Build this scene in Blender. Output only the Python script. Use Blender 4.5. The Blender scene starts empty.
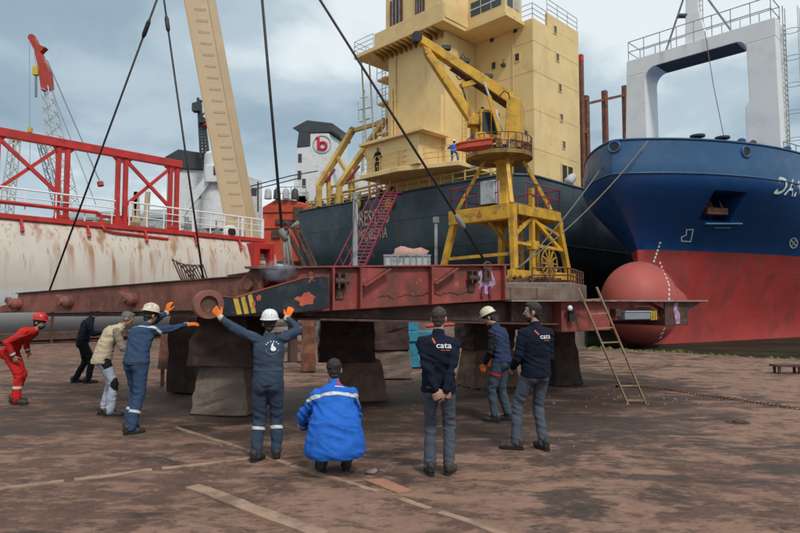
import bpy, bmesh, math, random
import numpy as np
from mathutils import Vector as V, Matrix, noise
from mathutils.bvhtree import BVHTree

random.seed(7)
scn = bpy.context.scene
COL = scn.collection
R = math.radians

# ------------------------------------------------------------------ camera
PITCH = math.atan(36.5 / 600.0)
EYE = 1.75
cam_data = bpy.data.cameras.new('camera')
cam_data.sensor_width = 36.0
cam_data.lens = 27.0
cam_data.clip_start = 0.1
cam_data.clip_end = 6000.0
cam = bpy.data.objects.new('camera', cam_data)
cam.location = (0, 0, EYE)
cam.rotation_euler = (math.pi / 2 + PITCH, 0, 0)
COL.objects.link(cam)
scn.camera = cam

# ------------------------------------------------------------------ world: overcast sky
SUN_EL, SUN_AZ = R(50), R(152)          # azimuth clockwise from +Y
world = bpy.data.worlds.new("World")
scn.world = world
world.use_nodes = True
wt = world.node_tree
wt.nodes.clear()
w_out = wt.nodes.new('ShaderNodeOutputWorld')
w_bg = wt.nodes.new('ShaderNodeBackground')
w_bg.inputs['Strength'].default_value = 0.1
w_sky = wt.nodes.new('ShaderNodeTexSky')
w_sky.sky_type = 'NISHITA'
w_sky.sun_disc = False
w_sky.sun_elevation = SUN_EL
w_sky.sun_rotation = SUN_AZ
w_sky.air_density = 1.0
w_sky.dust_density = 2.0
w_tc = wt.nodes.new('ShaderNodeTexCoord')
w_sep = wt.nodes.new('ShaderNodeSeparateXYZ')
wt.links.new(w_tc.outputs['Generated'], w_sep.inputs[0])


def wmath(op, a, b=None, clamp=False):
    n = wt.nodes.new('ShaderNodeMath')
    n.operation = op
    n.use_clamp = clamp
    for i, x in enumerate((a, b)):
        if x is None:
            continue
        if isinstance(x, (int, float)):
            n.inputs[i].default_value = x
        else:
            wt.links.new(x, n.inputs[i])
    return n.outputs[0]


zc = wmath('MAXIMUM', w_sep.outputs['Z'], 0.0)
den = wmath('ADD', zc, 0.30)
cx = wmath('DIVIDE', w_sep.outputs['X'], den)
cy = wmath('DIVIDE', w_sep.outputs['Y'], den)
w_cmb = wt.nodes.new('ShaderNodeCombineXYZ')
wt.links.new(cx, w_cmb.inputs[0])
wt.links.new(cy, w_cmb.inputs[1])
w_cmb.inputs[2].default_value = 3.7


def wnoise(scale, detail, rough, dist, off):
    mp = wt.nodes.new('ShaderNodeMapping')
    mp.inputs['Location'].default_value = off
    wt.links.new(w_cmb.outputs[0], mp.inputs['Vector'])
    n = wt.nodes.new('ShaderNodeTexNoise')
    n.inputs['Scale'].default_value = scale
    n.inputs['Detail'].default_value = detail
    n.inputs['Roughness'].default_value = rough
    n.inputs['Distortion'].default_value = dist
    wt.links.new(mp.outputs[0], n.inputs['Vector'])
    return n.outputs['Fac']


def wramp(fac, stops):
    r = wt.nodes.new('ShaderNodeValToRGB')
    r.color_ramp.interpolation = 'EASE'
    els = r.color_ramp.elements
    while len(els) < len(stops):
        els.new(0.5)
    for e, (p, c) in zip(els, stops):
        e.position = p
        e.color = (*c, 1)
    wt.links.new(fac, r.inputs['Fac'])
    return r.outputs['Color']


n_big = wnoise(0.85, 5, 0.48, 0.4, (2.3, 0.6, 0))
n_small = wnoise(2.6, 7, 0.55, 0.3, (7.0, 2.0, 1.0))
n_mix = wmath('ADD', wmath('MULTIPLY', n_big, 0.74), wmath('MULTIPLY', n_small, 0.26))
# lighter overhead, bluer and darker towards the horizon
elev = wmath('MULTIPLY', wmath('POWER', zc, 0.9), 0.34)
n_mix = wmath('ADD', n_mix, wmath('SUBTRACT', elev, 0.070), True)
cloud = wramp(n_mix, [(0.37, (1.9, 2.7, 3.4)), (0.46, (2.55, 3.4, 4.05)),
                      (0.53, (3.8, 4.65, 5.15)), (0.60, (6.5, 7.1, 7.3))])
w_mix = wt.nodes.new('ShaderNodeMix')
w_mix.data_type = 'RGBA'
w_mix.inputs[0].default_value = 0.9
wt.links.new(w_sky.outputs[0], w_mix.inputs[6])
wt.links.new(cloud, w_mix.inputs[7])
wt.links.new(w_mix.outputs[2], w_bg.inputs['Color'])
wt.links.new(w_bg.outputs[0], w_out.inputs[0])

# ------------------------------------------------------------------ sun behind the cloud
sun_d = bpy.data.lights.new('sun', 'SUN')
sun_d.energy = 1.5
sun_d.angle = R(10)
sun_d.color = (1.0, 0.96, 0.9)
sun = bpy.data.objects.new('sun', sun_d)
sdir = V((math.sin(SUN_AZ) * math.cos(SUN_EL), math.cos(SUN_AZ) * math.cos(SUN_EL), math.sin(SUN_EL)))
sun.rotation_euler = sdir.to_track_quat('Z', 'Y').to_euler()
sun.location = sdir * 300
COL.objects.link(sun)

scn.view_settings.view_transform = 'Standard'
scn.view_settings.look = 'None'
scn.view_settings.exposure = 0.40
scn.view_settings.gamma = 1.0

# ------------------------------------------------------------------ helpers
CP, SP = math.cos(PITCH), math.sin(PITCH)
Z = V((0, 0, 1))
ORG = {}


def at(px, py, y):
    """World point seen at photo pixel (px, py) of the 800x533 photo, at distance y."""
    u = (px - 400.0) / 600.0
    v = (266.5 - py) / 600.0
    t = y / (CP - v * SP)
    return V((u * t, y, EYE + t * (SP + v * CP)))


def srgb(r, g, b):
    def f(c):
        c /= 255.0
        return c / 12.92 if c <= 0.04045 else ((c + 0.055) / 1.055) ** 2.4
    return (f(r), f(g), f(b))


def tag(o, label=None, cat=None, group=None, kind=None):
    if label:
        o['label'] = label
    if cat:
        o['category'] = cat
    if group:
        o['group'] = group
    if kind:
        o['kind'] = kind
    return o


def thing(name, label, cat, loc=(0, 0, 0), group=None, rz=0.0):
    o = bpy.data.objects.new(name, None)
    o.empty_display_size = 0.2
    COL.objects.link(o)
    o.location = loc
    o.rotation_euler = (0, 0, rz)
    ORG[o] = V(loc) if rz == 0 else V((0, 0, 0))
    return tag(o, label, cat, group)


def link_mesh(name, me, mats, parent=None):
    o = bpy.data.objects.new(name, me)
    COL.objects.link(o)
    if mats is not None and not me.materials:
        for m in (mats if isinstance(mats, (list, tuple)) else [mats]):
            me.materials.append(m)
    if parent is not None:
        o.parent = parent
        ORG[o] = ORG.get(parent, V((0, 0, 0)))
    else:
        ORG[o] = V((0, 0, 0))
    return o


class MB:
    """Collects shapes and links them as one mesh object."""

    def __init__(self):
        self.v, self.f, self.mi, self.cur = [], [], [], 0

    def add(self, vs, fs):
        b = len(self.v)
        self.v += [tuple(p) for p in vs]
        for f in fs:
            self.f.append(tuple(i + b for i in f))
            self.mi.append(self.cur)
        return self

    def box(self, c, s, m=None):
        c = V(c)
        vs = []
        for x in (-.5, .5):
            for y in (-.5, .5):
                for z in (-.5, .5):
                    p = V((x * s[0], y * s[1], z * s[2]))
                    vs.append(c + (m @ p if m else p))
        return self.add(vs, [(0, 1, 3, 2), (4, 6, 7, 5), (0, 4, 5, 1), (2, 3, 7, 6), (0, 2, 6, 4), (1, 5, 7, 3)])

    def frame(self, o, x, y, z, a, b, c):
        """Box spanned from corner o by direction vectors times lengths."""
        o, x, y, z = V(o), V(x) * a, V(y) * b, V(z) * c
        vs = [o, o + z, o + y, o + y + z, o + x, o + x + z, o + x + y, o + x + y + z]
        return self.add(vs, [(0, 1, 3, 2), (4, 6, 7, 5), (0, 4, 5, 1), (2, 3, 7, 6), (0, 2, 6, 4), (1, 5, 7, 3)])

    def beam(self, p0, p1, w, h, up=Z, w2=None, h2=None):
        p0, p1 = V(p0), V(p1)
        d = (p1 - p0).normalized()
        up = V(up)
        if abs(d.dot(up)) > 0.99:
            up = V((0, 1, 0))
        s = d.cross(up).normalized()
        n = s.cross(d)
        w2 = w if w2 is None else w2
        h2 = h if h2 is None else h2
        vs = []
        for p, a, b in ((p0, w, h), (p1, w2, h2)):
            for i, j in ((-1, -1), (1, -1), (1, 1), (-1, 1)):
                vs.append(p + s * (i * a / 2) + n * (j * b / 2))
        return self.add(vs, [(0, 1, 2, 3), (7, 6, 5, 4), (0, 4, 5, 1), (1, 5, 6, 2), (2, 6, 7, 3), (3, 7, 4, 0)])

    def loft(self, rings, cap=True, closed=True):
        n = len(rings[0])
        vs = [p for r in rings for p in r]
        fs = []
        for i in range(len(rings) - 1):
            for j in range(n if closed else n - 1):
                k = (j + 1) % n
                fs.append((i * n + j, i * n + k, (i + 1) * n + k, (i + 1) * n + j))
        if cap:
            fs.append(tuple(range(n - 1, -1, -1)))
            fs.append(tuple((len(rings) - 1) * n + j for j in range(n)))
        return self.add(vs, fs)

    def path(self, pts, r, n=8, radii=None, cap=True):
        pts = [V(p) for p in pts]
        rings = []
        ref = None
        for i, p in enumerate(pts):
            a = pts[max(i - 1, 0)]
            b = pts[min(i + 1, len(pts) - 1)]
            d = (b - a).normalized()
            if ref is None:
                ref = Z if abs(d.z) < 0.9 else V((0, 1, 0))
            s = d.cross(ref).normalized()
            t = s.cross(d).normalized()
            ref = t
            rr = radii[i] if radii else r
            rings.append([p + (s * math.cos(2 * math.pi * k / n) + t * math.sin(2 * math.pi * k / n)) * rr for k in range(n)])
        return self.loft(rings, cap)

    def tube(self, p0, p1, r, n=8, r2=None):
        return self.path([p0, p1], r, n, [r, r if r2 is None else r2])

    def lathe(self, prof, o, axis=Z, n=24, cap=True):
        o, axis = V(o), V(axis).normalized()
        ref = Z if abs(axis.z) < 0.9 else V((1, 0, 0))
        s = axis.cross(ref).normalized()
        t = axis.cross(s)
        rings = [[o + axis * z + (s * math.cos(2 * math.pi * k / n) + t * math.sin(2 * math.pi * k / n)) * max(r, 1e-4) for k in range(n)] for r, z in prof]
        return self.loft(rings, cap)

    def torus(self, c, axis, R_, r, n=24, m=8):
        c, axis = V(c), V(axis).normalized()
        ref = Z if abs(axis.z) < 0.9 else V((1, 0, 0))
        s = axis.cross(ref).normalized()
        t = axis.cross(s)
        vs, fs = [], []
        for i in range(n):
            a = 2 * math.pi * i / n
            d = s * math.cos(a) + t * math.sin(a)
            for j in range(m):
                b = 2 * math.pi * j / m
                vs.append(c + d * (R_ + r * math.cos(b)) + axis * (r * math.sin(b)))
        for i in range(n):
            for j in range(m):
                fs.append((i * m + j, ((i + 1) % n) * m + j, ((i + 1) % n) * m + (j + 1) % m, i * m + (j + 1) % m))
        return self.add(vs, fs)

    def prism(self, poly, off):
        off = V(off)
        poly = [V(p) for p in poly]
        n = len(poly)
        vs = poly + [p + off for p in poly]
        fs = [tuple(range(n - 1, -1, -1)), tuple(range(n, 2 * n))]
        fs += [(i, (i + 1) % n, n + (i + 1) % n, n + i) for i in range(n)]
        return self.add(vs, fs)

    def ell(self, c, ax, rad, n=14, m=10):
        """Ellipsoid with axis vectors ax and radii rad."""
        c = V(c)
        a, b, d = [V(x) * r for x, r in zip(ax, rad)]
        vs = [c - d]
        for i in range(1, m):
            th = math.pi * i / m
            for k in range(n):
                ph = 2 * math.pi * k / n
                vs.append(c - d * math.cos(th) + (a * math.cos(ph) + b * math.sin(ph)) * math.sin(th))
        vs.append(c + d)
        fs = [(0, 1 + (k + 1) % n, 1 + k) for k in range(n)]
        for i in range(m - 2):
            for k in range(n):
                fs.append((1 + i * n + k, 1 + i * n + (k + 1) % n, 1 + (i + 1) * n + (k + 1) % n, 1 + (i + 1) * n + k))
        last = len(vs) - 1
        base = 1 + (m - 2) * n
        fs += [(base + k, base + (k + 1) % n, last) for k in range(n)]
        return self.add(vs, fs)

    def cap(self, p0, p1, r0, r1, n=12):
        """Tapered capsule."""
        p0, p1 = V(p0), V(p1)
        d = p1 - p0
        L = d.length
        d = d / L if L > 1e-6 else Z
        pts, rad = [], []
        for a in (-90, -60, -30, 0):
            pts.append(p0 + d * (r0 * math.sin(R(a))))
            rad.append(max(r0 * math.cos(R(a)), 1e-4))
        for a in (0, 30, 60, 90):
            pts.append(p1 + d * (r1 * math.sin(R(a))))
            rad.append(max(r1 * math.cos(R(a)), 1e-4))
        ref = Z if abs(d.z) < 0.9 else V((0, 1, 0))
        s = d.cross(ref).normalized()
        t = s.cross(d)
        rings = [[p + (s * math.cos(2 * math.pi * k / n) + t * math.sin(2 * math.pi * k / n)) * r for k in range(n)] for p, r in zip(pts, rad)]
        return self.loft(rings)

    def mesh(self, name, shift=V((0, 0, 0)), smooth=False, fix=True):
        me = bpy.data.meshes.new(name)
        vs = [(a - shift.x, b - shift.y, c - shift.z) for a, b, c in self.v]
        me.from_pydata(vs, [], self.f)
        me.polygons.foreach_set('material_index', self.mi)
        if fix:
            bm = bmesh.new()
            bm.from_mesh(me)
            bmesh.ops.recalc_face_normals(bm, faces=bm.faces)
            bm.to_mesh(me)
            bm.free()
        if smooth:
            me.polygons.foreach_set('use_smooth', [True] * len(me.polygons))
        me.update()
        return me

    def build(self, name, mats, parent=None, smooth=False, bevel=0.0, auto=False, fix=True):
        me = self.mesh(name, ORG.get(parent, V((0, 0, 0))) if parent else V((0, 0, 0)), smooth or auto, fix)
        o = link_mesh(name, me, mats, parent)
        if auto:
            me.set_sharp_from_angle(angle=R(38))
        if bevel:
            b = o.modifiers.new('bevel', 'BEVEL')
            b.width = bevel
            b.segments = 2
            b.limit_method = 'ANGLE'
            b.angle_limit = R(40)
        return o


def B():
    return MB()


# ------------------------------------------------------------------ materials
def mk(name):
    m = bpy.data.materials.new(name)
    m.use_nodes = True
    nt = m.node_tree
    nt.nodes.clear()
    out = nt.nodes.new('ShaderNodeOutputMaterial')
    b = nt.nodes.new('ShaderNodeBsdfPrincipled')
    nt.links.new(b.outputs[0], out.inputs[0])
    return m, nt, b


class NT:
    def __init__(self, nt):
        self.nt = nt
        g = nt.nodes.new('ShaderNodeNewGeometry')
        self.pos = g.outputs['Position']
        self.nrm = g.outputs['Normal']

    def noise(self, scale, detail=5, rough=.55, sc=(1, 1, 1), off=(0, 0, 0), dist=0.0, vec=None):
        mp = self.nt.nodes.new('ShaderNodeMapping')
        mp.inputs['Scale'].default_value = sc
        mp.inputs['Location'].default_value = off
        self.nt.links.new(vec or self.pos, mp.inputs['Vector'])
        n = self.nt.nodes.new('ShaderNodeTexNoise')
        n.inputs['Scale'].default_value = scale
        n.inputs['Detail'].default_value = detail
        n.inputs['Roughness'].default_value = rough
        n.inputs['Distortion'].default_value = dist
        self.nt.links.new(mp.outputs[0], n.inputs['Vector'])
        return n.outputs['Fac']

    def ramp(self, fac, a, b, lo=0.0, hi=1.0):
        r = self.nt.nodes.new('ShaderNodeMapRange')
        r.clamp = True
        r.inputs[1].default_value = a
        r.inputs[2].default_value = b
        r.inputs[3].default_value = lo
        r.inputs[4].default_value = hi
        self.nt.links.new(fac, r.inputs[0])
        return r.outputs[0]

    def math(self, op, a, b=None):
        n = self.nt.nodes.new('ShaderNodeMath')
        n.operation = op
        for i, x in enumerate((a, b)):
            if x is None:
                continue
            if isinstance(x, (int, float)):
                n.inputs[i].default_value = x
            else:
                self.nt.links.new(x, n.inputs[i])
        return n.outputs[0]

    def mix(self, fac, a, b):
        n = self.nt.nodes.new('ShaderNodeMix')
        n.data_type = 'RGBA'
        if isinstance(fac, (int, float)):
            n.inputs[0].default_value = fac
        else:
            self.nt.links.new(fac, n.inputs[0])
        for i, x in ((6, a), (7, b)):
            if isinstance(x, tuple):
                n.inputs[i].default_value = (*x[:3], 1)
            else:
                self.nt.links.new(x, n.inputs[i])
        return n.outputs[2]

    def bump(self, h, strength, dist):
        n = self.nt.nodes.new('ShaderNodeBump')
        n.inputs['Strength'].default_value = strength
        n.inputs['Distance'].default_value = dist
        self.nt.links.new(h, n.inputs['Height'])
        return n.outputs[0]

    def sep(self, vec=None):
        n = self.nt.nodes.new('ShaderNodeSeparateXYZ')
        self.nt.links.new(vec or self.pos, n.inputs[0])
        return n.outputs


def scl(c, k):
    return tuple(min(1.0, x * k) for x in c)


def mat(name, col, rough=.6, metal=0.0, var=.18, vs=2.5, dirt=None, streak=None, chips=None, bump=.15, bs=30, bd=.01, spec=.4, coat=0.0, seam=None):
    """Weathered paint, metal, cloth ... : a base colour with uneven tone, dirt blotches,
    vertical run stains and chipped spots of another colour."""
    m, nt, b = mk(name)
    t = NT(nt)
    c = t.mix(t.ramp(t.noise(vs, 6, .6), .3, .7), scl(col, 1 - var), scl(col, 1 + var))
    rr = None
    if dirt:
        dc, amt, ds = dirt
        f = t.ramp(t.noise(ds, 8, .65, off=(3, 1, 7)), .62 - amt * .3, .72 - amt * .2)
        f = t.math('MULTIPLY', f, .75)
        c = t.mix(f, c, dc)
    if streak:
        sc_, amt, ss = streak
        f = t.ramp(t.noise(ss, 6, .6, sc=(1, 1, .09), off=(11, 5, 2)), .66 - amt * .25, .8 - amt * .2)
        g = t.ramp(t.noise(ss * .35, 3, .5, off=(1, 9, 4)), .4, .6)
        f = t.math('MULTIPLY', t.math('MULTIPLY', f, g), .8)
        c = t.mix(f, c, sc_)
    if chips:
        cc, amt, cs = chips
        f = t.ramp(t.noise(cs, 9, .7, off=(5, 5, 5)), .66 - amt * .2, .68 - amt * .2)
        c = t.mix(f, c, cc)
    nt.links.new(c, b.inputs['Base Color'])
    rn = t.ramp(t.noise(vs * 3, 4, .6, off=(2, 2, 2)), .3, .7, max(rough - .12, .03), min(rough + .12, 1))
    nt.links.new(rn, b.inputs['Roughness'])
    b.inputs['Metallic'].default_value = metal
    b.inputs['Specular IOR Level'].default_value = spec
    b.inputs['Coat Weight'].default_value = coat
    if bump:
        h = t.noise(bs, 6, .6)
        if seam:
            x, y, z = t.sep()
            u = t.math('ADD', t.math('MULTIPLY', x, seam[1][0]), t.math('MULTIPLY', y, seam[1][1]))
            wob = t.math('MULTIPLY', t.noise(.6, 2), .25)
            for q, per in ((z, seam[0]), (u, seam[0] * 2.6)):
                f = t.math('ABSOLUTE', t.math('SUBTRACT', t.math('FRACT', t.math('DIVIDE', t.math('ADD', q, wob if per != seam[0] else 0.0), per)), .5))
                h = t.math('ADD', h, t.ramp(f, .012, .0, 0, seam[2]))
            # plating dished between the frames
            h = t.math('ADD', h, t.math('MULTIPLY', t.noise(.9, 2, .4, off=(4, 4, 4)), seam[3]))
        nt.links.new(t.bump(h, bump, bd), b.inputs['Normal'])
    return m


RUST = (.17, .065, .028)
RUSTD = (.06, .03, .02)
MT = {}
MT['rustred'] = mat('rust red primer', (.30, .062, .052), .62, 0, .28, 1.6, dirt=((.10, .045, .032), .55, 2.2), streak=((.07, .032, .026), .45, 5), chips=((.36, .13, .10), .14, 6), bump=.35, bs=18, bd=.012)
MT['rustbeam'] = mat('brown red primer', (.25, .088, .066), .65, 0, .28, 1.6, dirt=((.09, .045, .035), .55, 2.0), streak=((.05, .03, .025), .5, 5), chips=((.20, .10, .065), .3, 8), bump=.35, bs=18, bd=.012)
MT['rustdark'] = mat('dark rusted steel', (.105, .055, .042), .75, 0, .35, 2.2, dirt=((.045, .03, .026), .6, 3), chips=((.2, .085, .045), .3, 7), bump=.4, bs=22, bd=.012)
MT['rustbrown'] = mat('brown rusted steel', (.19, .075, .045), .75, 0, .35, 2.0, dirt=((.07, .04, .03), .5, 3), chips=((.28, .12, .06), .3, 6), bump=.4, bs=22, bd=.012)
MT['paleplate'] = mat('worn pale plate', (.30, .255, .225), .7, 0, .2, 2, dirt=((.15, .075, .05), .6, 1.6), chips=((.17, .08, .05), .3, 4), bump=.3, bs=15)
MT['petrol'] = mat('dark petrol blue paint', (.011, .019, .026), .5, 0, .3, 3, dirt=((.05, .05, .05), .3, 4), chips=((.33, .075, .05), .12, 3.0), bump=.2, bs=20)
MT['stripe'] = mat('yellow stripe paint', (.62, .40, .045), .6, 0, .15, 5, dirt=((.2, .13, .05), .4, 9))
MT['redpaint'] = mat('signal red paint', (.50, .032, .028), .5, 0, .2, 1.3, dirt=((.30, .03, .025), .3, 2.5), streak=((.20, .05, .03), .35, 4), chips=((.16, .06, .035), .12, 5))
MT['patch'] = mat('orange primer patch', (.50, .10, .055), .65, 0, .2, 6, dirt=((.3, .06, .04), .4, 9))
MT['bargewhite'] = None
MT['white'] = mat('white ship paint', (.78, .79, .78), .5, 0, .03, .8, streak=((.52, .38, .27), .16, 1.3), dirt=((.68, .67, .65), .3, .6), bump=.04)
MT['whiteclean'] = mat('plain white paint', (.68, .69, .69), .5, 0, .06, 1.5, dirt=((.4, .38, .35), .25, 2), bump=.05)
MT['beige'] = mat('beige ship paint', (.76, .55, .25), .55, 0, .07, .5, dirt=((.66, .46, .20), .3, .7), streak=((.46, .29, .13), .3, 1.7), bump=.18, bs=4, bd=.03, seam=(2.7, (.707, -.707), .5, 3.0))
MT['beigecrane'] = mat('cream crane paint', (.52, .385, .235), .5, 0, .06, .8, dirt=((.50, .36, .21), .3, 1.0), bump=.05)
MT['yellow'] = mat('crane yellow paint', (.64, .355, .030), .55, 0, .18, 1.2, dirt=((.30, .17, .05), .45, 1.8), streak=((.18, .09, .04), .4, 3), chips=(RUST, .12, 5), bump=.12)
MT['yellowdark'] = mat('grimy crane yellow', (.33, .20, .045), .65, 0, .25, 1.6, dirt=((.11, .07, .04), .55, 2.2), bump=.15)
MT['davit'] = mat('davit yellow', (.60, .40, .11), .55, 0, .12, 1.2, dirt=((.3, .18, .07), .35, 2))
MT['orange'] = mat('lifeboat orange', (.56, .075, .028), .45, 0, .15, 1.0, dirt=((.28, .05, .03), .4, 1.2))
MT['magenta'] = mat('dull magenta gangway paint', (.27, .028, .06), .6, 0, .2, 2, dirt=((.13, .03, .035), .4, 3))
MT['grey'] = mat('mid grey paint', (.27, .29, .30), .6, 0, .12, 2, dirt=((.14, .13, .12), .4, 3))
MT['lightgrey'] = mat('light grey paint', (.42, .45, .46), .6, 0, .1, 2, dirt=((.2, .19, .18), .4, 2.5))
MT['darkgrey'] = mat('dark grey paint', (.045, .052, .058), .6, 0, .2, 2, bump=.1)
MT['black'] = mat('black', (.018, .018, .02), .6, 0, .3, 3, bump=.1)
MT['glass'] = mat('dark window glass', (.025, .035, .045), .12, 0, .2, .7, bump=0, spec=.6)
MT['wire'] = mat('greased steel wire', (.045, .04, .038), .55, .5, .3, 12, bump=.3, bs=120)
MT['strap'] = mat('grey sling strap', (.20, .20, .19), .85, 0, .2, 8)
MT['rope'] = mat('mooring rope', (.20, .17, .14), .9, 0, .2, 20, bump=.5, bs=160)
MT['lattice'] = mat('pale lattice paint', (.50, .50, .47), .6, 0, .12, .3, bump=0)
MT['latticegrey'] = mat('grey lattice paint', (.20, .23, .26), .6, 0, .1, .3, bump=0)
MT['craneRed'] = mat('crane head red', (.40, .05, .035), .55, 0, .2, .6, bump=0)
MT['wood'] = mat('raw timber', (.36, .22, .13), .8, 0, .25, 6, dirt=((.13, .08, .055), .5, 4), bump=.35, bs=40)
MT['ladderwood'] = mat('pale ladder timber', (.30, .195, .12), .8, 0, .2, 6, dirt=((.2, .12, .07), .4, 6), bump=.3, bs=50)
MT['plank'] = mat('dusty plank', (.32, .205, .145), .85, 0, .2, 3.5, dirt=((.13, .085, .065), .45, 3), bump=.35, bs=30)
MT['tarp'] = mat('pinkish tarp', (.44, .26, .215), .8, 0, .15, 3, bump=.4, bs=6, bd=.05)
MT['cyan'] = mat('cyan machine paint', (.03, .25, .38), .6, 0, .2, 3, dirt=((.06, .10, .12), .5, 4))
MT['purple'] = mat('pale violet marking paint', (.48, .34, .50), .7, 0, .3, 9, dirt=((.22, .05, .14), .5, 8))
MT['label'] = mat('hull lettering white', (.66, .67, .66), .6, 0, .1, 2, bump=0)
MT['labeldirty'] = mat('stained lettering', (.56, .47, .36), .65, 0, .25, 1.6, dirt=((.34, .16, .06), .5, 1.2), bump=0)
MT['hullblue'] = mat('hull blue paint', (.011, .055, .185), .33, 0, .16, .35, dirt=((.02, .068, .19), .35, .6), streak=((.05, .08, .13), .2, 1.2), bump=.22, bs=3, bd=.03, spec=.5, seam=(2.3, (.72, .69), .8, 3.0))
MT['hullpale'] = mat('pale bulwark blue', (.026, .090, .200), .4, 0, .15, .5, dirt=((.045, .11, .21), .4, .8), bump=.15, bs=3, bd=.03)  # paler blue for the bulwark band above the knuckle and its fittings
MT['hullred'] = mat('antifouling red', (.40, .045, .038), .55, 0, .14, .35, dirt=((.22, .04, .035), .45, .5), streak=((.24, .07, .06), .45, 1.0), chips=((.22, .09, .07), .1, 2.5), bump=.22, bs=5, bd=.03, seam=(2.3, (.72, .69), .8, 2.0))
MT['bulbred'] = mat('bulb red paint', (.40, .078, .062), .6, 0, .12, .6, dirt=((.30, .09, .075), .4, .9), bump=.05, bs=5, bd=.02)
MT['hullslate'] = mat('slate hull paint', (.030, .052, .068), .45, 0, .2, .35, dirt=((.062, .09, .10), .45, .5), streak=((.10, .08, .065), .4, .9), bump=.25, bs=3, bd=.03, seam=(1.9, (.707, -.707), .9, 3.0))
MT['hullbrown'] = mat('old antifouling brown', (.11, .05, .042), .7, 0, .25, .5, dirt=((.05, .035, .03), .5, .8), bump=.1, bs=4)


def make_barge():
    m, nt, b = mk('rust streaked white hull')
    t = NT(nt)
    x, y, z = t.sep()
    c = t.mix(t.ramp(t.noise(.5, 6, .6), .3, .7), (.52, .46, .39), (.61, .555, .49))
    # the long grey boot-top below the waterline
    low = t.ramp(t.math('ADD', z, t.math('MULTIPLY', t.noise(.6, 3), .25)), 2.6, 2.35)
    c = t.mix(low, c, (.56, .58, .58))
    # broad pinkish rust bloom and long narrow runs from the deck edge
    bloom = t.math('MULTIPLY', t.ramp(t.noise(1.1, 3, .5, sc=(1, 1, .12), off=(4, 4, 4)), .44, .7), t.ramp(z, 3.0, 5.2))
    c = t.mix(t.math('MULTIPLY', bloom, .55), c, (.50, .32, .22))
    run = t.ramp(t.noise(2.0, 2, .5, sc=(1, 1, .02), off=(2, 6, 1)), .53, .64)
    top = t.ramp(t.math('SUBTRACT', z, t.math('MULTIPLY', t.noise(.8, 2, off=(8, 1, 0), sc=(1, 1, .05)), 3.6)), .2, 2.3)
    c = t.mix(t.math('MULTIPLY', t.math('MULTIPLY', run, top), .85), c, (.34, .15, .062))
    thin = t.ramp(t.noise(6, 3, .6, sc=(1, 1, .02), off=(7, 3, 1)), .57, .68)
    c = t.mix(t.math('MULTIPLY', t.math('MULTIPLY', thin, top), .55), c, (.22, .10, .05))
    spots = t.ramp(t.noise(5, 2, .5, off=(1, 8, 2)), .76, .78)
    c = t.mix(t.math('MULTIPLY', spots, .7), c, (.16, .1, .07))
    nt.links.new(c, b.inputs['Base Color'])
    b.inputs['Roughness'].default_value = .55
    nt.links.new(t.bump(t.noise(2.5, 4), .12, .05), b.inputs['Normal'])
    return m


MT['bargewhite'] = make_barge()


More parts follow.
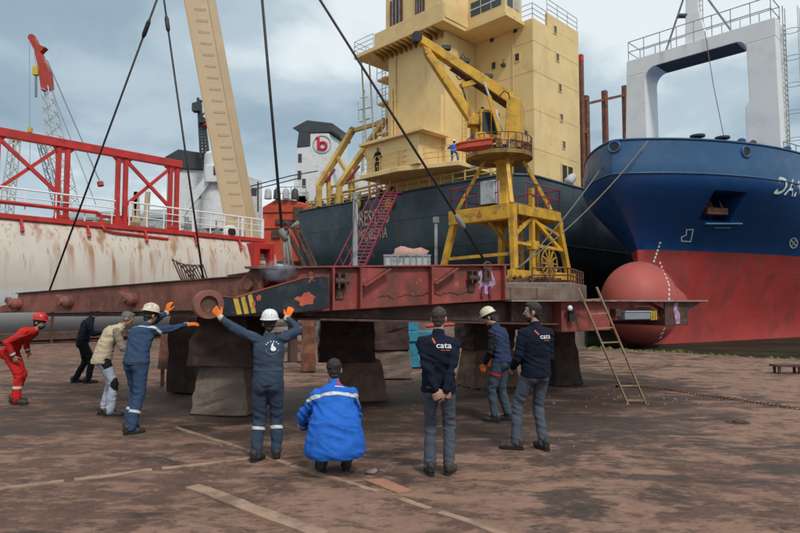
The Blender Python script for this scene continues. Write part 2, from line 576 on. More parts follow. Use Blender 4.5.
def make_ground():
    m, nt, b = mk('oily red-brown yard ground')
    t = NT(nt)
    x, y, z = t.sep()
    base = t.mix(t.ramp(t.noise(2.2, 12, .72), .35, .65), (.090, .050, .037), (.158, .086, .061))
    # crusts of pale dust with ragged edges
    d1 = t.noise(2.3, 10, .70, off=(4, 9, 0), sc=(.55, 1.0, 1), dist=.35)
    d2 = t.noise(.22, 4, .5, off=(9, 2, 0))
    d = t.math('ADD', t.math('MULTIPLY', d1, .72), t.math('MULTIPLY', d2, .28))
    d = t.math('ADD', d, t.math('MULTIPLY', t.math('MINIMUM', t.math('MAXIMUM', x, -6.0), 6.0), .0042))
    pale = t.ramp(d, .485, .535)
    pt = t.mix(t.ramp(t.noise(5, 10, .75, off=(8, 1, 2)), .35, .65), (.215, .118, .082), (.345, .208, .147))
    c = t.mix(t.math('MULTIPLY', pale, .82), base, pt)
    fine = t.ramp(t.noise(14, 6, .7), .5, .72)
    c = t.mix(t.math('MULTIPLY', fine, .3), c, (.24, .15, .115))
    # thin flaking crusts and darker scabs at hand size
    fl = t.ramp(t.noise(4.6, 12, .74, off=(6, 4, 8), sc=(.6, 1.0, 1)), .525, .55)
    c = t.mix(t.math('MULTIPLY', fl, .5), c, (.31, .182, .127))
    sc_ = t.ramp(t.noise(5.5, 12, .76, off=(1, 9, 2), sc=(.6, 1.0, 1)), .545, .57)
    c = t.mix(t.math('MULTIPLY', sc_, .55), c, (.062, .042, .034))
    # oil-dark damp patches
    w1 = t.noise(1.5, 10, .70, off=(1, 3, 5), sc=(.55, 1.0, 1), dist=.35)
    w2 = t.noise(.16, 3, .5, off=(5, 7, 1))
    w = t.math('ADD', t.math('MULTIPLY', w1, .6), t.math('MULTIPLY', w2, .4))
    wet = t.ramp(w, .515, .545)
    # trodden black mud round the keel blocks, under-ramp shade painted in with it
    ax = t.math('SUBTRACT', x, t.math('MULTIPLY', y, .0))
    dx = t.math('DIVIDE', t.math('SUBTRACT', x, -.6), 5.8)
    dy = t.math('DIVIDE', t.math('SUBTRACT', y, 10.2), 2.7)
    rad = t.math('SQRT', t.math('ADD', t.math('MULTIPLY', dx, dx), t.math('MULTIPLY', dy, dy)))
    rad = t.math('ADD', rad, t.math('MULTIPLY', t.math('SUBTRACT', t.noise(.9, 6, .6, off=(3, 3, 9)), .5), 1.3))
    mud_shade = t.math('MULTIPLY', t.ramp(rad, 1.1, .7), t.ramp(t.noise(1.8, 9, .7, off=(6, 2, 2), sc=(.6, 1, 1)), .36, .48))
    dark = t.math('MAXIMUM', t.math('MULTIPLY', t.math('MULTIPLY', wet, .85), t.ramp(t.noise(9, 6, .7, off=(3, 8, 1)), .25, .5, .55, 1.0)), t.math('MULTIPLY', mud_shade, .9))
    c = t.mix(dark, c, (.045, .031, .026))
    speck = t.ramp(t.noise(38, 3, .6, off=(2, 7, 3)), .69, .73)
    c = t.mix(t.math('MULTIPLY', speck, .5), c, (.42, .33, .28))
    sh = t.math('ADD', t.math('MULTIPLY', t.math('SUBTRACT', x, 6.9), .72), t.math('MULTIPLY', t.math('SUBTRACT', y, 24.6), .695))
    edge = t.ramp(t.math('ADD', sh, t.math('MULTIPLY', t.noise(.5, 4), 1.6)), .3, .8)
    c = t.mix(t.math('MULTIPLY', edge, .8), c, (.05, .065, .02))
    nt.links.new(c, b.inputs['Base Color'])
    rr = t.ramp(dark, 0, 1, .85, .5)
    nt.links.new(rr, b.inputs['Roughness'])
    b.inputs['Specular IOR Level'].default_value = .35
    h = t.math('ADD', t.math('MULTIPLY', t.noise(9, 12, .78), 1.6), t.math('MULTIPLY', pale, .25))
    nt.links.new(t.bump(h, .55, .04), b.inputs['Normal'])
    return m


def make_water():
    m, nt, b = mk('still dock water')
    t = NT(nt)
    c = t.mix(t.ramp(t.noise(.35, 4, .6), .45, .7), (.020, .024, .020), (.045, .055, .028))
    nt.links.new(c, b.inputs['Base Color'])
    b.inputs['Roughness'].default_value = .4
    b.inputs['Specular IOR Level'].default_value = .12
    b.inputs['IOR'].default_value = 1.14
    nt.links.new(t.bump(t.noise(2.6, 5, .65, sc=(1, 1.6, 1)), .5, .06), b.inputs['Normal'])
    return m


def make_concrete():
    m, nt, b = mk('stained concrete')
    t = NT(nt)
    c = t.mix(t.ramp(t.noise(1.6, 8, .65), .3, .7), (.145, .108, .086), (.25, .195, .158))
    c = t.mix(t.math('MULTIPLY', t.ramp(t.noise(2.6, 7, .65, off=(4, 4, 1)), .5, .62), .7), c, (.12, .07, .05))
    hole = t.ramp(t.noise(17, 2, .5, off=(2, 0, 5)), .74, .77)
    c = t.mix(hole, c, (.04, .035, .03))
    nt.links.new(c, b.inputs['Base Color'])
    b.inputs['Roughness'].default_value = .9
    nt.links.new(t.bump(t.noise(20, 8, .7), .5, .02), b.inputs['Normal'])
    return m


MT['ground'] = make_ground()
MT['water'] = make_water()
MT['concrete'] = make_concrete()
MT['algae'] = mat('green algae', (.085, .11, .022), .8, 0, .4, 1.5, dirt=((.19, .17, .05), .5, 1.2), bump=.6, bs=10, bd=.04)


def cloth(name, col, rough=.9, var=.12, dirt=None):
    return mat(name, col, rough, 0, var, 7, dirt=dirt, bump=.25, bs=260, bd=.003, spec=.2)


MT['redcloth'] = cloth('red coverall cloth', (.50, .022, .018), dirt=((.3, .03, .025), .3, 5))
MT['navyblue'] = cloth('blue coverall cloth', (.032, .062, .125), dirt=((.05, .07, .11), .4, 4))
MT['slatecloth'] = cloth('slate coverall cloth', (.036, .055, .088), dirt=((.055, .07, .095), .4, 4))
MT['royal'] = cloth('royal blue coat cloth', (.018, .12, .50), .75)
MT['fleece'] = cloth('black navy fleece', (.006, .010, .022))
MT['jeans'] = cloth('grey blue trousers', (.066, .078, .104), dirt=((.08, .10, .125), .4, 4))
MT['worktrouser'] = cloth('dark work trousers', (.045, .065, .085))
MT['palegrey'] = cloth('pale grey trousers', (.36, .39, .46))
MT['khaki'] = cloth('khaki shirt', (.22, .18, .135))
MT['cream'] = cloth('cream vest', (.50, .41, .28))
MT['navyvest'] = cloth('navy padded vest', (.028, .04, .09))
MT['blackcloth'] = cloth('black cloth', (.012, .013, .016))
MT['reflect'] = mat('silver reflective tape', (.58, .60, .60), .4, 0, .08, 8, dirt=((.35, .35, .35), .4, 9), bump=.1)
MT['skin'] = mat('skin', (.40, .22, .155), .5, 0, .1, 14, bump=.1, bs=200, bd=.002)
MT['hairdark'] = mat('dark hair', (.022, .017, .014), .6, 0, .3, 40, bump=.6, bs=300, bd=.004)
MT['hairbrown'] = mat('brown hair', (.045, .03, .022), .6, 0, .3, 40, bump=.6, bs=300, bd=.004)
MT['hairgrey'] = mat('grey hair', (.15, .15, .155), .6, 0, .3, 40, bump=.6, bs=300, bd=.004)
MT['glove'] = mat('orange glove', (.75, .16, .012), .7, 0, .15, 20, dirt=((.4, .1, .02), .3, 25), bump=.2, bs=150)
MT['cuff'] = cloth('grey glove cuff', (.45, .42, .38))
MT['hatwhite'] = mat('white hard hat plastic', (.72, .73, .73), .35, 0, .04, 6, bump=0)
MT['hatcream'] = mat('cream hard hat plastic', (.66, .60, .46), .4, 0, .05, 6, dirt=((.4, .34, .25), .3, 9), bump=0)
MT['hatred'] = mat('red hard hat plastic', (.52, .035, .035), .35, 0, .05, 6, bump=0)
MT['boot'] = mat('dark leather boot', (.030, .026, .024), .6, 0, .3, 12, dirt=((.1, .075, .06), .4, 14), bump=.2, bs=60)
MT['logored'] = mat('red print', (.55, .02, .06), .7, 0, .1, 9, bump=0)
MT['logoorange'] = mat('orange print', (.60, .11, .06), .7, 0, .1, 9, bump=0)
MT['logowhite'] = mat('white print', (.72, .73, .76), .7, 0, .05, 9, bump=0)
MT['eyewhite'] = mat('eye white', (.6, .57, .53), .3, 0, .05, 9, bump=0)
MT['pupil'] = mat('dark iris', (.02, .014, .01), .2, 0, .05, 9, bump=0)


def eval_mesh(o, name):
    dg = bpy.context.evaluated_depsgraph_get()
    dg.update()
    return bpy.data.meshes.new_from_object(o.evaluated_get(dg), preserve_all_data_layers=True, depsgraph=dg)


FONT_CACHE = {}


def text_mesh(txt, size, shear=0.0, spacing=1.0):
    cu = bpy.data.curves.new('lettering', 'FONT')
    cu.body = txt
    cu.size = size
    cu.shear = shear
    cu.space_character = spacing
    cu.offset = size * .012
    cu.resolution_u = 3
    o = bpy.data.objects.new('lettering', cu)
    COL.objects.link(o)
    me = eval_mesh(o, 'lettering')
    bpy.data.objects.remove(o)
    bpy.data.curves.remove(cu)
    me.materials.clear()
    return me


def drape(me, origin, xd, yd, ray, bvh, off=.02, back=30.0, subdiv=0.0):
    """Lay a flat mesh onto a surface along the direction ray."""
    bm = bmesh.new()
    bm.from_mesh(me)
    bmesh.ops.triangulate(bm, faces=bm.faces)
    if subdiv:
        for _ in range(3):
            es = [e for e in bm.edges if e.calc_length() > subdiv]
            if not es:
                break
            bmesh.ops.subdivide_edges(bm, edges=es, cuts=1)
            bmesh.ops.triangulate(bm, faces=bm.faces)
    ray = V(ray).normalized()
    for v in bm.verts:
        p = V(origin) + V(xd) * v.co.x + V(yd) * v.co.y
        hit = bvh.ray_cast(p - ray * back, ray)
        q = hit[0] if hit[0] is not None else p
        v.co = q - ray * off
    bm.to_mesh(me)
    bm.free()
    return me


def shift_mesh(me, d):
    me.transform(Matrix.Translation(d))
    return me


def bvh_of(o):
    """World-space BVH of an unrotated mesh object."""
    me = o.data
    off = ORG.get(o, V((0, 0, 0)))
    return BVHTree.FromPolygons([v.co + off for v in me.vertices], [tuple(p.vertices) for p in me.polygons])

# ================================================================== THE SETTING
SHN = V((.72, .695, 0))


def shore(x, y):
    return (x - 6.9) * .72 + (y - 24.6) * .695


def ground_z(x, y):
    h = 0.0
    d = math.hypot(x, y)
    if d < 60:
        k = min(1.0, (60 - d) / 30)
        h += k * .028 * noise.noise(V((x * .35, y * .35, 1.3)))
        h += k * .012 * noise.noise(V((x * 1.7, y * 1.7, 4.1)))
        h += k * .006 * noise.noise(V((x * 5.1, y * 5.1, 9.1)))
    s = shore(x, y) + .35 * noise.noise(V((x * .4, y * .4, 7.7)))
    if s > -.4:
        h -= min(3.0, .16 * (s + .4) + .02 * max(s, 0) ** 2)
    return h


def ground_at(px, py, z=0.0):
    u = (px - 400.0) / 600.0
    v = (266.5 - py) / 600.0
    dz = SP + v * CP
    dy = CP - v * SP
    t = (z - EYE) / dz
    return V((u * t, dy * t, z))


def axis(lo, hi, step, far, n):
    a = list(np.arange(lo, hi + 1e-6, step))
    g = [hi + (far - hi) * ((i + 1) / n) ** 3 for i in range(n)]
    return a, g


xa, xg = axis(-13, 15, .14, 2500, 22)
xs = [-x for x in reversed([13 + (2500 - 13) * ((i + 1) / 22) ** 3 for i in range(22)])] + xa + xg
ya, yg = axis(2.0, 31, .14, 3000, 26)
ys = [-60, -30, -12, -4, 0] + ya + yg
mb = B()
nx = len(xs)
for y in ys:
    for x in xs:
        mb.v.append((x, y, ground_z(x, y)))
for j in range(len(ys) - 1):
    for i in range(nx - 1):
        mb.f.append((j * nx + i, j * nx + i + 1, (j + 1) * nx + i + 1, (j + 1) * nx + i))
        mb.mi.append(0)
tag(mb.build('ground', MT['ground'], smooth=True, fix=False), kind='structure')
mb = B()
mb.add([(-2400, -50, -.33), (2400, -50, -.33), (2400, 2950, -.33), (-2400, 2950, -.33)], [(0, 1, 2, 3)])
tag(mb.build('water', MT['water']), kind='structure')

# concrete quay carrying the yellow crane
mb = B()
q = [(-3.0, 25.2), (7.2, 25.2), (9.2, 29.6), (8.2, 33.5), (5.2, 34.4), (-3.0, 41.5)]
mb.prism([V((x, y, -2.0)) for x, y in q], (0, 0, 4.62))
tag(mb.build('quay', MT['concrete'], bevel=.05), kind='structure')
# rubble, weed strip and grit: nobody could count them
mb = B()
rnd = random.Random(3)


def stone(mb, p, r):
    vs = []
    for k in range(5):
        a = k * 1.2566 + rnd.random() * .5
        vs.append(p + V((math.cos(a) * r * rnd.uniform(.6, 1.2), math.sin(a) * r * rnd.uniform(.6, 1.2), -.2 * r)))
    top = [p + (v - p) * rnd.uniform(.3, .7) + V((0, 0, r * rnd.uniform(.5, 1))) for v in vs]
    mb.loft([vs, top])


for _ in range(1500):
    x = rnd.uniform(-9, 12)
    y = rnd.uniform(3.6, 20)
    if noise.noise(V((x * .8, y * .8, 3))) < rnd.uniform(-.25, .35):
        continue
    stone(mb, V((x, y, ground_z(x, y))), rnd.choice((.006, .008, .01, .012, .02)))
for cx_, cy_, n_, sp_ in ((1.5, 12.6, 90, .45), (-4.9, 11.3, 10, .3), (-1.3, 10.4, 14, .3), (.7, 13.2, 30, .5), (4.4, 11.0, 40, .9)):
    for _ in range(n_):
        x, y = rnd.gauss(cx_, sp_), rnd.gauss(cy_, sp_ * .5)
        stone(mb, V((x, y, ground_z(x, y))), rnd.uniform(.01, .035))
tag(mb.build('gravel', mat('loose grit', (.20, .155, .13), .9, 0, .35, 6)), kind='stuff')
mb = B()
for _ in range(900):
    t = rnd.uniform(-4, 13)
    s = rnd.gauss(.35, .35)
    p = V((6.9 + .695 * t + .72 * s, 24.6 - .72 * t + .695 * s, 0))
    p.z = ground_z(p.x, p.y)
    if p.x < 5:
        continue
    stone(mb, p, rnd.uniform(.03, .13))
tag(mb.build('seaweed', MT['algae']), kind='stuff')

# ================================================================== STEEL RAMP SECTION ON THE KEEL BLOCKS
F0, FE, FN = V((-.96, 8.2, 0)), V((.856, .517, 0)), V((-.517, .856, 0))


def FP(s, d, z):
    p = F0 + FE * s + FN * d
    return V((p.x, p.y, z))


def ztop(s):
    return 2.23 + .041 * s


def zbot(s):
    return 1.64 + .05 * s


ramp = thing('steel_ramp', 'rust red steel ramp section slung from wires above the concrete keel blocks', 'steel ramp', (-.96, 8.2, 1.3))


def slab(mb, s0, s1, d0, d1, zb0, zb1, zt0, zt1):
    vs = [FP(s0, d0, zb0), FP(s1, d0, zb1), FP(s1, d1, zb1), FP(s0, d1, zb0), FP(s0, d0, zt0), FP(s1, d0, zt1), FP(s1, d1, zt1), FP(s0, d1, zt0)]
    mb.add(vs, [(3, 2, 1, 0), (4, 5, 6, 7), (0, 1, 5, 4), (1, 2, 6, 5), (2, 3, 7, 6), (3, 0, 4, 7)])
    return mb


box = slab(B(), -.62, 3.16, 0, 2.7, zbot(-.6), zbot(3.16), ztop(-.6), ztop(3.16)).build('box_girder', MT['rustred'], ramp, bevel=.012)
slab(B(), -.66, 3.2, -.07, 2.75, ztop(-.66) + .001, ztop(3.2) + .001, ztop(-.66) + .025, ztop(3.2) + .025).build('top_flange', MT['rustred'], box, bevel=.004)
for s in (.0, .42, 1.62, 3.04):
    slab(B(), s, s + .03, -.10, -.001, zbot(s) + .02, zbot(s) + .02, ztop(s) - .003, ztop(s) - .003).build('rib', MT['rustred'], box)
for s in (.45, 1.65):
    mb = B()
    mb.prism([FP(s, -.06, ztop(s) - .005), FP(s + .42, -.06, ztop(s) - .005), FP(s, -.06, ztop(s) - .26)], FN * .03)
    mb.beam(FP(s + .02, -.10, ztop(s) - .265), FP(s + .44, -.10, ztop(s) - .015), .09, .016)
    mb.build('gusset', MT['rustred'], box)
# torn rusty seam along the lower face
mb = B()
rnd = random.Random(11)
pts_t, pts_b = [], []
for k in range(30):
    s = .75 + k * .055
    c0 = zbot(s) + .16 + .02 * math.sin(k * .9) + rnd.uniform(-.012, .012)
    pts_t.append(FP(s, -.012, c0 + rnd.uniform(.002, .012)))
    pts_b.append(FP(s, -.006, c0 - rnd.uniform(.004, .016)))
for k in range(29):
    mb.add([pts_b[k], pts_b[k + 1], pts_t[k + 1], pts_t[k], pts_b[k] + FN * .005, pts_b[k + 1] + FN * .005, pts_t[k + 1] + FN * .011, pts_t[k] + FN * .011],
           [(0, 1, 2, 3), (7, 6, 5, 4), (0, 4, 5, 1), (1, 5, 6, 2), (2, 6, 7, 3), (3, 7, 4, 0)])
mb.build('torn_edge', MT['rustbrown'], box)
# stains of marking paint round the lifting lug
mb = B()
for k in range(2):
    c = FP(2.72 + k * .0, -.002, 2.14 - k * .16)
    n_ = 14
    poly = []
    for j in range(n_):
        a = 2 * math.pi * j / n_
        r_ = (.19 if k == 0 else .14) * (1 + .35 * noise.noise(V((j * .9, k * 3.1, .4))))
        poly.append(c + FE * (r_ * math.cos(a)) + Z * (r_ * math.sin(a) * (.9 if k == 0 else .7)))
    mb.prism(poly, FN * -(.003 + .001 * k))
mb.build('paint_mark', MT['purple'], box)
for sx in (-.07, .07):
    mb = B()
    mb.beam(FP(2.72 + sx, -.03, 2.02), FP(2.72 + sx * 1.2, -.03, 1.85), .045, .05)
    mb.build('bracket_leg', MT['magenta'], box)
mb = B()
lug_c = FP(2.72, -.05, 2.27)
mb.lathe([(.065, -.02), (.065, .02)], lug_c, FN, 20)
mb.prism([lug_c + FE * -.065 + Z * .0 - FN * .02, lug_c + FE * .065 - FN * .02, lug_c + FE * .08 - Z * .17 - FN * .02, lug_c + FE * -.08 - Z * .17 - FN * .02], FN * .04)
mb.build('lifting_lug', MT['rustdark'], box, bevel=.004)
for s in (.14, 2.42):
    mb = B()
    for k in (-.05, .05):
        mb.beam(FP(s + k, -.06, zbot(s) + .30), FP(s + k, -.06, ztop(s) - .08), .03, .12, FN)
    mb.tube(FP(s - .10, -.08, ztop(s) - .19), FP(s + .10, -.08, ztop(s) - .19), .045, 12)
    mb.box(FP(s, -.012, zbot(s) + .24), (.12, .025, .16), Matrix.Rotation(math.atan2(.517, .856), 3, 'Z'))
    mb.build('hinge_bracket', MT['rustdark'], box, bevel=.004)
# dark lower girder recessed under the box
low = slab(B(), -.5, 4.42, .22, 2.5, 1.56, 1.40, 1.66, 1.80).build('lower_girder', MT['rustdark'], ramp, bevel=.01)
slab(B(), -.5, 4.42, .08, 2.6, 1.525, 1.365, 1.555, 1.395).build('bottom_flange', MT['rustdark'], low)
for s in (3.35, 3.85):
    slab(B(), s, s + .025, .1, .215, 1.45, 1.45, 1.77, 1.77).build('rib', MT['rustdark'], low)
MT['coaming'] = mat('rust stained coaming', (.17, .115, .085), .75, 0, .25, 3, dirt=((.10, .06, .045), .55, 2.5), bump=.4, bs=15)
# thin deck plate with its pale worn upper edge
slab(B(), 3.165, 8.55, -.12, 2.4, 1.775, 1.785, 1.80, 1.81).build('deck_plate', MT['paleplate'], ramp)
cb = slab(B(), 3.25, 5.05, .75, 1.15, 1.803, 1.803, 2.06, 2.04).build('coaming', MT['coaming'], ramp, bevel=.02)
for s in (3.9, 4.55):
    slab(B(), s, s + .012, .742, .749, 1.82, 1.82, 2.03, 2.03).build('crack', MT['rustdark'], cb)
endb = slab(B(), 4.43, 5.68, .02, 2.2, 1.24, 1.25, 1.774, 1.774).build('end_box', MT['rustred'], ramp, bevel=.012)
slab(B(), 5.69, 7.35, .12, 2.2, 1.42, 1.42, 1.774, 1.775).build('end_web', MT['rustred'], ramp, bevel=.01)
slab(B(), 5.80, 5.95, -.02, .115, 1.50, 1.50, 1.64, 1.64).build('dark_lug', MT['rustdark'], ramp, bevel=.01)
pad = slab(B(), 6.0, 6.75, -.06, .115, 1.44, 1.44, 1.58, 1.58).build('fender_pad', MT['latticegrey'], ramp, bevel=.01)
slab(B(), 6.0, 6.75, -.075, .115, 1.582, 1.582, 1.60, 1.60).build('pad_cap', MT['lightgrey'], pad)
for k in range(3):
    slab(B(), 6.77 + k * .065, 6.80 + k * .065, -.06, .0, 1.42, 1.42, 1.60, 1.60).build('yellow_strap', MT['stripe'], pad)
mb = B()
mb.path([FP(6.3, -.02, 1.69), FP(6.75, -.02, 1.69), FP(6.98, -.02, 1.60)], .02, 8)
mb.build('pipe', MT['rustbrown'], ramp)
br = slab(B(), 7.25, 8.0, -.02, 1.6, 1.30, 1.30, 1.774, 1.775).build('bracket_box', MT['rustdark'], ramp, bevel=.012)
mb = B()
c = FP(7.6, -.03, 1.6)
mb.prism([c + FE * a + Z * b for a, b in ((-.06, .15), (.05, .16), (.03, .02), (.12, -.08), (.10, -.26), (-.02, -.27), (-.06, -.1), (-.10, .0))], FN * .008)
mb.build('paint_mark', MT['purple'], br)
mb = B()
mb.prism([FP(8.0, .0, 1.77), FP(8.5, .0, 1.774), FP(8.0, .0, 1.58)], FN * .03)
mb.build('gusset', MT['rustdark'], ramp)
mb = B()
mb.prism([FP(7.24, .0, 1.77), FP(6.85, .0, 1.774), FP(7.24, .0, 1.64)], FN * .03)
mb.build('gusset', MT['rustred'], ramp)
mb = B()
mb.ell(FP(4.6, -.05, 1.62), (FE, FN, Z), (.06, .05, .07))
mb.box(FP(4.6, -.05, 1.50), (.10, .08, .14))
mb.build('lamp_housing', MT['black'], ramp)
mb = B()
mb.ell(FP(4.52, -.09, 1.66), (FE, FN, Z), (.05, .04, .05))
mb.build('lamp_cover', MT['logowhite'], ramp)

# long tapering beam running off to the left
L0, L1 = V((-1.20, 8.0, 0)), V((-7.13, 11.2, 0))
LE = (L1 - L0).normalized()
LL = (L1 - L0).length
LN = V((LE.y, -LE.x, 0))
if LN.y < 0:
    LN = -LN


def LP(s, d, z):
    p = L0 + LE * s + LN * d
    return V((p.x, p.y, z))


def lt(s):
    return 2.17 + (1.92 - 2.17) * s / LL


def lb(s):
    return 1.665 + (1.575 - 1.665) * s / LL


def lslab(mb, s0, s1, d0, d1, zb0, zb1, zt0, zt1):
    vs = [LP(s0, d0, zb0), LP(s1, d0, zb1), LP(s1, d1, zb1), LP(s0, d1, zb0), LP(s0, d0, zt0), LP(s1, d0, zt1), LP(s1, d1, zt1), LP(s0, d1, zt0)]
    mb.add(vs, [(3, 2, 1, 0), (4, 5, 6, 7), (0, 1, 5, 4), (1, 2, 6, 5), (2, 3, 7, 6), (3, 0, 4, 7)])
    return mb


lbm = lslab(B(), .0, LL, 0, 1.5, lb(0), lb(LL), lt(0), lt(LL)).build('side_girder', MT['rustbeam'], ramp, bevel=.012)
lslab(B(), 1.0, LL + .02, -.03, 1.5, lt(1.0) + .001, lt(LL) + .001, lt(1.0) + .018, lt(LL) + .018).build('top_flange', MT['rustdark'], lbm)
lslab(B(), .1, LL - .5, .06, 1.4, lb(0) - .09, lb(LL) - .07, lb(0) - .002, lb(LL) - .002).build('bottom_flange', MT['rustdark'], lbm)
mb = lslab(B(), LL, LL + .9, .1, .7, 1.6, 1.56, 1.80, 1.67)
mb.build('beam_tip', MT['rustbeam'], ramp, bevel=.01)
for s, k in ((LL - .05, 1.0), (5.15, 1.0), (3.5, 1.0)):
    mb = B()
    z0 = (lt(s) + lb(s)) / 2 - .02
    mb.lathe([(.11, 0), (.11, .10), (.085, .14), (.05, .16), (.05, .2)], LP(s, -.001, z0), -LN, 14)
    mb.beam(LP(s + .02, -.05, z0 - .06), LP(s + .28, -.05, z0 + .09), .1, .1)
    mb.build('hinge_stub', MT['rustbeam'], ramp, bevel=.006)
hb = B()
hb.prism([LP(.95, -.16, 1.70), LP(.55, -.16, 1.70), LP(.50, -.16, 2.22), LP(.66, -.16, 2.25), LP(.95, -.16, 2.02)], LN * .05)
hb.prism([LP(.95, -.36, 1.70), LP(.55, -.36, 1.70), LP(.50, -.36, 2.22), LP(.66, -.36, 2.25), LP(.95, -.36, 2.02)], LN * .05)
hb.tube(LP(.72, -.42, 2.0), LP(.72, .0, 2.0), .08, 14)
hb.build('hinge_bracket', MT['rustbrown'], ramp, bevel=.006)
mb = B()
mb.cap(LP(.86, -.2, 1.86), LP(.50, -.24, 2.08), .075, .055, 12)
mb.build('hinge_pin', MT['rustred'], ramp, smooth=True)
mb = B()
mb.box((-1.62, 8.25, 2.215), (.72, .9, .03), Matrix.Rotation(R(-8), 3, 'Z'))
mb.build('cover_plate', MT['coaming'], ramp)
mb = B()
rnd = random.Random(2)
for k in range(7):
    a = rnd.uniform(0, 6.28)
    mb.path([LP(2.5 + .04 * k, .3, lt(2.5)), LP(2.45 + .08 * k, .25, lt(2.5) + .2 + .03 * k), LP(2.3 + .08 * k, .3, lt(2.5) + .27), LP(2.2 + .05 * k, .32, lt(2.2))], .012, 6)
mb.build('wire_loops', MT['rustdark'], ramp)
# light post under the ramp
for s, d in ((-.45, .2),):
    mb = B()
    b_ = FP(s, d, 0)
    mb.beam(V((b_.x, b_.y, .95 if s < 0 else .0)), V((b_.x, b_.y, 1.56)), .10, .10, FN)
    mb.build('stub_post', MT['rustdark'], ramp)

# ------------------------------------------------------------------ hinge arm
A0, A1 = V((-.315 * 7.28, 7.28, 0)), V((-.1167 * 7.95, 7.95, 0))
AE = (A1 - A0).normalized()
AN = V((-AE.y, AE.x, 0))


def AP(px, py, off=0.0):
    """Point on the arm's front plane under photo pixel (px, py)."""
    u = (px - 400.0) / 600.0
    # intersect ray X=u*Y with line A0+AE*s
    s = (u * A0.y - A0.x) / (AE.x - u * AE.y)
    y = A0.y + AE.y * s
    return at(px, py, y) + AN * off


arm = thing('hinge_arm', 'petrol blue hinge arm with three yellow stripes held by the man with spread arms', 'hinge arm', AP(250, 310))
mb = B()
mb.prism([AP(*p) for p in ((208, 314), (208, 293), (222, 296.5), (236, 298), (263, 290), (306, 277.5), (322, 275.8), (329, 277), (329.5, 308), (318, 310.5), (300, 312.5), (262, 313), (236, 315), (222, 315.5))], AN * .12)
plate = mb.build('arm_plate', MT['petrol'], arm, bevel=.008)
mb = B()
mb.beam(AP(222, 296.5, .06) + Z * .004, AP(236, 298, .06) + Z * .004, .14, .014)
mb.beam(AP(236, 298, .06) + Z * .004, AP(263, 290, .06) + Z * .004, .14, .014)
mb.beam(AP(263, 290, .06) + Z * .004, AP(306, 277.5, .06) + Z * .004, .14, .014)
mb.build('edge_strip', MT['rustred'], arm)
for a, b_, t0, t1 in ((233, 238, 298.6, 314.6), (240.5, 245, 296.6, 314.0), (247.5, 252, 294.6, 313.2)):
    mb = B()
    mb.prism([AP(a, t0, -.003), AP(b_ - .3, t0 - 1.3, -.003), AP(b_ + 4, t1 - .4, -.003), AP(a + 4, t1, -.003)], AN * .002)
    mb.build('yellow_stripe', MT['stripe'], arm)
for poly in (((294, 299), (297, 296.5), (301, 297), (304, 293), (309, 291.5), (311, 294), (316, 297), (313, 300), (313, 304), (306, 304.5), (302, 306.5), (299, 305), (300, 302)),
             ((256, 297), (259, 294.5), (261, 296), (260.5, 300), (257, 301)), ((252, 302), (254.5, 300), (255.5, 304), (254, 309), (252.5, 306))):
    mb = B()
    mb.prism([AP(*p, -.003) for p in poly], AN * .002)
    mb.build('primer_patch', MT['patch'], arm)
c = AP(208.5, 304.5, .06)
mb = B()
mb.lathe([(.105, -.12), (.175, -.12), (.175, .12), (.105, .12), (.105, -.12)], c, AN, 32, cap=False)
mb.build('collar', MT['rustbeam'], arm, bevel=.006, auto=True)
mb = B()
mb.lathe([(.104, -.08), (.104, .10)], c, AN, 24)
mb.build('pin', MT['rustdark'], arm, auto=True)

# ------------------------------------------------------------------ keel blocks
def block(name, label, cat, cx_, cy_, z0, z1, bw, tw, bd_, td, m, rz=0.0, seed=0, grp='keel blocks under the steel ramp'):
    rnd = random.Random(seed)
    mb = B()
    n = 6
    rings = []
    for k in range(n + 1):
        f = k / n
        w, d = bw + (tw - bw) * f, bd_ + (td - bd_) * f
        ring = []
        for (sx, sy) in ((-1, -1), (-.33, -1), (.33, -1), (1, -1), (1, -.33), (1, .33), (1, 1), (.33, 1), (-.33, 1), (-1, 1), (-1, .33), (-1, -.33)):
            p = V((sx * w / 2, sy * d / 2, (z1 - z0) * f))
            j = .028 if 0 < k < n else .018
            p += V((rnd.uniform(-j, j), rnd.uniform(-j, j), rnd.uniform(-j, j) * (.5 if k in (0, n) else 1)))
            if abs(sx) == 1 and abs(sy) == 1:
                p.x *= .96
                p.y *= .96
            ring.append(p)
        rings.append(ring)
    mb.loft(rings)
    me = mb.mesh(name)
    o = link_mesh(name, me, m)
    o.location = (cx_, cy_, z0)
    o.rotation_euler = (0, 0, rz)
    b = o.modifiers.new('bevel', 'BEVEL')
    b.width = .018
    b.segments = 2
    tag(o, label, cat, grp)
    return o


CB = MT['concrete']
CBR = mat('rust tinted concrete', (.20, .115, .082), .9, 0, .25, 3, dirt=((.08, .05, .04), .5, 2.5), bump=.5, bs=18, bd=.02)
TIM = mat('oil soaked timber', (.050, .028, .025), .85, 0, .35, 4, dirt=((.10, .055, .042), .4, 3), bump=.5, bs=18, bd=.02)
block('concrete_block', 'chipped pale concrete keel block standing left of the man with spread arms', 'keel block', -2.76, 9.85, 0.01, .76, .98, .76, .9, .75, CB, R(-8), 1)
block('timber_block', 'wide dark timber block on the chipped pale concrete block at left', 'timber block', -2.72, 9.8, .765, 1.55, 1.22, .82, 1.0, .9, TIM, R(-8), 2)
block('concrete_block', 'brown concrete keel block with a drilled hole behind the squatting man', 'keel block', -.80, 11.2, 0.01, .70, 1.1, .86, 1.0, .8, CBR, R(6), 3)
block('timber_block', 'blackened timber block stacked behind the crouching man in the blue coat', 'timber block', -.98, 11.15, .705, 1.47, 1.06, .98, 1.0, .9, TIM, R(6), 4)
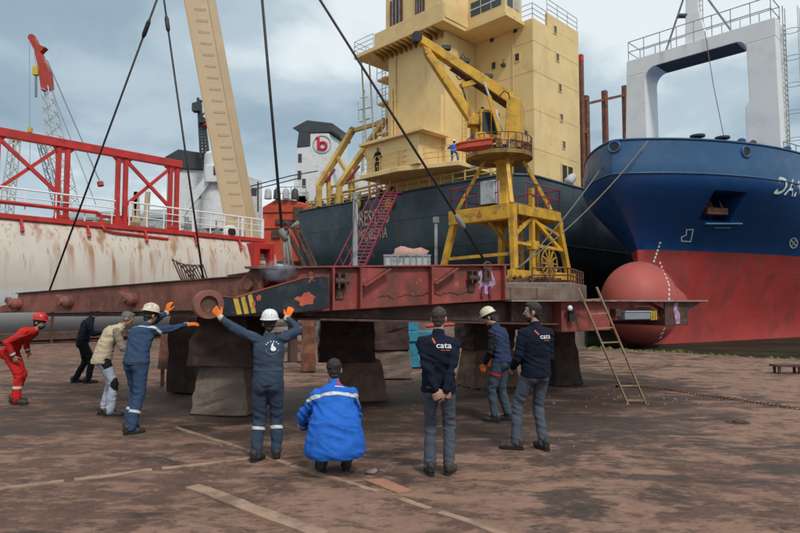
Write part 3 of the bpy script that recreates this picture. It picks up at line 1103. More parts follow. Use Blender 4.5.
block('concrete_block', 'farther stained concrete block seen between the squatting man and the fleece backed man', 'keel block', -.28, 14.3, 0.01, .66, 1.05, .9, .9, .8, CB, R(10), 5)
block('timber_block', 'farther dark timber block seen between squatting man and fleece backed man', 'timber block', -.32, 14.3, .665, 1.45, 1.0, .9, .9, .9, TIM, R(10), 6)
block('concrete_block', 'rust tinted concrete block behind the man in the cream hard hat', 'keel block', 1.86, 12.9, 0.01, .78, 1.15, .9, .9, .8, CBR, R(20), 7)
block('timber_block', 'dark timber block carrying the ramp behind the cream hard hat', 'timber block', 1.80, 12.9, .785, 1.4, .98, 1.05, .9, .9, TIM, R(20), 8)
block('concrete_block', 'leaning brown block just right of the man in black navy fleece with turned face', 'keel block', 3.42, 13.2, 0.01, 1.36, .82, .5, .8, .6, TIM, R(25), 9)
block('timber_block', 'dark timber block at the far left under the long beam', 'timber block', -4.1, 12.1, 0.01, 1.5, .75, .7, .8, .8, TIM, R(-25), 10)
block('timber_block', 'short rusty brown block seen under the blue hinge arm', 'timber block', -2.35, 15.5, 0.01, 1.4, .36, .32, .4, .4, MT['rustbrown'], R(5), 12)
# rusty crumpled plate leaning behind the blue coverall man
mb = B()
pp = []
for i in range(7):
    for j in range(5):
        pp.append(V((-5.05 + i * .16, 12.6 + .05 * math.sin(i * 1.3) + j * .04, .35 + j * .2 + .03 * math.cos(i))))
for q_ in (0, 1):
    mb.v += [tuple(p + V((0, .02 * q_, 0))) for p in pp]
for q_ in (0, 1):
    for i in range(6):
        for j in range(4):
            a = q_ * 35 + i * 5 + j
            mb.f.append((a, a + 5, a + 6, a + 1) if q_ == 0 else (a + 1, a + 6, a + 5, a))
            mb.mi.append(0)
mb.beam((-5.0, 12.75, 0), (-5.0, 12.75, .9), .06, .06)
mb.beam((-4.2, 12.75, 0), (-4.2, 12.75, .9), .06, .06)
tag(mb.build('rusty_plate', MT['rustbrown'], fix=False), 'crumpled rusty steel plate standing behind the leaning man in blue coveralls', 'steel plate')

# ------------------------------------------------------------------ boards and strips lying on the yard
BOARDS = [
    ((192, 487), (322, 536), .15, 'board', 'wide dusty board lying alone in the foreground left of centre', 'board', 'plank'),
    ((176, 428), (238, 447), .07, 'steel_strip', 'narrow pale strip running from the leaning man boots towards the pale block', 'steel strip', 'plank'),
    ((238, 447), (290, 465), .07, 'steel_strip', 'narrow pale strip passing under the boots of the man with spread arms', 'steel strip', 'plank'),
    ((292, 466), (378, 491), .07, 'steel_strip', 'narrow pale strip running past the boots of the squatting man', 'steel strip', 'plank'),
    ((400, 499), (430, 508), .07, 'steel_strip', 'shortest pale strip lying near the bottom edge between foreground boards', 'steel strip', 'plank'),
    ((440, 512), (520, 540), .08, 'steel_strip', 'pale strip leaving the bottom edge near the middle of the foreground', 'steel strip', 'plank'),
    ((0, 491), (64, 483.3), .085, 'steel_strip', 'thin pale strip at the left edge of the foreground', 'steel strip', 'plank'),
    ((74, 481.5), (152, 470.5), .085, 'steel_strip', 'thin pale strip second in the line from the left edge', 'steel strip', 'plank'),
    ((162, 469), (250, 458), .085, 'steel_strip', 'thin pale strip third in the line, ending by the work boots', 'steel strip', 'plank'),
]
for p0, p1, w, nm, lab, cat, m in BOARDS:
    a, b_ = ground_at(*p0), ground_at(*p1)
    mb = B()
    d = (b_ - a).normalized()
    sd = V((-d.y, d.x, 0))
    N_ = 10
    rings = []
    rnd = random.Random(int(p0[0]))
    for k in range(N_ + 1):
        p = a.lerp(b_, k / N_)
        z = ground_z(p.x, p.y)
        jw = w * rnd.uniform(.44, .52)
        h = .014 + rnd.uniform(-.003, .003) + (.012 if w > .1 else 0)
        rings.append([V((p.x, p.y, z - .02)) - sd * jw, V((p.x, p.y, z - .02)) + sd * jw, V((p.x, p.y, z + h)) + sd * jw, V((p.x, p.y, z + h)) - sd * jw])
    mb.loft(rings)
    tag(mb.build(nm, MT[m], bevel=.003), lab, cat, 'strips and boards lying on the yard')
# small orange-brown plate by the squatter
mb = B()
a, b_, c, d = [ground_at(*p) for p in ((366, 480), (391, 486), (410, 492), (398, 494))]
mb.prism([p + V((0, 0, ground_z(p.x, p.y) - .005)) for p in (ground_at(364, 480), ground_at(384, 479), ground_at(412, 491), ground_at(397, 493))], (0, 0, .02))
tag(mb.build('scrap_plate', mat('orange rusted plate', (.33, .155, .10), .85, 0, .2, 6, bump=.3), bevel=.003), 'small orange rusted plate lying flat behind the squatting man', 'steel plate')
# a dropped glove-like lump and a stone
mb = B()
p = ground_at(371, 473)
mb.ell(p + Z * .012, (V((1, 0, 0)), V((0, 1, 0)), Z), (.06, .05, .025), 9, 6)
mb.ell(p + V((.03, .02, .02)), (V((1, .3, 0)).normalized(), V((-.3, 1, 0)).normalized(), Z), (.04, .03, .02), 9, 6)
tag(mb.build('crushed_can', MT['paleplate'], bevel=0), 'small crushed grey scrap lying beside the squatting man boots', 'scrap')
# manhole-like rusty ring
mb = B()
p = ground_at(738, 422)
mb.torus(V((p.x, p.y, ground_z(p.x, p.y) + .005)), Z, .15, .012, 28, 6)
mb.torus(V((p.x + .05, p.y + .04, ground_z(p.x, p.y) + .012)), Z, .10, .010, 24, 6)
tag(mb.build('wire_ring', MT['rustdark']), 'dark rusty wire ring lying on bare ground at lower right', 'wire ring')
# chain across the right foreground
mb = B()
pts = [ground_at(*p) for p in ((640, 388), (668, 391), (704, 396), (740, 401), (775, 407), (806, 411))]
path = []
for a, b_ in zip(pts[:-1], pts[1:]):
    n_ = max(2, int((b_ - a).length / .062))
    path += [a.lerp(b_, k / n_) for k in range(n_)]
for k, p in enumerate(path):
    q_ = path[min(k + 1, len(path) - 1)]
    d = (q_ - p)
    if d.length < 1e-4:
        continue
    d.normalize()
    up = Z if k % 2 else V((-d.y, d.x, 0))
    p = V((p.x, p.y + .05 * math.sin(k * .21), ground_z(p.x, p.y) + .022))
    vs, fs = [], []
    n_, m_ = 10, 5
    s = up.cross(d).normalized()
    for i in range(n_):
        an = 2 * math.pi * i / n_
        r_ = d * (math.cos(an) * .042) + s * (math.sin(an) * .022)
        rn = r_.normalized()
        for j in range(m_):
            bb = 2 * math.pi * j / m_
            vs.append(p + r_ + rn * (.008 * math.cos(bb)) + up * (.008 * math.sin(bb)))
    for i in range(n_):
        for j in range(m_):
            fs.append((i * m_ + j, ((i + 1) % n_) * m_ + j, ((i + 1) % n_) * m_ + (j + 1) % m_, i * m_ + (j + 1) % m_))
    mb.add(vs, fs)
tag(mb.build('chain', MT['rustbrown'], smooth=True), 'rusty chain lying across the ground right of the ladder', 'chain')
# low dark trestle at the right edge
p = ground_at(789, 373)
tr = thing('steel_trestle', 'low dark steel trestle on the ground at the right edge near the water', 'trestle', p)
mb = B()
mb.box(p + V((.25, 0, .19)), (1.3, .3, .05))
mb.build('top_beam', MT['rustdark'], tr)
for k in (-.3, .2, .75):
    for j in (-.1, .1):
        B().beam(p + V((k, j, -.02)), p + V((k, j, .165)), .05, .05).build('leg', MT['rustdark'], tr)
# offcut under the ladder
p = ground_at(628, 388)
mb = B()
mb.box(p + Z * .03, (.5, .12, .06), Matrix.Rotation(R(10), 3, 'Z'))
mb.box(p + V((.12, .1, .05)), (.22, .1, .06), Matrix.Rotation(R(-20), 3, 'Z'))
tag(mb.build('timber_offcut', MT['black'], bevel=.008), 'black timber offcut lying behind the foot of the ladder', 'offcut')

# ------------------------------------------------------------------ timber ladder
lad = thing('ladder', 'pale timber ladder leaning on the edge of the steel ramp', 'ladder', ground_at(632, 402))
bl, br_ = ground_at(628, 404.5), ground_at(646, 404.5)
tl, tr_ = at(578, 288, 10.50), at(596.5, 287, 10.60)
for a, b_ in ((bl, tl), (br_, tr_)):
    B().beam(a, b_, .028, .06, (b_ - a).cross(br_ - bl)).build('rail', MT['ladderwood'], lad, bevel=.004)
for k in range(8):
    f = .035 + k * .123
    B().beam(bl.lerp(tl, f) + (br_ - bl) * .02, br_.lerp(tr_, f) - (br_ - bl) * .02, .04, .024, Z).build('rung', MT['ladderwood'], lad, bevel=.003)

# ------------------------------------------------------------------ things seen under the ramp
p = at(418, 333, 16.5)
cm = thing('pump_unit', 'cyan painted machine standing under the ramp beside the fleece backed man', 'machine', (p.x, p.y, .02))
mb = B()
mb.box((p.x, p.y, .85), (1.0, .6, .28))
mb.box((p.x, p.y, .36), (.9, .5, .68))
mb.build('base', MT['cyan'], cm, bevel=.02)
B().box((p.x - .15, p.y, 1.22), (.3, .4, .46)).build('pump_housing', MT['cyan'], cm, bevel=.03)
B().tube((p.x - .3, p.y - .1, 1.0), (p.x - .3, p.y - .1, 1.55), .06, 10).build('valve', MT['stripe'], cm)
mb = B()
mb.path([(p.x + .2, p.y - .2, 1.12), (p.x + 1.3, p.y - .1, 1.2), (p.x + 1.4, p.y - .1, .9), (p.x + 1.4, p.y - .1, 0)], .05, 8)
tag(mb.build('bent_pipe', MT['redpaint']), 'bent red pipe standing beside the cyan machine under the ramp', 'pipe')
rnd = random.Random(5)
for i, (px, py, yy, lab) in enumerate(((352, 322, 19, 'heap of pale timber offcuts seen through the gap above the squatting man'), (286, 319, 18, 'small heap of pale timber seen under the blue hinge arm'))):
    p = at(px, py, yy)
    hp = thing('timber_heap', lab, 'timber heap', (p.x, p.y, 0))
    for k in range(9):
        a = V((p.x + rnd.uniform(-.9, .1), p.y + rnd.uniform(-.2, .2), 0))
        z_ = .08 + k * (1.30 / 9)
        B().beam(V((a.x, a.y, z_)), V((a.x + rnd.uniform(1.0, 1.6), a.y + rnd.uniform(-.2, .2), z_ + rnd.uniform(-.04, .10))), .16, .14).build('plank', MT['paleplate'], hp)

# ================================================================== BLUE AND RED SHIP (right)
SA = V((.72, .69, 0)).normalized()       # aft
SPT = V((.69, -.72, 0)).normalized()     # port, towards the camera
S0 = V((12.0, 30.0, 0))


def tabl(x, tab):
    for (a, va), (b_, vb) in zip(tab[:-1], tab[1:]):
        if x <= b_:
            f = max(0.0, (x - a) / (b_ - a))
            return va + (vb - va) * f
    return tab[-1][1]


STEM = [(-3, .6), (0, 0), (4.4, .2), (5.0, .6), (5.7, 1.25), (6.56, 2.0), (7.3, 2.5), (7.85, 2.7), (9.3, 2.5)]


def half(t, z):
    f = min(1.0, max(0.0, (z - .5) / 6.9))
    f = f ** 1.15
    L = 30 + (12.5 - 30) * f
    n = 1.5 + .55 * f
    m_ = 1.0 + .33 * f
    bm_ = 5.8
    u = min(1.0, max(0.0, t / L))
    return bm_ * (max(0.0, 1 - (1 - u) ** n)) ** (1 / m_)


def ship_pt(t, z, side):
    k = tabl(z, STEM)
    b_ = half(t, z)
    if z > 7.8:
        b_ += (z - 7.8) * .02
    return S0 - SA * k + SA * t + SPT * (b_ * side) + Z * z


def sheer(t):
    return 0.0


zs = [-1.5, -.5, 0, .8, 1.6, 2.4, 3.2, 3.8, 4.4, 4.8, 5.2, 5.6, 6.0, 6.4, 6.8, 7.2, 7.55, 7.8, 7.88, 8.4, 8.9, 9.45]
ZB = 9.45
ts = [0, .03, .1, .2, .35, .55, .8, 1.1, 1.5, 2, 2.5, 3, 3.6, 4.2, 5, 6, 7, 8, 9, 10, 11, 12, 13, 14, 15, 16, 18, 20, 22, 25, 28, 32, 38, 46, 60]
mb = B()
nz = len(zs)
idx = {}
for side in (1, -1):
    for i, t in enumerate(ts):
        for j, z in enumerate(zs):
            if i == 0 and side == -1:
                idx[(side, i, j)] = idx[(1, i, j)]
                continue
            p = ship_pt(t, z, side if i else 0)
            if z == ZB:
                p.z += .0
            mb.v.append(tuple(p))
            idx[(side, i, j)] = len(mb.v) - 1
for side in (1, -1):
    for i in range(len(ts) - 1):
        for j in range(nz - 1):
            f = (idx[(side, i, j)], idx[(side, i + 1, j)], idx[(side, i + 1, j + 1)], idx[(side, i, j + 1)])
            if side == -1:
                f = f[::-1]
            if len(set(f)) < 3:
                continue
            mb.f.append(tuple(dict.fromkeys(f)))
            mb.mi.append(1 if zs[j + 1] <= 4.41 else (2 if zs[j] >= 7.85 else 0))
for i in range(len(ts) - 1):       # deck and bottom
    for j, fl in ((nz - 1, False), (0, True)):
        f = [idx[(1, i, j)], idx[(1, i + 1, j)], idx[(-1, i + 1, j)], idx[(-1, i, j)]]
        if fl:
            f = f[::-1]
        f = tuple(dict.fromkeys(f))
        mb.f.append(f)
        mb.mi.append(0)
n_ = len(ts) - 1
mb.f.append(tuple([idx[(1, n_, j)] for j in range(nz)] + [idx[(-1, n_, j)] for j in range(nz - 1, -1, -1)]))
mb.mi.append(0)
cs = thing('cargo_ship', 'blue and red cargo ship with a bulbous bow and a white portal on deck', 'ship', (12, 30, 0))
hull = mb.build('hull', [MT['hullblue'], MT['hullred'], MT['hullpale']], cs)
hull.data.polygons.foreach_set('use_smooth', [True] * len(hull.data.polygons))
hull.data.set_sharp_from_angle(angle=R(20))
cs_bvh = bvh_of(hull)


def on_ship(px, py, off=0.0):
    """Where the sight line of photo pixel (px, py) meets the hull (found once, to set out its marks)."""
    o = V((0, 0, EYE))
    for k in range(40):
        h = cs_bvh.ray_cast(o, (at(px, py + k, 30) - o).normalized())
        if h[0] is not None:
            break
    return h[0] + h[1] * off, h[1]


# anchor pocket cut into the hull
pc, pn = on_ship(722, 207)
cut = B()
ph = V((pn.x, pn.y, 0)).normalized()
pr = V((-ph.y, ph.x, 0))
if pr.x < 0:
    pr = -pr
cut.frame(pc - pr * .95 - Z * .62 - ph * 1.6, pr, ph, Z, 1.9, 2.6, 1.3)
co = cut.build('cutter', None)
co.data.materials.append(MT['hullblue'])
bo = hull.modifiers.new('cut', 'BOOLEAN')
bo.object = co
bo.operation = 'DIFFERENCE'
bo.solver = 'EXACT'
co.location = -ORG[hull]
hull.location = -ORG[hull]
hull.parent = None
hull.location = (0, 0, 0)
me2 = eval_mesh(hull, 'hull')
hull.modifiers.clear()
hull.data = me2
hull.parent = cs
bpy.data.objects.remove(co)
apc = pc - ph * .95
mb = B()
mb.cap(apc + Z * .45, apc + ph * .35 - Z * .12, .13, .13)
mb.build('shank', MT['rustbrown'], hull)
mb = B()
mb.beam(apc + ph * .5 - pr * .62 - Z * .16, apc + ph * .5 + pr * .62 - Z * .16, .4, .34)
for sg in (-1, 1):
    mb.beam(apc + ph * .45 + pr * (.55 * sg) - Z * .1, apc + ph * .35 + pr * (.42 * sg) + Z * .42, .26, .14, w2=.08, h2=.06)
mb.build('anchor', MT['rustbrown'], hull, bevel=.03)
mb = B()
q, _ = on_ship(704, 224)
q2, _ = on_ship(740, 224)
mb.beam(q + ph * .05, q2 + ph * .05, .22, .07)
mb.beam(on_ship(714, 228)[0], on_ship(730, 228)[0], .14, .05)
mb.build('ledge', mat('pale blue ledge paint', (.10, .22, .33), .5, bump=0), hull, bevel=.01)
# bulwark rail and knuckle
for z_, r_, nm in ((ZB + .04, .06, 'bulwark_rail'), (7.84, .05, 'knuckle_bar')):
    mb = B()
    pts = [ship_pt(t, z_, -1) for t in reversed(ts[1:30])] + [ship_pt(t, z_, 1 if t else 0) for t in ts[:30]]
    mb.path(pts, r_, 6)
    mb.build(nm, MT['hullpale'], cs, smooth=True)
# bulb
mb = B()
bc = V((11.25, 28.25, 1.72))
mb.ell(bc, (SA, SPT, Z), (2.1, 1.66, 1.98), 40, 28)
mb.cap(bc, bc + SA * 4.5 - SPT * .3, 1.70, .8, 32)
bulb = mb.build('bulbous_bow', MT['bulbred'], cs, smooth=True)
# draught marks, bow symbol, thruster symbol
bb = bvh_of(bulb)


def on_bulb(px, py):
    o = V((0, 0, EYE))
    d = (at(px, py, 28) - o).normalized()
    h = bb.ray_cast(o, d)
    h2 = cs_bvh.ray_cast(o, d)
    if h[0] is None or (h2[0] is not None and h2[3] < h[3]):
        h = h2
    return h[0], h[1]


k = 0
for (a, b_, n_) in (((660, 243), (654, 261), 6), ((660, 263), (668, 282), 6), ((669, 285), (669, 299), 4), ((664, 329), (660, 338), 3)):
    for i in range(n_):
        f = i / max(1, n_ - 1)
        h = on_bulb(a[0] + (b_[0] - a[0]) * f, a[1] + (b_[1] - a[1]) * f)
        if h[0] is None:
            continue
        nrm = h[1]
        s = nrm.cross(Z).normalized()
        u = s.cross(nrm).normalized()
        if u.z < 0:
            u = -u
        mb = B()
        mb.frame(h[0] + nrm * -.01 - s * .05 - u * .06, s, u, nrm, .10, .12, .022)
        mb.build('draught_mark', MT['label'], cs)


def hull_print(name, strips, thick):
    """Flat painted outline: list of pixel polylines set out on the hull."""
    mb = B()
    for pl in strips:
        for a, b_ in zip(pl[:-1], pl[1:]):
            (p, n1), (q, n2) = on_ship(*a), on_ship(*b_)
            d = (q - p).normalized()
            s = n1.cross(d).normalized() * thick / 2
            e = d * thick * .4
            mb.add([p - s - e + n1 * .012, q - s + e + n2 * .012, q + s + e + n2 * .012, p + s - e + n1 * .012], [(0, 1, 2, 3)])
    return mb.build(name, MT['label'], cs, fix=False)


hull_print('bow_mark', [[(693, 229.5), (686.5, 229.5), (686, 235), (681.5, 237), (681.5, 241), (690.5, 241.5), (693, 229.5)]], .06)
hull_print('thruster_mark', [[(793.5 + 4.2 * math.cos(a * .5236) * (.9), 243 + 5 * math.sin(a * .5236)) for a in range(13)], [(790.5, 239.5), (796.5, 246.5)], [(796, 239.5), (791, 246.5)]], .07)
# ship's name
(pa, na), (pb, nb) = on_ship(772.5, 193.5), on_ship(798, 197)
xd = (pb - pa)
xd.normalize()
tm = text_mesh('DAN', 1.18, .22, 1.06)
xs_ = [v.co.x for v in tm.vertices]
ray = V((-na.x, -na.y, 0)).normalized()
drape(tm, pa, xd, Z, ray, cs_bvh, .03, 6)
link_mesh('ship_name', shift_mesh(tm, -ORG[cs]), MT['label'], cs)
# fairlead holes and rollers
for px, py in ((614, 147), (746, 152)):
    p, nr = on_ship(px, py)
    mb = B()
    mb.torus(p, nr, .26, .07, 22, 8)
    f = mb.build('fairlead', MT['hullpale'], cs, smooth=True)
    B().lathe([(.22, -.03), (.22, .03)], p + nr * .0, nr, 18).build('hole', MT['black'], f)
for px, py in ((648, 138), (663, 138)):
    t = 3.0 if px < 655 else 4.2
    p = ship_pt(t, ZB + .06, 1) - SPT * .35
    mb = B()
    mb.lathe([(.18, -.1), (.16, .12), (.34, .18), (.34, .27), (.2, .3)], p, Z, 18)
    mb.build('mooring_roller', MT['darkgrey'], cs, auto=True)
for t in (8.6, 10.6, 5.2):
    p = ship_pt(t, ZB + .04, 1) - SPT * .3
    B().lathe([(.2, 0), (.2, .22), (.12, .3)], p, Z, 12).build('bollard', MT['hullblue'], cs)
# open rail along the port edge further aft
mb = B()
for t in np.arange(8.0, 26, 1.2):
    p = ship_pt(t, ZB, 1) - SPT * .15
    mb.tube(p, p + Z * .5, .025, 6)
pts = [ship_pt(t, ZB + .5, 1) - SPT * .17 for t in np.arange(8.0, 26, .8)]
mb.path(pts, .025, 6)
mb.build('deck_rail', MT['grey'], cs)
# winch lump on the far bow
p = ship_pt(1.2, ZB + .06, -1) + SPT * .4
mb = B()
mb.cap(p, p + V((.5, .2, .35)), .22, .15, 10)
mb.cap(p + V((.4, 0, 0)), p + V((.9, .4, .1)), .25, .2, 10)
mb.build('covered_winch', MT['rustbrown'], cs, smooth=True)

# white portal over the bow
gp = thing('deck_portal', 'white portal frame with mast and handrail standing on the blue ship bow', 'portal frame', (17, 35, 8.6))
GC = S0 + SA * 13.5 - SA * 3.6
GC = V((8.04, 26.2, 0)) + SA * 13.4


def GP(p, a, z):
    return GC + SPT * p + SA * a + Z * z


def gblock(mb, poly, a0, a1):
    mb.prism([GP(p, a0, z) for p, z in poly], SA * (a1 - a0))
    return mb


ZT = 17.15
# outline: one bent frame, legs widen downwards, rounded inner corners
mb = B()
outer = [(-4.6, 8.5), (-4.35, ZT)]


def arc(cx_, cz, r, a0, a1, n=6):
    return [(cx_ + r * math.cos(R(a0 + (a1 - a0) * k / n)), cz + r * math.sin(R(a0 + (a1 - a0) * k / n))) for k in range(n + 1)]


leg_l = [(-4.05, 8.5), (-3.75, ZT - 1.0), (-2.55, ZT - 1.0), (-2.5, 8.5)]
gblock(B(), leg_l, -.9, .9).build('leg', MT['white'], gp, bevel=.05)
leg_r = [(3.0, 8.5), (3.0, 12.6), (3.22, 12.9), (3.15, ZT - 1.0), (4.6, ZT - 1.0), (4.7, 8.5)]
gblock(B(), leg_r, -.9, .9).build('leg', MT['white'], gp, bevel=.05)
bt = [(-3.75, ZT - 1.003), (-3.70, ZT), (4.60, ZT), (4.60, ZT - 1.003), (3.15, ZT - 1.003)] + \
     arc(2.65, ZT - 1.25, .5, 0, 90)[0:] + arc(-1.85, ZT - 1.45, .7, 90, 180) + [(-2.55, ZT - 1.003)]
gblock(B(), bt, -.9, .9).build('cross_beam', MT['white'], gp, bevel=.04)
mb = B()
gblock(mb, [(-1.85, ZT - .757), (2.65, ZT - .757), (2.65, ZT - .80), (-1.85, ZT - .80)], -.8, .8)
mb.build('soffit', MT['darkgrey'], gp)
mb = B()
for a in (-.85, .85):
    for p in np.arange(-3.6, 4.6, 1.0):
        mb.tube(GP(p, a, ZT), GP(p, a, ZT + 1.25), .03, 6)
    for h in (.6, 1.25):
        mb.tube(GP(-3.6, a, ZT + h), GP(4.4, a, ZT + h), .03, 6)
for p in (-3.6, 4.4):
    for h in (.6, 1.25):
        mb.tube(GP(p, -.85, ZT + h), GP(p, .85, ZT + h), .03, 6)
mb.build('handrail', MT['lightgrey'], gp)
mb = B()
mb.prism([GP(-.35, -.25, ZT), GP(.95, -.25, ZT), GP(.45, -.15, ZT + 2.2), GP(.28, -.05, ZT + 9), GP(-.08, -.05, ZT + 9)], SA * .5)
mb.build('mast', MT['white'], gp, bevel=.03)
mb = B()
mb.tube(GP(-1.7, 0, ZT), GP(.0, 0, ZT + 4.4), .06, 8)
mb.tube(GP(2.3, 0, ZT + .1), GP(.2, 0, ZT + 4.2), .06, 8)
mb.build('mast_stay', MT['grey'], gp)
mb = B()
mb.box(GP(-.45, -.2, ZT + 2.1), (.5, .4, .12))
mb.build('mast_light', MT['darkgrey'], gp)
mb = B()
for k in range(11):
    mb.tube(GP(.30, .1, ZT + 2.2 + .3 * k), GP(.62, .1, ZT + 2.2 + .3 * k), .02, 5)
mb.tube(GP(.62, .1, ZT + 1.2), GP(.62, .1, ZT + 6), .025, 6)
mb.build('mast_ladder', MT['lightgrey'], gp)
mb = B()
for k in range(30):
    z_ = 8.9 + .28 * k
    mb.tube(GP(4.75, .0, z_), GP(4.75, .45, z_), .025, 5)
mb.tube(GP(4.75, .0, 8.6), GP(4.75, .0, ZT + .9), .03, 6)
mb.tube(GP(4.75, .45, 8.6), GP(4.75, .45, ZT + .9), .03, 6)
for k in range(5):
    mb.torus(GP(5.1, .22, 10.6 + 1.5 * k), Z, .4, .02, 16, 5)
for a in (-.15, .22, .6):
    mb.tube(GP(5.48, a, 10.6), GP(5.48, a, ZT + .6), .02, 5)
mb.build('caged_ladder', MT['lightgrey'], gp)
for p_, z_ in ((3.4, 10.4), (3.9, 9.6)):
    mb = B()
    mb.lathe([(.12, 0), (.2, .3)], GP(p_, -.92, z_), -SA, 12)
    mb.build('deck_lamp', MT['rustbrown'], gp)
mb = B()
mb.path([GP(1.05, -.95, ZT + .4), GP(1.45, -1.0, ZT - 3), GP(2.2, -1.1, 9.3)], .022, 5)
mb.build('hanging_line', MT['rope'], gp)

# ================================================================== SLATE HULLED SHIP WITH THE BEIGE TOWER
E1 = V((.7071, -.7071, 0))
E2 = V((.7071, .7071, 0))
P0 = V((7.2, 36.0, 0))


def PP(r, s, z):
    """r metres from the near quarter towards the far one, s metres forward of the transom."""
    p = P0 - E1 * r + E2 * s
    return V((p.x, p.y, z))


fs = thing('stern_ship', 'slate hulled ship seen from its stern, carrying a tall beige tower', 'ship', (7.2, 36, 0))
# plan: transom with rounded near quarter
WID = 22.6


def plan(inset, tuck):
    pts = [(WID - inset * .3, .0 + tuck)]
    pts += [(16, tuck), (10, tuck), (5, tuck), (3.0, tuck + .02)]
    for k in range(7):
        a = R(90 * k / 6)
        pts.append((2.2 + inset - 2.2 * math.sin(a), 2.2 + tuck - 2.2 * math.cos(a)))
    for s_ in (5, 9, 14, 20, 30, 60):
        pts.append((inset, s_ + tuck))
    pts.append((WID - inset, 60 + tuck))
    return pts


mb = B()
lv = [(-1.0, 2.6, 7.5), (.6, 1.8, 5.0), (2.2, .9, 2.4), (3.6, .35, .9), (4.8, .1, .25), (6.2, 0, 0), (8.0, 0, 0), (9.7, 0, 0)]
rings = []
for z_, ins, tk in lv:
    rings.append([PP(r, s_, z_) for r, s_ in plan(ins, tk)])
mb.loft(rings)
hl = mb.build('hull', [MT['hullslate'], MT['hullbrown']], fs, auto=True)
for p in hl.data.polygons:
    if p.center.z < 4.0:
        p.material_index = 0 if p.center.x > 2.5 else 1
fs_bvh = bvh_of(hl)
# sheer strake line, welded plate seams
mb = B()
mb.path([PP(r, s_ - .0, 9.72) for r, s_ in plan(0, 0)[:-3]], .09, 6)
mb.build('gunwale', MT['hullslate'], fs)
mb = B()
for z_ in (5.6, 7.7):
    mb.path([PP(r, s_, z_) for r, s_ in plan(0, 0)[:-3]], .02, 4)
mb.build('plate_seam', MT['hullslate'], fs)


def on_stern(px, py):
    o = V((0, 0, EYE))
    d = (at(px, py, 45) - o).normalized()
    h = fs_bvh.ray_cast(o, d)
    return h[0], h[1]


for txt, a, b_, m_ in (('PRESIDIO', (355, 227), (390, 216.5), 'labeldirty'), ('MONROVIA', (358.5, 240.5), (387.5, 233), 'labeldirty')):
    p, q = on_stern(*a)[0], on_stern(*b_)[0]
    tm = text_mesh(txt, 1.0)
    w_ = max(v.co.x for v in tm.vertices)
    h_ = max(v.co.y for v in tm.vertices)
    Lr = (q - p).length
    hh = 1.15 if txt[0] == 'P' else .82
    xd = (q - p).normalized()
    for v in tm.vertices:
        v.co.x *= Lr / w_
        v.co.y *= hh / h_
    drape(tm, p, V((xd.x, xd.y, 0)).normalized(), Z, E2, fs_bvh, .03, 6)
    link_mesh('ship_name' if txt[0] == 'P' else 'home_port', shift_mesh(tm, -ORG[fs]), MT[m_], fs)
mb = B()
for k in range(9):
    p = on_stern(366.5 + k * 1.25, 241.2 - k * .25)[0]
    if k == 2:
        continue
    mb.frame(p - E2 * .03, -E1, Z, E2, .0 + .09, .22, .02)
mb.build('small_lettering', MT['labeldirty'], fs)
# yellow-painted lamp discs / buoys on the stern
for px, py in ((359, 204.5), (390.5, 204), (560.5, 225)):
    p, nr = on_stern(px, min(py, 215) if px < 400 else py)
    if px < 400:
        p.z = at(px, py, p.y).z
    mb = B()
    mb.torus(p - V((.1, .1, 0)), nr, .28, .13, 20, 8)
    mb.lathe([(.2, -.05), (.2, .05)], p - V((.1, .1, 0)), nr, 14)
    mb.build('life_ring', mat('yellow ring', (.62, .42, .03), .5, bump=0) if 'yellow ring' not in bpy.data.materials else bpy.data.materials['yellow ring'], fs, smooth=True)

BE = MT['beige']
# ---- tower
SZ = 10.75
R1, S1 = 1.5, 4.2          # C-D corner
RB, SB = 6.5, 4.2          # concave corner
RA, SA_ = 6.5, .8          # A-B corner
RL = 12.26                 # far end of face A
tw = thing('deckhouse_tower', 'tall beige deckhouse tower with overhanging bridge deck on the slate ship', 'deckhouse', PP(6.5, 5, 10.0))
SEND = S1 + 6.3


def pblock(mb, r0, r1, s0, s1, z0, z1):
    mb.frame(PP(r1, s0, z0), E1, E2, Z, r1 - r0, s1 - s0, z1 - z0)
    return mb


pblock(B(), R1, RB - .005, S1, SEND, 9.6, 21.3).build('stair_tower', BE, tw, bevel=.04)
pblock(B(), RB, RL, SA_, SEND + 2, 9.6, 20.9).build('engine_casing', BE, tw, bevel=.04)
# horizontal deck seams
mb = B()
for z_ in (12.2, 14.9, 17.6, 19.7):
    pblock(mb, R1 - .015, RB - .02, S1 - .015, SEND, z_, z_ + .05)
mb.build('deck_seam', BE, tw)
# raised parapet on the near side
pblock(B(), R1 + .003, R1 + .2, S1 + 1.9, SEND - .003, 21.3, 22.3).build('parapet', BE, tw)
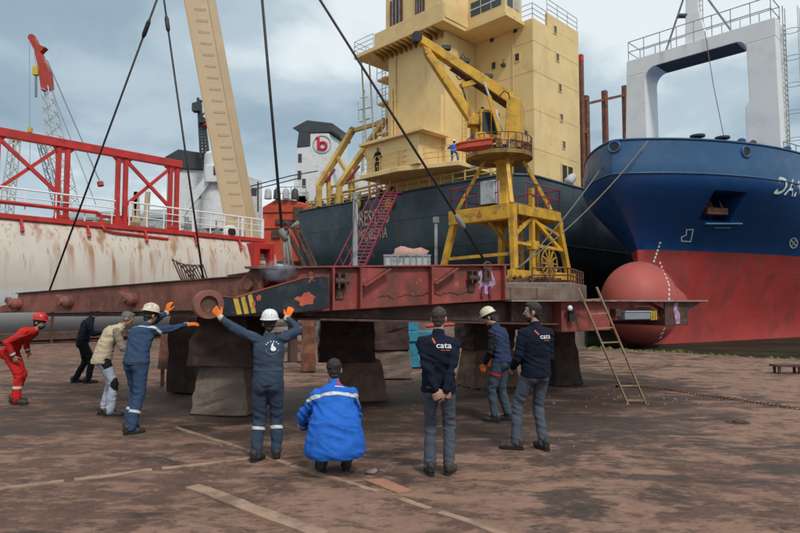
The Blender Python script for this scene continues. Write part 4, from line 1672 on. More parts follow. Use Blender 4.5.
# bridge deck overhang with brackets
pblock(B(), RA - .9, RL + 2.6, SA_ - 1.25, SEND, 20.92, 21.2).build('bridge_deck', BE, tw)
for k in range(13):
    r = RA + .2 + k * .5
    mb = B()
    mb.prism([PP(r, SA_ - .003, 20.915), PP(r, SA_ - 1.15, 20.915), PP(r, SA_ - .003, 20.45)], -E1 * .12)
    mb.build('deck_bracket', MT['yellowdark'], tw)
pblock(B(), RA - .9, RL + .3, SA_ - 1.2, SA_ - 1.1, 21.203, 22.2).build('bulwark', BE, tw)
pblock(B(), RA - .95, RA - .85, SA_ - 1.09, S1 + 2, 21.203, 22.2).build('bulwark', BE, tw)
pblock(B(), RA, RL + .1, SA_ - .2, SEND, 21.203, 26.5).build('upper_house', BE, tw, bevel=.04)
for px0, px1, y0, y1 in ((390.5, 403, 2, 34), (416.5, 425.5, -6, 21)):
    o = PP(RL, SA_ - .2, 0)

    def rr_(px):
        u = (px - 400) / 600
        # along face: o + E1*w ; X=u*Y
        w_ = (u * o.y - o.x) / (E1.x - u * E1.y)
        return o + E1 * w_
    a, b_ = rr_(px0), rr_(px1)
    za, zb = at(px0, y1, a.y).z, at(px0, y0, a.y).z
    w_ = (b_ - a).length
    f = B()
    f.frame(V((a.x, a.y, za)) - E2 * .08, E1, E2, Z, w_, .079, zb - za)
    fr = f.build('louvre_panel', MT['rustbrown'], tw)
    for k in range(7):
        B().frame(V((a.x, a.y, za + .06)) + E1 * (w_ * (k + .15) / 7) - E2 * .11, E1, E2, Z, w_ / 7 * .55, .029, zb - za - .12).build('louvre', MT['grey'] if k % 2 else MT['rustdark'], fr)


def face_pt(px, py, o, d):
    u = (px - 400) / 600
    w_ = (u * o.y - o.x) / (d.x - u * d.y)
    p = o + d * w_
    return V((p.x, p.y, at(px, py, p.y).z))


# windows: face C then face D
for px, py, fc in ((494.5, 39, 'C'), (496, 66, 'C'), (518.5, 29.5, 'C'), (520, 57.5, 'C'), (559, 30, 'D'), (561, 57.5, 'D'), (563, 88, 'D'), (564, 118, 'D'), (566, 145, 'D')):
    if fc == 'C':
        p = face_pt(px, py, PP(R1, S1, 0), E1)
        d, nn = E1, E2
    else:
        p = face_pt(px, py, PP(R1, S1, 0), E2)
        d, nn = E2, -E1
    w_, h_ = .36, .52
    mb = B()
    for a, b_, c_, e_ in ((-w_ / 2 - .06, -w_ / 2, -h_ / 2 - .06, h_ / 2 + .06), (w_ / 2, w_ / 2 + .06, -h_ / 2 - .06, h_ / 2 + .06)):
        mb.frame(p + d * a + Z * c_ - nn * .05, d, nn, Z, b_ - a, .06, e_ - c_)
    for c_ in (-h_ / 2 - .06, h_ / 2):
        mb.frame(p - d * (w_ / 2) + Z * c_ - nn * .05, d, nn, Z, w_, .06, .06)
    fr = mb.build('window', BE, tw)
    B().frame(p - d * (w_ / 2) - Z * (h_ / 2) - nn * .012, d, nn, Z, w_, .02, h_).build('pane', MT['glass'], fr)
# dark opening low on face C behind the crane
p = face_pt(515, 184, PP(R1, S1, 0), E1)
B().frame(V((p.x, p.y, 9.75)) - E2 * .012, E1, E2, Z, 1.1, .03, 2.3).build('doorway', MT['black'], tw)
# doorway at the foot of face D
p = face_pt(569, 183, PP(R1, S1, 0), E2)
p.z = 9.75
dr = B().frame(p - E2 * .75 + E1 * .012, E2, -E1, Z, 1.5, .03, 1.9).build('doorway', MT['black'], tw)
mb = B()
for a, w_ in ((-.85, .1), (.75, .1), (-.06, .12)):
    mb.frame(p + E2 * a + E1 * .06, E2, -E1, Z, w_, .045, 1.9)
mb.frame(p - E2 * .85 + Z * 1.9 + E1 * .06, E2, -E1, Z, 1.7, .045, .12)
mb.build('door_frame', BE, dr)
# bridge wing cabin on the corner of face C
o = PP(RB - 1.7, S1 - 2.2, 0)
wl = B()
a = face_pt(470, 22, PP(R1, S1 - 2.0, 0), E1)
b_ = face_pt(506, 22, PP(R1, S1 - 2.0, 0), E1)
w_ = (b_ - a).length
zb = at(488, 29, a.y).z
za = V((a.x, a.y, 0))
pblk = wl.frame(V((a.x, a.y, zb)), E1, E2, Z, w_, 2.0, 2.3).build('wing_cabin', BE, tw, bevel=.03)
B().frame(V((a.x, a.y, zb - .25)) - E1 * .25 - E2 * .25, E1, E2, Z, w_ + .5, 2.2, .247).build('cabin_floor', BE, tw)
for f0, f1 in ((.08, .34), (.37, .62), (.65, .9)):
    f = B().frame(V((a.x, a.y, zb + .75)) + E1 * (w_ * f0) - E2 * .02, E1, E2, Z, w_ * (f1 - f0), .03, 1.0).build('window', MT['glass'], pblk)
B().frame(V((a.x, a.y, zb + 1.2)) + E1 * (w_ * .05) - E2 * .05, E1, E2, Z, w_ * .88, .028, .07).build('window_bar', MT['whiteclean'], pblk)
p = V((a.x, a.y, zb + .7)) + E1 * (w_ + .001)
B().frame(p + E2 * .25, E2, E1, Z, .65, .02, 1.1).build('window', MT['glass'], pblk)
B().frame(p + E2 * 1.1, E2, E1, Z, .6, .02, 1.0).build('window', MT['lightgrey'], pblk)
# handrails on the roofs
mb = B()


def rail(mb, pts, h=1.1, n=3, step=1.2, r=.025):
    for a, b_ in zip(pts[:-1], pts[1:]):
        L = (b_ - a).length
        k = max(1, int(L / step))
        for i in range(k + 1):
            p = a.lerp(b_, i / k)
            mb.tube(p, p + Z * h, r, 5)
        for i in range(1, n + 1):
            mb.tube(a + Z * (h * i / n), b_ + Z * (h * i / n), r, 5)


rail(mb, [PP(R1 + .1, S1 + .1, 21.3), PP(RB - 1.0, S1 + .1, 21.3)])
rail(mb, [PP(R1 + .1, S1 + .1, 21.3), PP(R1 + .1, S1 + 1.9, 21.3)])
rail(mb, [PP(R1 + .1, S1 + 2.0, 22.3), PP(R1 + .1, SEND, 22.3)])
rail(mb, [PP(RL + 2.6, SA_ - 1.2, 21.2), PP(RL + .4, SA_ - 1.2, 21.2)])
rail(mb, [PP(RL + 2.6, SA_ - 1.2, 21.2), PP(RL + 2.6, SEND, 21.2)])
mb.build('handrail', MT['lightgrey'], tw)
# pipes, lamps and cable runs on the walls
for r_, s_, z0, z1 in ((RA + 4.9, SA_ - .09, 13.45, 20.4), (RA + 5.25, SA_ - .09, 13.45, 18.0)):
    mb = B()
    mb.tube(PP(r_, s_, z0), PP(r_, s_, z1), .06, 8)
    for z_ in np.arange(z0 + .6, z1, 1.5):
        mb.frame(PP(r_ + .12, s_ - .03, z_), E1, E2, Z, .24, .11, .08)
    mb.build('wall_pipe', BE, tw)
mb = B()
for k in range(26):
    z_ = 11.4 + .3 * k
    mb.tube(PP(RA - .10, S1 - 1.6, z_), PP(RA - .10, S1 - 1.15, z_), .02, 5)
for s_ in (-1.6, -1.15):
    mb.tube(PP(RA - .10, S1 + s_, 11.1), PP(RA - .10, S1 + s_, 19.2), .025, 6)
mb.build('wall_ladder', BE, tw)
for r_, s_, z_ in ((R1 + 2.4, S1 - .12, 18.6), (R1 + .7, S1 - .12, 13.4), (RA + 1.2, SA_ - .12, 19.6)):
    mb = B()
    mb.box(PP(r_, s_, z_), (.28, .28, .2), Matrix.Rotation(R(45), 3, 'Z'))
    mb.tube(PP(r_, s_, z_ + .1), PP(r_, s_, z_ + .45), .03, 6)
    mb.build('wall_lamp', MT['darkgrey'], tw, bevel=.02)
mb = B()
mb.path([PP(R1 + 1.6, S1 - .05, 21.2), PP(R1 + 1.62, S1 - .05, 16.0), PP(R1 + 1.9, S1 - .05, 15.6), PP(R1 + 1.9, S1 - .05, 10.4)], .035, 6)
mb.build('cable_run', BE, tw)
# radar post on top of the near tower
mb = B()
p = PP(RB - 2.2, S1 + .6, 21.3)
mb.tube(p, p + Z * 3.5, .12, 8)
mb.lathe([(.3, 0), (.42, .3), (.3, .6)], p + Z * .9 - E1 * .5, Z, 12)
mb.build('radar_post', MT['beigecrane'], tw)
# stacked landings and ladders at the far end of face A
for i, z_ in enumerate((12.4, 14.9, 17.3, 19.2)):
    pblock(B(), RL + .003, RL + 1.5, SA_ + .2, SA_ + 2.4, z_, z_ + .14).build('landing', BE, tw)
mb = B()
for z_ in (12.54, 15.04, 17.44, 19.34):
    rail(mb, [PP(RL + 1.5, SA_ + .2, z_), PP(RL + .05, SA_ + .2, z_)], 1.0, 2)
for i in range(34):
    z_ = 10.6 + .3 * i
    mb.tube(PP(RL + .4, SA_ + .1, z_), PP(RL + .8, SA_ + .1, z_), .025, 5)
for r in (RL + .4, RL + .8):
    mb.tube(PP(r, SA_ + .1, 10), PP(r, SA_ + .1, 20.9), .03, 5)
for r in (RL + 1.5, RL + 2.4):
    mb.tube(PP(r, SA_ + .25, 10), PP(r, SA_ - .9 + .25, 20.9), .06, 6)
mb.build('ladder', MT['beigecrane'], tw)
pblock(B(), RL + 1.5, RL + 3.0, SA_ + 2.6, SA_ + 6, 9.7, 18.3).build('side_house', BE, tw, bevel=.04)
# sloped brace and lower block in front of the casing
mb = B()
mb.prism([PP(RA + .12, SA_ - .003, 16.3), PP(RA + .12, SA_ - .003, 13.41), PP(RA + 3.2, SA_ - .003, 13.41)], -E2 * .35)
mb.build('sloped_web', BE, tw)
pblock(B(), RA + .3, RL - .2, SA_ - 2.4, SA_ - .005, SZ + .345, 13.2).build('lower_house', BE, tw, bevel=.04)
pblock(B(), RA - .4, RL + .3, SA_ - 2.75, SA_ - .01, 13.203, 13.4).build('lower_roof', BE, tw)
# projecting deck shelf above the hull
sh = B()
sh.prism([PP(RA - 2.2, S1 - .02, SZ), PP(RA - 2.2, -.4, SZ), PP(RA + 2.0, -1.9, SZ), PP(12.5, -1.9, SZ), PP(12.5, SA_ + 3, SZ)], Z * .34)
sh.build('deck_shelf', BE, fs, bevel=.04)
mb = B()
for r in np.arange(1.2, 22, 1.05):
    mb.tube(PP(r, .25, 9.7), PP(r, .25, 10.55), .07, 6)
mb.tube(PP(1.2, .25, 10.45), PP(22, .25, 10.45), .06, 6)
mb.tube(PP(1.2, .25, 10.05), PP(22, .25, 10.05), .04, 6)
mb.build('stern_rail', MT['davit'], fs)
mb = B()
rail(mb, [PP(12.4, -1.8, SZ + .34), PP(RA + 2.0, -1.8, SZ + .34), PP(RA - 2.1, -.3, SZ + .34)], 1.1, 3, 1.3)
mb.build('shelf_rail', MT['davit'], fs)
# liferaft canisters near the corner
for k, (r, s_) in enumerate(((4.9, 1.2), (4.0, 1.1), (3.1, 1.2))):
    c = PP(r, s_, 10.95)
    mb = B()
    mb.cap(c - E1 * .3, c + E1 * .3, .36, .36, 16)
    raft = mb.build('raft_canister', MT['whiteclean'], None, smooth=True)
    tag(raft, ('white life raft canister beside the worker in blue on the ship deck', 'middle white life raft canister behind the crane platform', 'white life raft canister nearest the yellow crane column')[k], 'life raft', 'life rafts on the stern')
# side deck: bulwark cut-out and gear forward
mb = B()
for k in range(16):
    s_ = 8.6 + k * .5
    mb.tube(PP(.3, s_, 9.7), PP(.3, s_, 10.6), .05, 6)
mb.tube(PP(.3, 8.6, 10.6), PP(.3, 17, 10.6), .05, 6)
mb.build('side_rail', MT['grey'], fs)
p = PP(.35, 6.6, 10.1)
mb = B()
mb.cap(p, p + E2 * .5 + Z * .35, .32, .3, 14)
mb.build('mooring_fairlead', MT['lightgrey'], fs, smooth=True)

# ---- rusty cell guides forward
rf = thing('cell_guide', 'rusty steel container guide posts standing behind the beige tower', 'container guide', PP(2, 16, 9.7))
tops = [(580.5, 62, 50.0), (586, 96, 51.0), (604.5, 91, 53.0), (624.5, 86, 55.0)]
bases = []
for i, (px, py, yy) in enumerate(tops):
    t_ = at(px, py, yy)
    B().beam(V((t_.x, t_.y, 9.6)), t_, .5 if i else .4, .4, E1).build('post', MT['rustbrown'] if i else MT['rustbrown'], rf, bevel=.03)
    bases.append(t_)
B().beam(bases[0] + Z * .0, bases[0] + Z * .6, .41, .41, E1).build('red_post_cap', MT['redpaint'], rf)
mb = B()
for a, b_, fz in ((1, 2, .93), (2, 3, .93), (2, 3, .58), (1, 2, .3), (0, 1, .62), (0, 1, .35)):
    za = 9.6 + (bases[a].z - 9.6) * fz
    zb = 9.6 + (bases[b_].z - 9.6) * fz
    mb.beam(V((bases[a].x, bases[a].y, za)), V((bases[b_].x, bases[b_].y, zb)), .22, .22)
for z_ in (13, 16.2, 19):
    mb.beam(V((bases[0].x - 1.0, bases[0].y, z_)), V((bases[0].x + .6, bases[0].y, z_)), .16, .16)
mb.build('tie_beam', MT['rustbrown'], rf)
pblock(B(), 1.5, 6, 18, 22, 9.6, 13.5).build('rusty_hatch', MT['rustbrown'], None)
o = bpy.data.objects['rusty_hatch']
tag(o, 'orange brown hatch block on deck at the foot of the rusty posts', 'hatch')

# ---- yellow stern davits
dv = thing('lifeboat_davit', 'pair of sloping yellow lifeboat davit beams rising from the stern of the slate ship', 'davit', at(335, 200, 52))
for k, (a, b_, c_, yy) in enumerate((((318, 187), (352, 131), (323, 206), 50.0), ((338, 187), (384, 122), (344, 205), 48.5))):
    p, q = at(*a, yy), at(*b_, yy)
    B().beam(p, q, .42, .5, E2).build('boom', MT['davit'], dv, bevel=.03)
    B().beam(p + E1 * .15, V((p.x, p.y, 9.8)) + E1 * .1, .38, .42, E2).build('leg', MT['davit'], dv, bevel=.03)
    m1 = p.lerp(q, .30)
    B().beam(m1, V((m1.x + .1, m1.y, 9.8)), .3, .32, E2).build('leg', MT['davit'], dv, bevel=.03)
    m2 = p.lerp(q, .55)
    B().beam(m2, m2 + E1 * 1.6 - Z * 1.9, .26, .28, E2).build('brace', MT['davit'], dv)
    mb = B()
    mb.lathe([(.34, -.12), (.34, .12)], q, E2, 16)
    mb.build('sheave', MT['yellowdark'], dv)
    mb = B()
    mb.cap(p.lerp(q, .12) + E1 * .5 - Z * .2, p.lerp(q, .35) + E1 * .6 - Z * .3, .12, .10)
    mb.build('ram', MT['magenta'], dv)
p, q = at(352, 131, 50), at(384, 122, 48.5)
B().beam(p, q, .3, .3).build('tie_bar', MT['davit'], dv)
mb = B()
for z_, w_ in ((10.4, .2), (11.0, .22), (11.7, .2)):
    a, b_ = PP(11.5, .9, z_), PP(19.5, .9, z_ - .15)
    mb.tube(a, b_, w_ / 2, 8)
for r in (12, 14.5, 17, 19.3):
    mb.tube(PP(r, .9, 9.7), PP(r, .9, 11.7), .09, 6)
mb.build('launch_rail', MT['davit'], dv)
rnd = random.Random(21)
mb = B()
for k in range(26):
    p = PP(rnd.uniform(11.5, 20), rnd.uniform(.6, 2.2), 9.7)
    if k % 2:
        mb.box(p + Z * .35, (rnd.uniform(.3, .8), .4, rnd.uniform(.5, .9)), Matrix.Rotation(R(45), 3, 'Z'))
    else:
        mb.lathe([(.25, 0), (.25, .6), (.1, .8)], p, Z, 10)
tag(mb.build('deck_gear', MT['darkgrey'], bevel=.02), 'jumble of dark winches and gear along the slate ship stern rail', 'deck gear', kind='stuff')

# ---- gangway
MT['gangstep'] = mat('worn pink gangway tread', (.34, .12, .13), .7, 0, .2, 4, bump=0)
gw = thing('gangway', 'magenta gangway stair climbing from the quay to the slate ship stern', 'gangway', at(345, 266, 36))
for k, dx in enumerate((-.45, .45)):
    a, b_ = V((-3.05 + dx, 35.2, 2.75)), V((-.62 + dx, 41.6, 9.35))
    B().beam(a, b_, .07, .18).build('stringer', MT['magenta'], gw)
    mb = B()
    up = V((-.45, -.1, .95))
    mb.tube(a + up, b_ + up, .032, 6)
    mb.tube(a + up * .5, b_ + up * .5, .024, 6)
    for i in range(9):
        p = a.lerp(b_, i / 8)
        mb.tube(p, p + up, .028, 6)
    mb.build('handrail', MT['magenta'], gw)
    if k == 0:
        A_, B_ = a, b_
for i in range(27):
    p = A_.lerp(B_, (i + .5) / 27)
    B().box(p + V((.45, 0, .02)), (.86, .24, .05)).build('step', MT['gangstep'], gw)
mb = B()
mb.box(V((-.45, 41.8, 9.42)), (1.3, .7, .08))
rail(mb, [V((-.1, 41.5, 9.46)), V((.2, 41.5, 9.46))], .9, 2, .4)
mb.build('top_landing', MT['magenta'], gw)
# posts, crate and boards on the quay
for px, py, yy, lab in ((355.5, 197, 33.0, 'tall grey steel post with tackle beside the magenta gangway'), (436, 221, 30.0, 'thin grey post standing on the quay left of the yellow crane')):
    t_ = at(px, py, yy)
    pt = thing('steel_post', lab, 'post', (t_.x, t_.y, 2.62))
    B().tube((t_.x, t_.y, 2.6), t_, .14 if px < 400 else .08, 10).build('shaft', MT['lightgrey'], pt)
    mb = B()
    mb.box(t_ + Z * .05, (.3, .25, .3))
    mb.build('head', MT['grey'], pt)
    if px < 400:
        mb = B()
        mb.tube(t_, at(374, 258, 30), .02, 5)
        mb.tube(t_, at(351, 262, 30), .02, 5)
        mb.tube(t_ - Z * .8, at(361, 262, 30), .015, 5)
        mb.build('guy_wire', MT['wire'], pt)
c = at(407, 268, 27.5)
cr = thing('steel_crate', 'light grey steel crate standing on the quay under a pink tarpaulin', 'crate', (c.x, c.y, 2.62))
B().box((c.x, c.y, 3.27), (2.1, 1.3, 1.28)).build('body', MT['lightgrey'], cr, bevel=.02)
mb = B()
for k in range(8):
    mb.box((c.x - .98 + k * .28, c.y - .66, 3.27), (.07, .05, 1.24))
mb.box((c.x, c.y - .665, 3.88), (2.14, .06, .08))
mb.build('ribs', MT['grey'], cr)
mb = B()
rings = []
rnd = random.Random(8)
for k, (w_, z_) in enumerate(((.90, 3.915), (.92, 4.0), (.80, 4.14), (.50, 4.27), (.15, 4.25))):
    rings.append([V((c.x + .15 + w_ * math.cos(a) * rnd.uniform(.8, 1.12), c.y + .5 * w_ * math.sin(a), z_ + (rnd.uniform(-.09, .09) if z_ > 3.92 else 0))) for a in np.linspace(0, 2 * math.pi, 13)[:-1]])
mb.loft(rings)
tag(mb.build('tarpaulin', MT['tarp'], auto=True), 'faded pink tarpaulin heaped on the light grey crate', 'tarpaulin')
c = at(331, 268, 28)
mb = B()
mb.box((c.x, c.y, 3.15), (2.4, 1.2, .5))
for k in (-1, 0, 1):
    mb.box((c.x + k, c.y, 2.76), (.2, 1.1, .28))
tag(mb.build('pallet_load', MT['lightgrey'], bevel=.02), 'flat pale grey load on bearers at the foot of the gangway', 'pallet')

# ================================================================== RUST STREAKED WHITE BARGE (left)
BU = V((.656, .755, 0))
BN = V((.755, -.656, 0))
BA = V((-16.7, 25.0, 0))


def BP(t, o, z):
    p = BA + BU * t + BN * o
    return V((p.x, p.y, z))


bg = thing('barge', 'rust streaked white barge hull with red deck edge lying behind the steel ramp', 'barge', (-12, 30, 0))
sec = [(-9.0, .02), (-2.6, .02), (-1.6, .10), (-.85, .38), (-.3, .85), (0, 1.4), (.17, 2.1), (.22, 2.9), (.15, 3.7), (-.02, 4.4), (-.28, 5.0), (-.5, 5.36), (-.6, 5.4), (-9.0, 5.4)]
mb = B()
rings = [[BP(t, o, z) for o, z in sec] for t in list(np.arange(-24, 13.4, 1.2)) + [13.6]]
mb.loft(rings)
for k, (f, dt) in enumerate(((.93, .5), (.72, 1.1))):
    pass
hb_ = mb.build('hull', MT['bargewhite'], bg, auto=True)
# tapered stern beyond the red frame
mb = B()
r0 = [BP(13.62, o - .02, z) for o, z in sec]
r1 = [BP(15.6, (o + 3.4) * .6 - 3.4 - .3, min(z, 5.4) * .82 + .4 if z > .5 else z + .5) for o, z in sec]
mb.loft([r0, r1])
mb.build('stern_cone', MT['bargewhite'], bg, auto=True)
RP = MT['redpaint']
mb = B()
mb.beam(BP(-24, -.5, 5.46), BP(13.7, -.5, 5.46), .30, .22)
mb.build('deck_edge', RP, bg, bevel=.01)
mb = B()
mb.tube(BP(-24, -.45, 6.15), BP(4.0, -.45, 6.05), .08, 8)
mb.path([BP(4.0, -.45, 6.05), BP(4.2, -.45, 5.95), BP(4.25, -.42, 5.5), BP(4.3, -.3, 5.25), BP(4.7, -.25, 5.15), BP(7.5, -.25, 5.05)], .07, 8)
mb.build('red_pipe', RP, bg)
for t in list(np.arange(-21.2, 13, 2.75)):
    mb = B()
    mb.beam(BP(t, -.34, 5.35), BP(t, -.08, 4.95), .09, .14, BN)
    mb.tube(BP(t, -.12, 4.98), BP(t, -.04, 4.8), .08, 8)
    mb.build('edge_bracket', RP, bg)
mb = B()
for z_, r_ in ((5.55, .0), (6.0, .03), (6.35, .03), (6.72, .045)):
    if r_:
        mb.tube(BP(-24, -.55, z_), BP(4.9, -.55, z_), r_, 6)
for t in np.arange(-24, 5, 1.25):
    mb.tube(BP(t, -.55, 5.5), BP(t, -.55, 6.74), .035, 6)
mb.build('forward_handrail', MT['white'], bg)
mb = B()
for z_, r_ in ((6.05, .03), (6.4, .03), (6.75, .05)):
    mb.tube(BP(5.6, -.55, z_), BP(13.6, -.55, z_ - .05), r_, 6)
for t in np.arange(5.6, 13.7, .9):
    mb.tube(BP(t, -.55, 5.5), BP(t, -.55, 6.74), .04, 6)
for t in (9.1, 12.2, 13.6):
    mb.beam(BP(t, -.55, 5.5), BP(t, -.55, 6.74), .14, .14)
mb.build('aft_handrail', MT['white'], bg)
# red frame at the stern corner
fz = B()
o_ = BP(12.55, .25, 0)
for a, b_, z0, z1 in ((0, .35, 3.0, 5.2), (1.05, 1.35, 3.0, 5.2)):
    fz.frame(BP(12.35 + a, .18, z0) - BN * .6, BU, BN, Z, b_ - a, .9, z1 - z0)
fz.frame(BP(12.7, .18, 4.85) - BN * .6, BU, BN, Z, .70, .9, .35)
fz.frame(BP(12.7, .18, 3.0) - BN * .6, BU, BN, Z, .70, .9, .2)
fz.frame(BP(12.7, -.1, 3.2) - BN * .1, BU, BN, Z, .70, .08, 1.65)
frm = fz.build('stern_frame', RP, bg, bevel=.03)
for z_ in (3.7, 4.25):
    B().tube(BP(12.7, .3, z_), BP(13.4, .3, z_), .04, 6).build('bar', MT['rustdark'], frm)
# deck clutter on the barge
mb = B()
p = BP(4.9, -1.4, 5.4)
mb.beam(BP(4.3, -1.2, 6.05), BP(6.0, -1.2, 6.0), .2, .2)
mb.lathe([(.3, 0), (.3, .5), (.12, .6), (.12, .9)], BP(5.3, -1.2, 5.4), Z, 12)
mb.tube(BP(5.3, -1.2, 6.05), BP(5.3, -1.2, 6.6), .07, 8)
mb.build('winch_frame', RP, bg)
mb = B()
mb.box(BP(5.4, -1.6, 5.62), (1.6, 1.0, .4), Matrix.Rotation(R(49), 3, 'Z'))
mb.build('winch_bed', MT['yellowdark'], bg)
mb = B()
mb.lathe([(.42, -.12), (.42, .12), (.3, .14)], BP(12.0, -1.5, 5.9), BN, 18)
mb.build('fairlead_ring', MT['white'], bg, auto=True)
B().lathe([(.26, .145), (.26, .18)], BP(12.0, -1.5, 5.9), BN, 16).build('fairlead_hole', MT['black'], bg)
rnd = random.Random(31)
mb = B()
for k in range(34):
    t, o = rnd.uniform(5.5, 13.2), rnd.uniform(-5, -1.2)
    p = BP(t, o, 5.4)
    if k % 3 == 0:
        mb.tube(p, p + Z * rnd.uniform(.6, 1.4), rnd.uniform(.05, .16), 8)
    elif k % 3 == 1:
        mb.box(p + Z * .35, (rnd.uniform(.3, 1.0), rnd.uniform(.3, .8), .7), Matrix.Rotation(rnd.uniform(0, 3), 3, 'Z'))
    else:
        a = rnd.uniform(0, 3.1)
        mb.beam(p + Z * .5, p + V((math.cos(a) * 1.6, math.sin(a) * 1.6, rnd.uniform(.3, .9))), .08, .08)
tag(mb.build('deck_gear', MT['grey'], bevel=.01), 'jumble of grey fittings on the barge deck behind the white handrail', 'deck gear', kind='stuff')
# cradle timbers under the hull
for k, (t, ln) in enumerate(((-1.0, 11.0), (9.5, 7.0))):
    a, b_ = BP(t, .3, .32), BP(t + ln, .1, .32)
    mb = B()
    mb.beam(a, b_, .5, .34)
    tag(mb.build('cradle_beam', MT['rustdark'], bevel=.03), ('long rust dark cradle beam lying under the barge behind the red coverall man', 'cradle beam lying under the barge stern behind the pale concrete block')[k], 'cradle beam', 'cradle beams under the barge')
mb = B()
mb.tube(BP(1.9, .5, 0), BP(1.9, .5, 2.2), .06, 8)
tag(mb.build('prop_pipe', MT['rustdark']), 'thin dark prop standing against the barge between the red and vest men', 'prop')

# ---- red truss along the barge deck
tr = thing('red_truss', 'red lattice truss with crossed braces standing on the barge deck', 'truss', BP(0, -.9, 5.5))


def TP(t, z, o=-.95):
    return BP(t, o, z)


ZR = 9.15
mb = B()
B().beam(TP(-11, ZR - .05), TP(8.5, ZR + .05), .34, .38).build('top_chord', RP, tr, bevel=.02)
pairs = [-8.3, -5.6, -2.9, -.2, 2.62, 5.35, 8.1]
for k, t in enumerate(pairs):
    for dt in ((-.19, .19)):
        last = k == len(pairs) - 1
        B().beam(TP(t + dt, 5.4), TP(t + dt, ZR - .18), .2, .2, BN).build('post', RP, tr, bevel=.01)
    mb = B()
    B().prism([TP(t - .48, ZR - .2, -.9), TP(t + .48, ZR - .2, -.9), TP(t + .29, ZR - .42, -.9), TP(t - .29, ZR - .42, -.9)], BN * -.05).build('gusset', RP, tr)
    B().prism([TP(t - .42, 5.57, -.88), TP(t + .42, 5.57, -.88), TP(t + .29, 5.82, -.88), TP(t - .29, 5.82, -.88)], BN * -.05).build('foot_plate', RP, tr)
for a, b_ in zip(pairs[:-1], pairs[1:]):
    if abs(a - 2.62) < .1:
        continue
    B().beam(TP(a + .3, ZR - .35, -.92), TP(b_ - .3, 6.9, -.92), .15, .15, BN).build('brace', RP, tr)
    B().beam(TP(a + .3, 6.7, -1.0), TP(b_ - .3, ZR - .35, -1.0), .15, .15, BN).build('brace', RP, tr)

# ---- cream box boom leaning from the barge deck
cb_ = thing('crane_boom', 'cream steel box boom with a row of rungs leaning up from the barge deck', 'crane boom', (-9, 38, 5.4))
b0l, b0r = at(229, 246, 37.6), at(254, 246, 38.0)
b1l, b1r = at(176, -40, 37.6), at(201.5, -40, 38.0)
dep = V((.35, .94, 0)) * .85
mb = B()
k2 = 2.2
T1l, T1r = b0l.lerp(b1l, k2 / 1.0 * .75), b0r.lerp(b1r, k2 * .75)
mb.loft([[b0l, b0r, b0r + dep, b0l + dep], [T1l, T1r, T1r + dep, T1l + dep]])
bm_ = mb.build('box_section', MT['beigecrane'], cb_, bevel=.06)
fx = (b0r - b0l).normalized()
fu = (b1l - b0l).normalized()
fn = fx.cross(fu).normalized()
if fn.y > 0:
    fn = -fn
for k in range(40):
    c = b0l.lerp(T1l, .012 + k * .0245) + fx * .62
    mb = B()
    mb.path([c + fn * .0, c + fn * .10, c + fx * .66 + fn * .10, c + fx * .66], .018, 5)
    mb.build('rung', MT['beigecrane'], cb_)
mb = B()
mb.beam(b0r + fn * .02 - fx * .05, T1r + fn * .02 - fx * .05, .07, .07)
mb.beam(b0l + fn * .02 + fx * .05, T1l + fn * .02 + fx * .05, .07, .07)
mb.build('edge_flange', MT['beigecrane'], cb_)

# ================================================================== WHITE SHIP BEHIND THE BARGE
ws = thing('white_ship', 'white ship house with a black funnel top and dark lattice mast behind the barge', 'ship', (-20, 62, 0))


def face(mb, pts, yd):
    mb.prism(pts, V((.3, 1, 0)) * yd)
    return mb


Yw = 62.0
face(B(), [at(166, 240, Yw), at(222, 240, Yw), at(222, 165, Yw), at(166, 167, Yw)], 8).build('deckhouse', MT['whiteclean'], ws, bevel=.1)
mb = B()
face(mb, [at(164, 168, Yw - .3), at(204, 170, Yw - .3), at(204, 153, Yw - .3), at(178, 149, Yw - .3), at(164, 157, Yw - .3)], 5)
mb.build('black_funnel', MT['darkgrey'], ws, bevel=.1)
mb = B()
c = at(217, 230, Yw - 2)
tp = at(217, 156, Yw - 2)
mb.lathe([(1.55, 0), (1.35, tp.z - c.z), (1.1, tp.z - c.z + .3)], c, Z, 24)
mb.build('mast_house', MT['whiteclean'], ws, auto=True)
mb = B()
face(mb, [at(205, 182, Yw - 4), at(222.5, 182, Yw - 4), at(222.5, 166, Yw - 4), at(205, 164, Yw - 4)], 4)
mb.build('wheelhouse_wing', MT['whiteclean'], ws, bevel=.08)
p, q = at(213.5, 171, Yw - 4.06), at(221.5, 167, Yw - 4.06)
B().frame(V((p.x, p.y - .02, p.z - .35)), V((1, 0, 0)), V((0, 1, 0)), Z, q.x - p.x, .05, .85).build('window', MT['glass'], ws)
for px in (196, 206):
    p = at(px, 198, Yw - .05)
    B().frame(V((p.x, p.y - .05, p.z)), V((1, 0, 0)), V((0, 1, 0)), Z, .5, .06, .7).build('window', MT['glass'], ws)
mb = B()
for k in range(9):
    a, b_ = at(180 + k * 3.4, 215 - k * 4.3, Yw - 3.5), at(183.4 + k * 3.4, 210.7 - k * 4.3, Yw - 3.5)
    mb.beam(a, b_, .2, .8)
mb.build('curved_apron', MT['whiteclean'], ws)
mb = B()
for a, b_ in (((201, 158), (198, 98)), ((209, 158), (204, 118)), ((205, 158), (200, 100))):
    mb.tube(at(*a, Yw - 2), at(*b_, Yw - 2), .14, 6)
for k in range(7):
    y0 = 155 - k * 6
    mb.tube(at(200.5 - k * .2, y0, Yw - 2), at(208 - k * .6, y0 - 6, Yw - 2), .08, 5)
    mb.tube(at(208 - k * .6, y0, Yw - 2), at(200.5 - k * .2, y0 - 6, Yw - 2), .08, 5)
mb.tube(at(193, 104, Yw - 2), at(203, 101, Yw - 2), .12, 6)
mb.box(at(197, 108, Yw - 2), (.8, .8, .8))
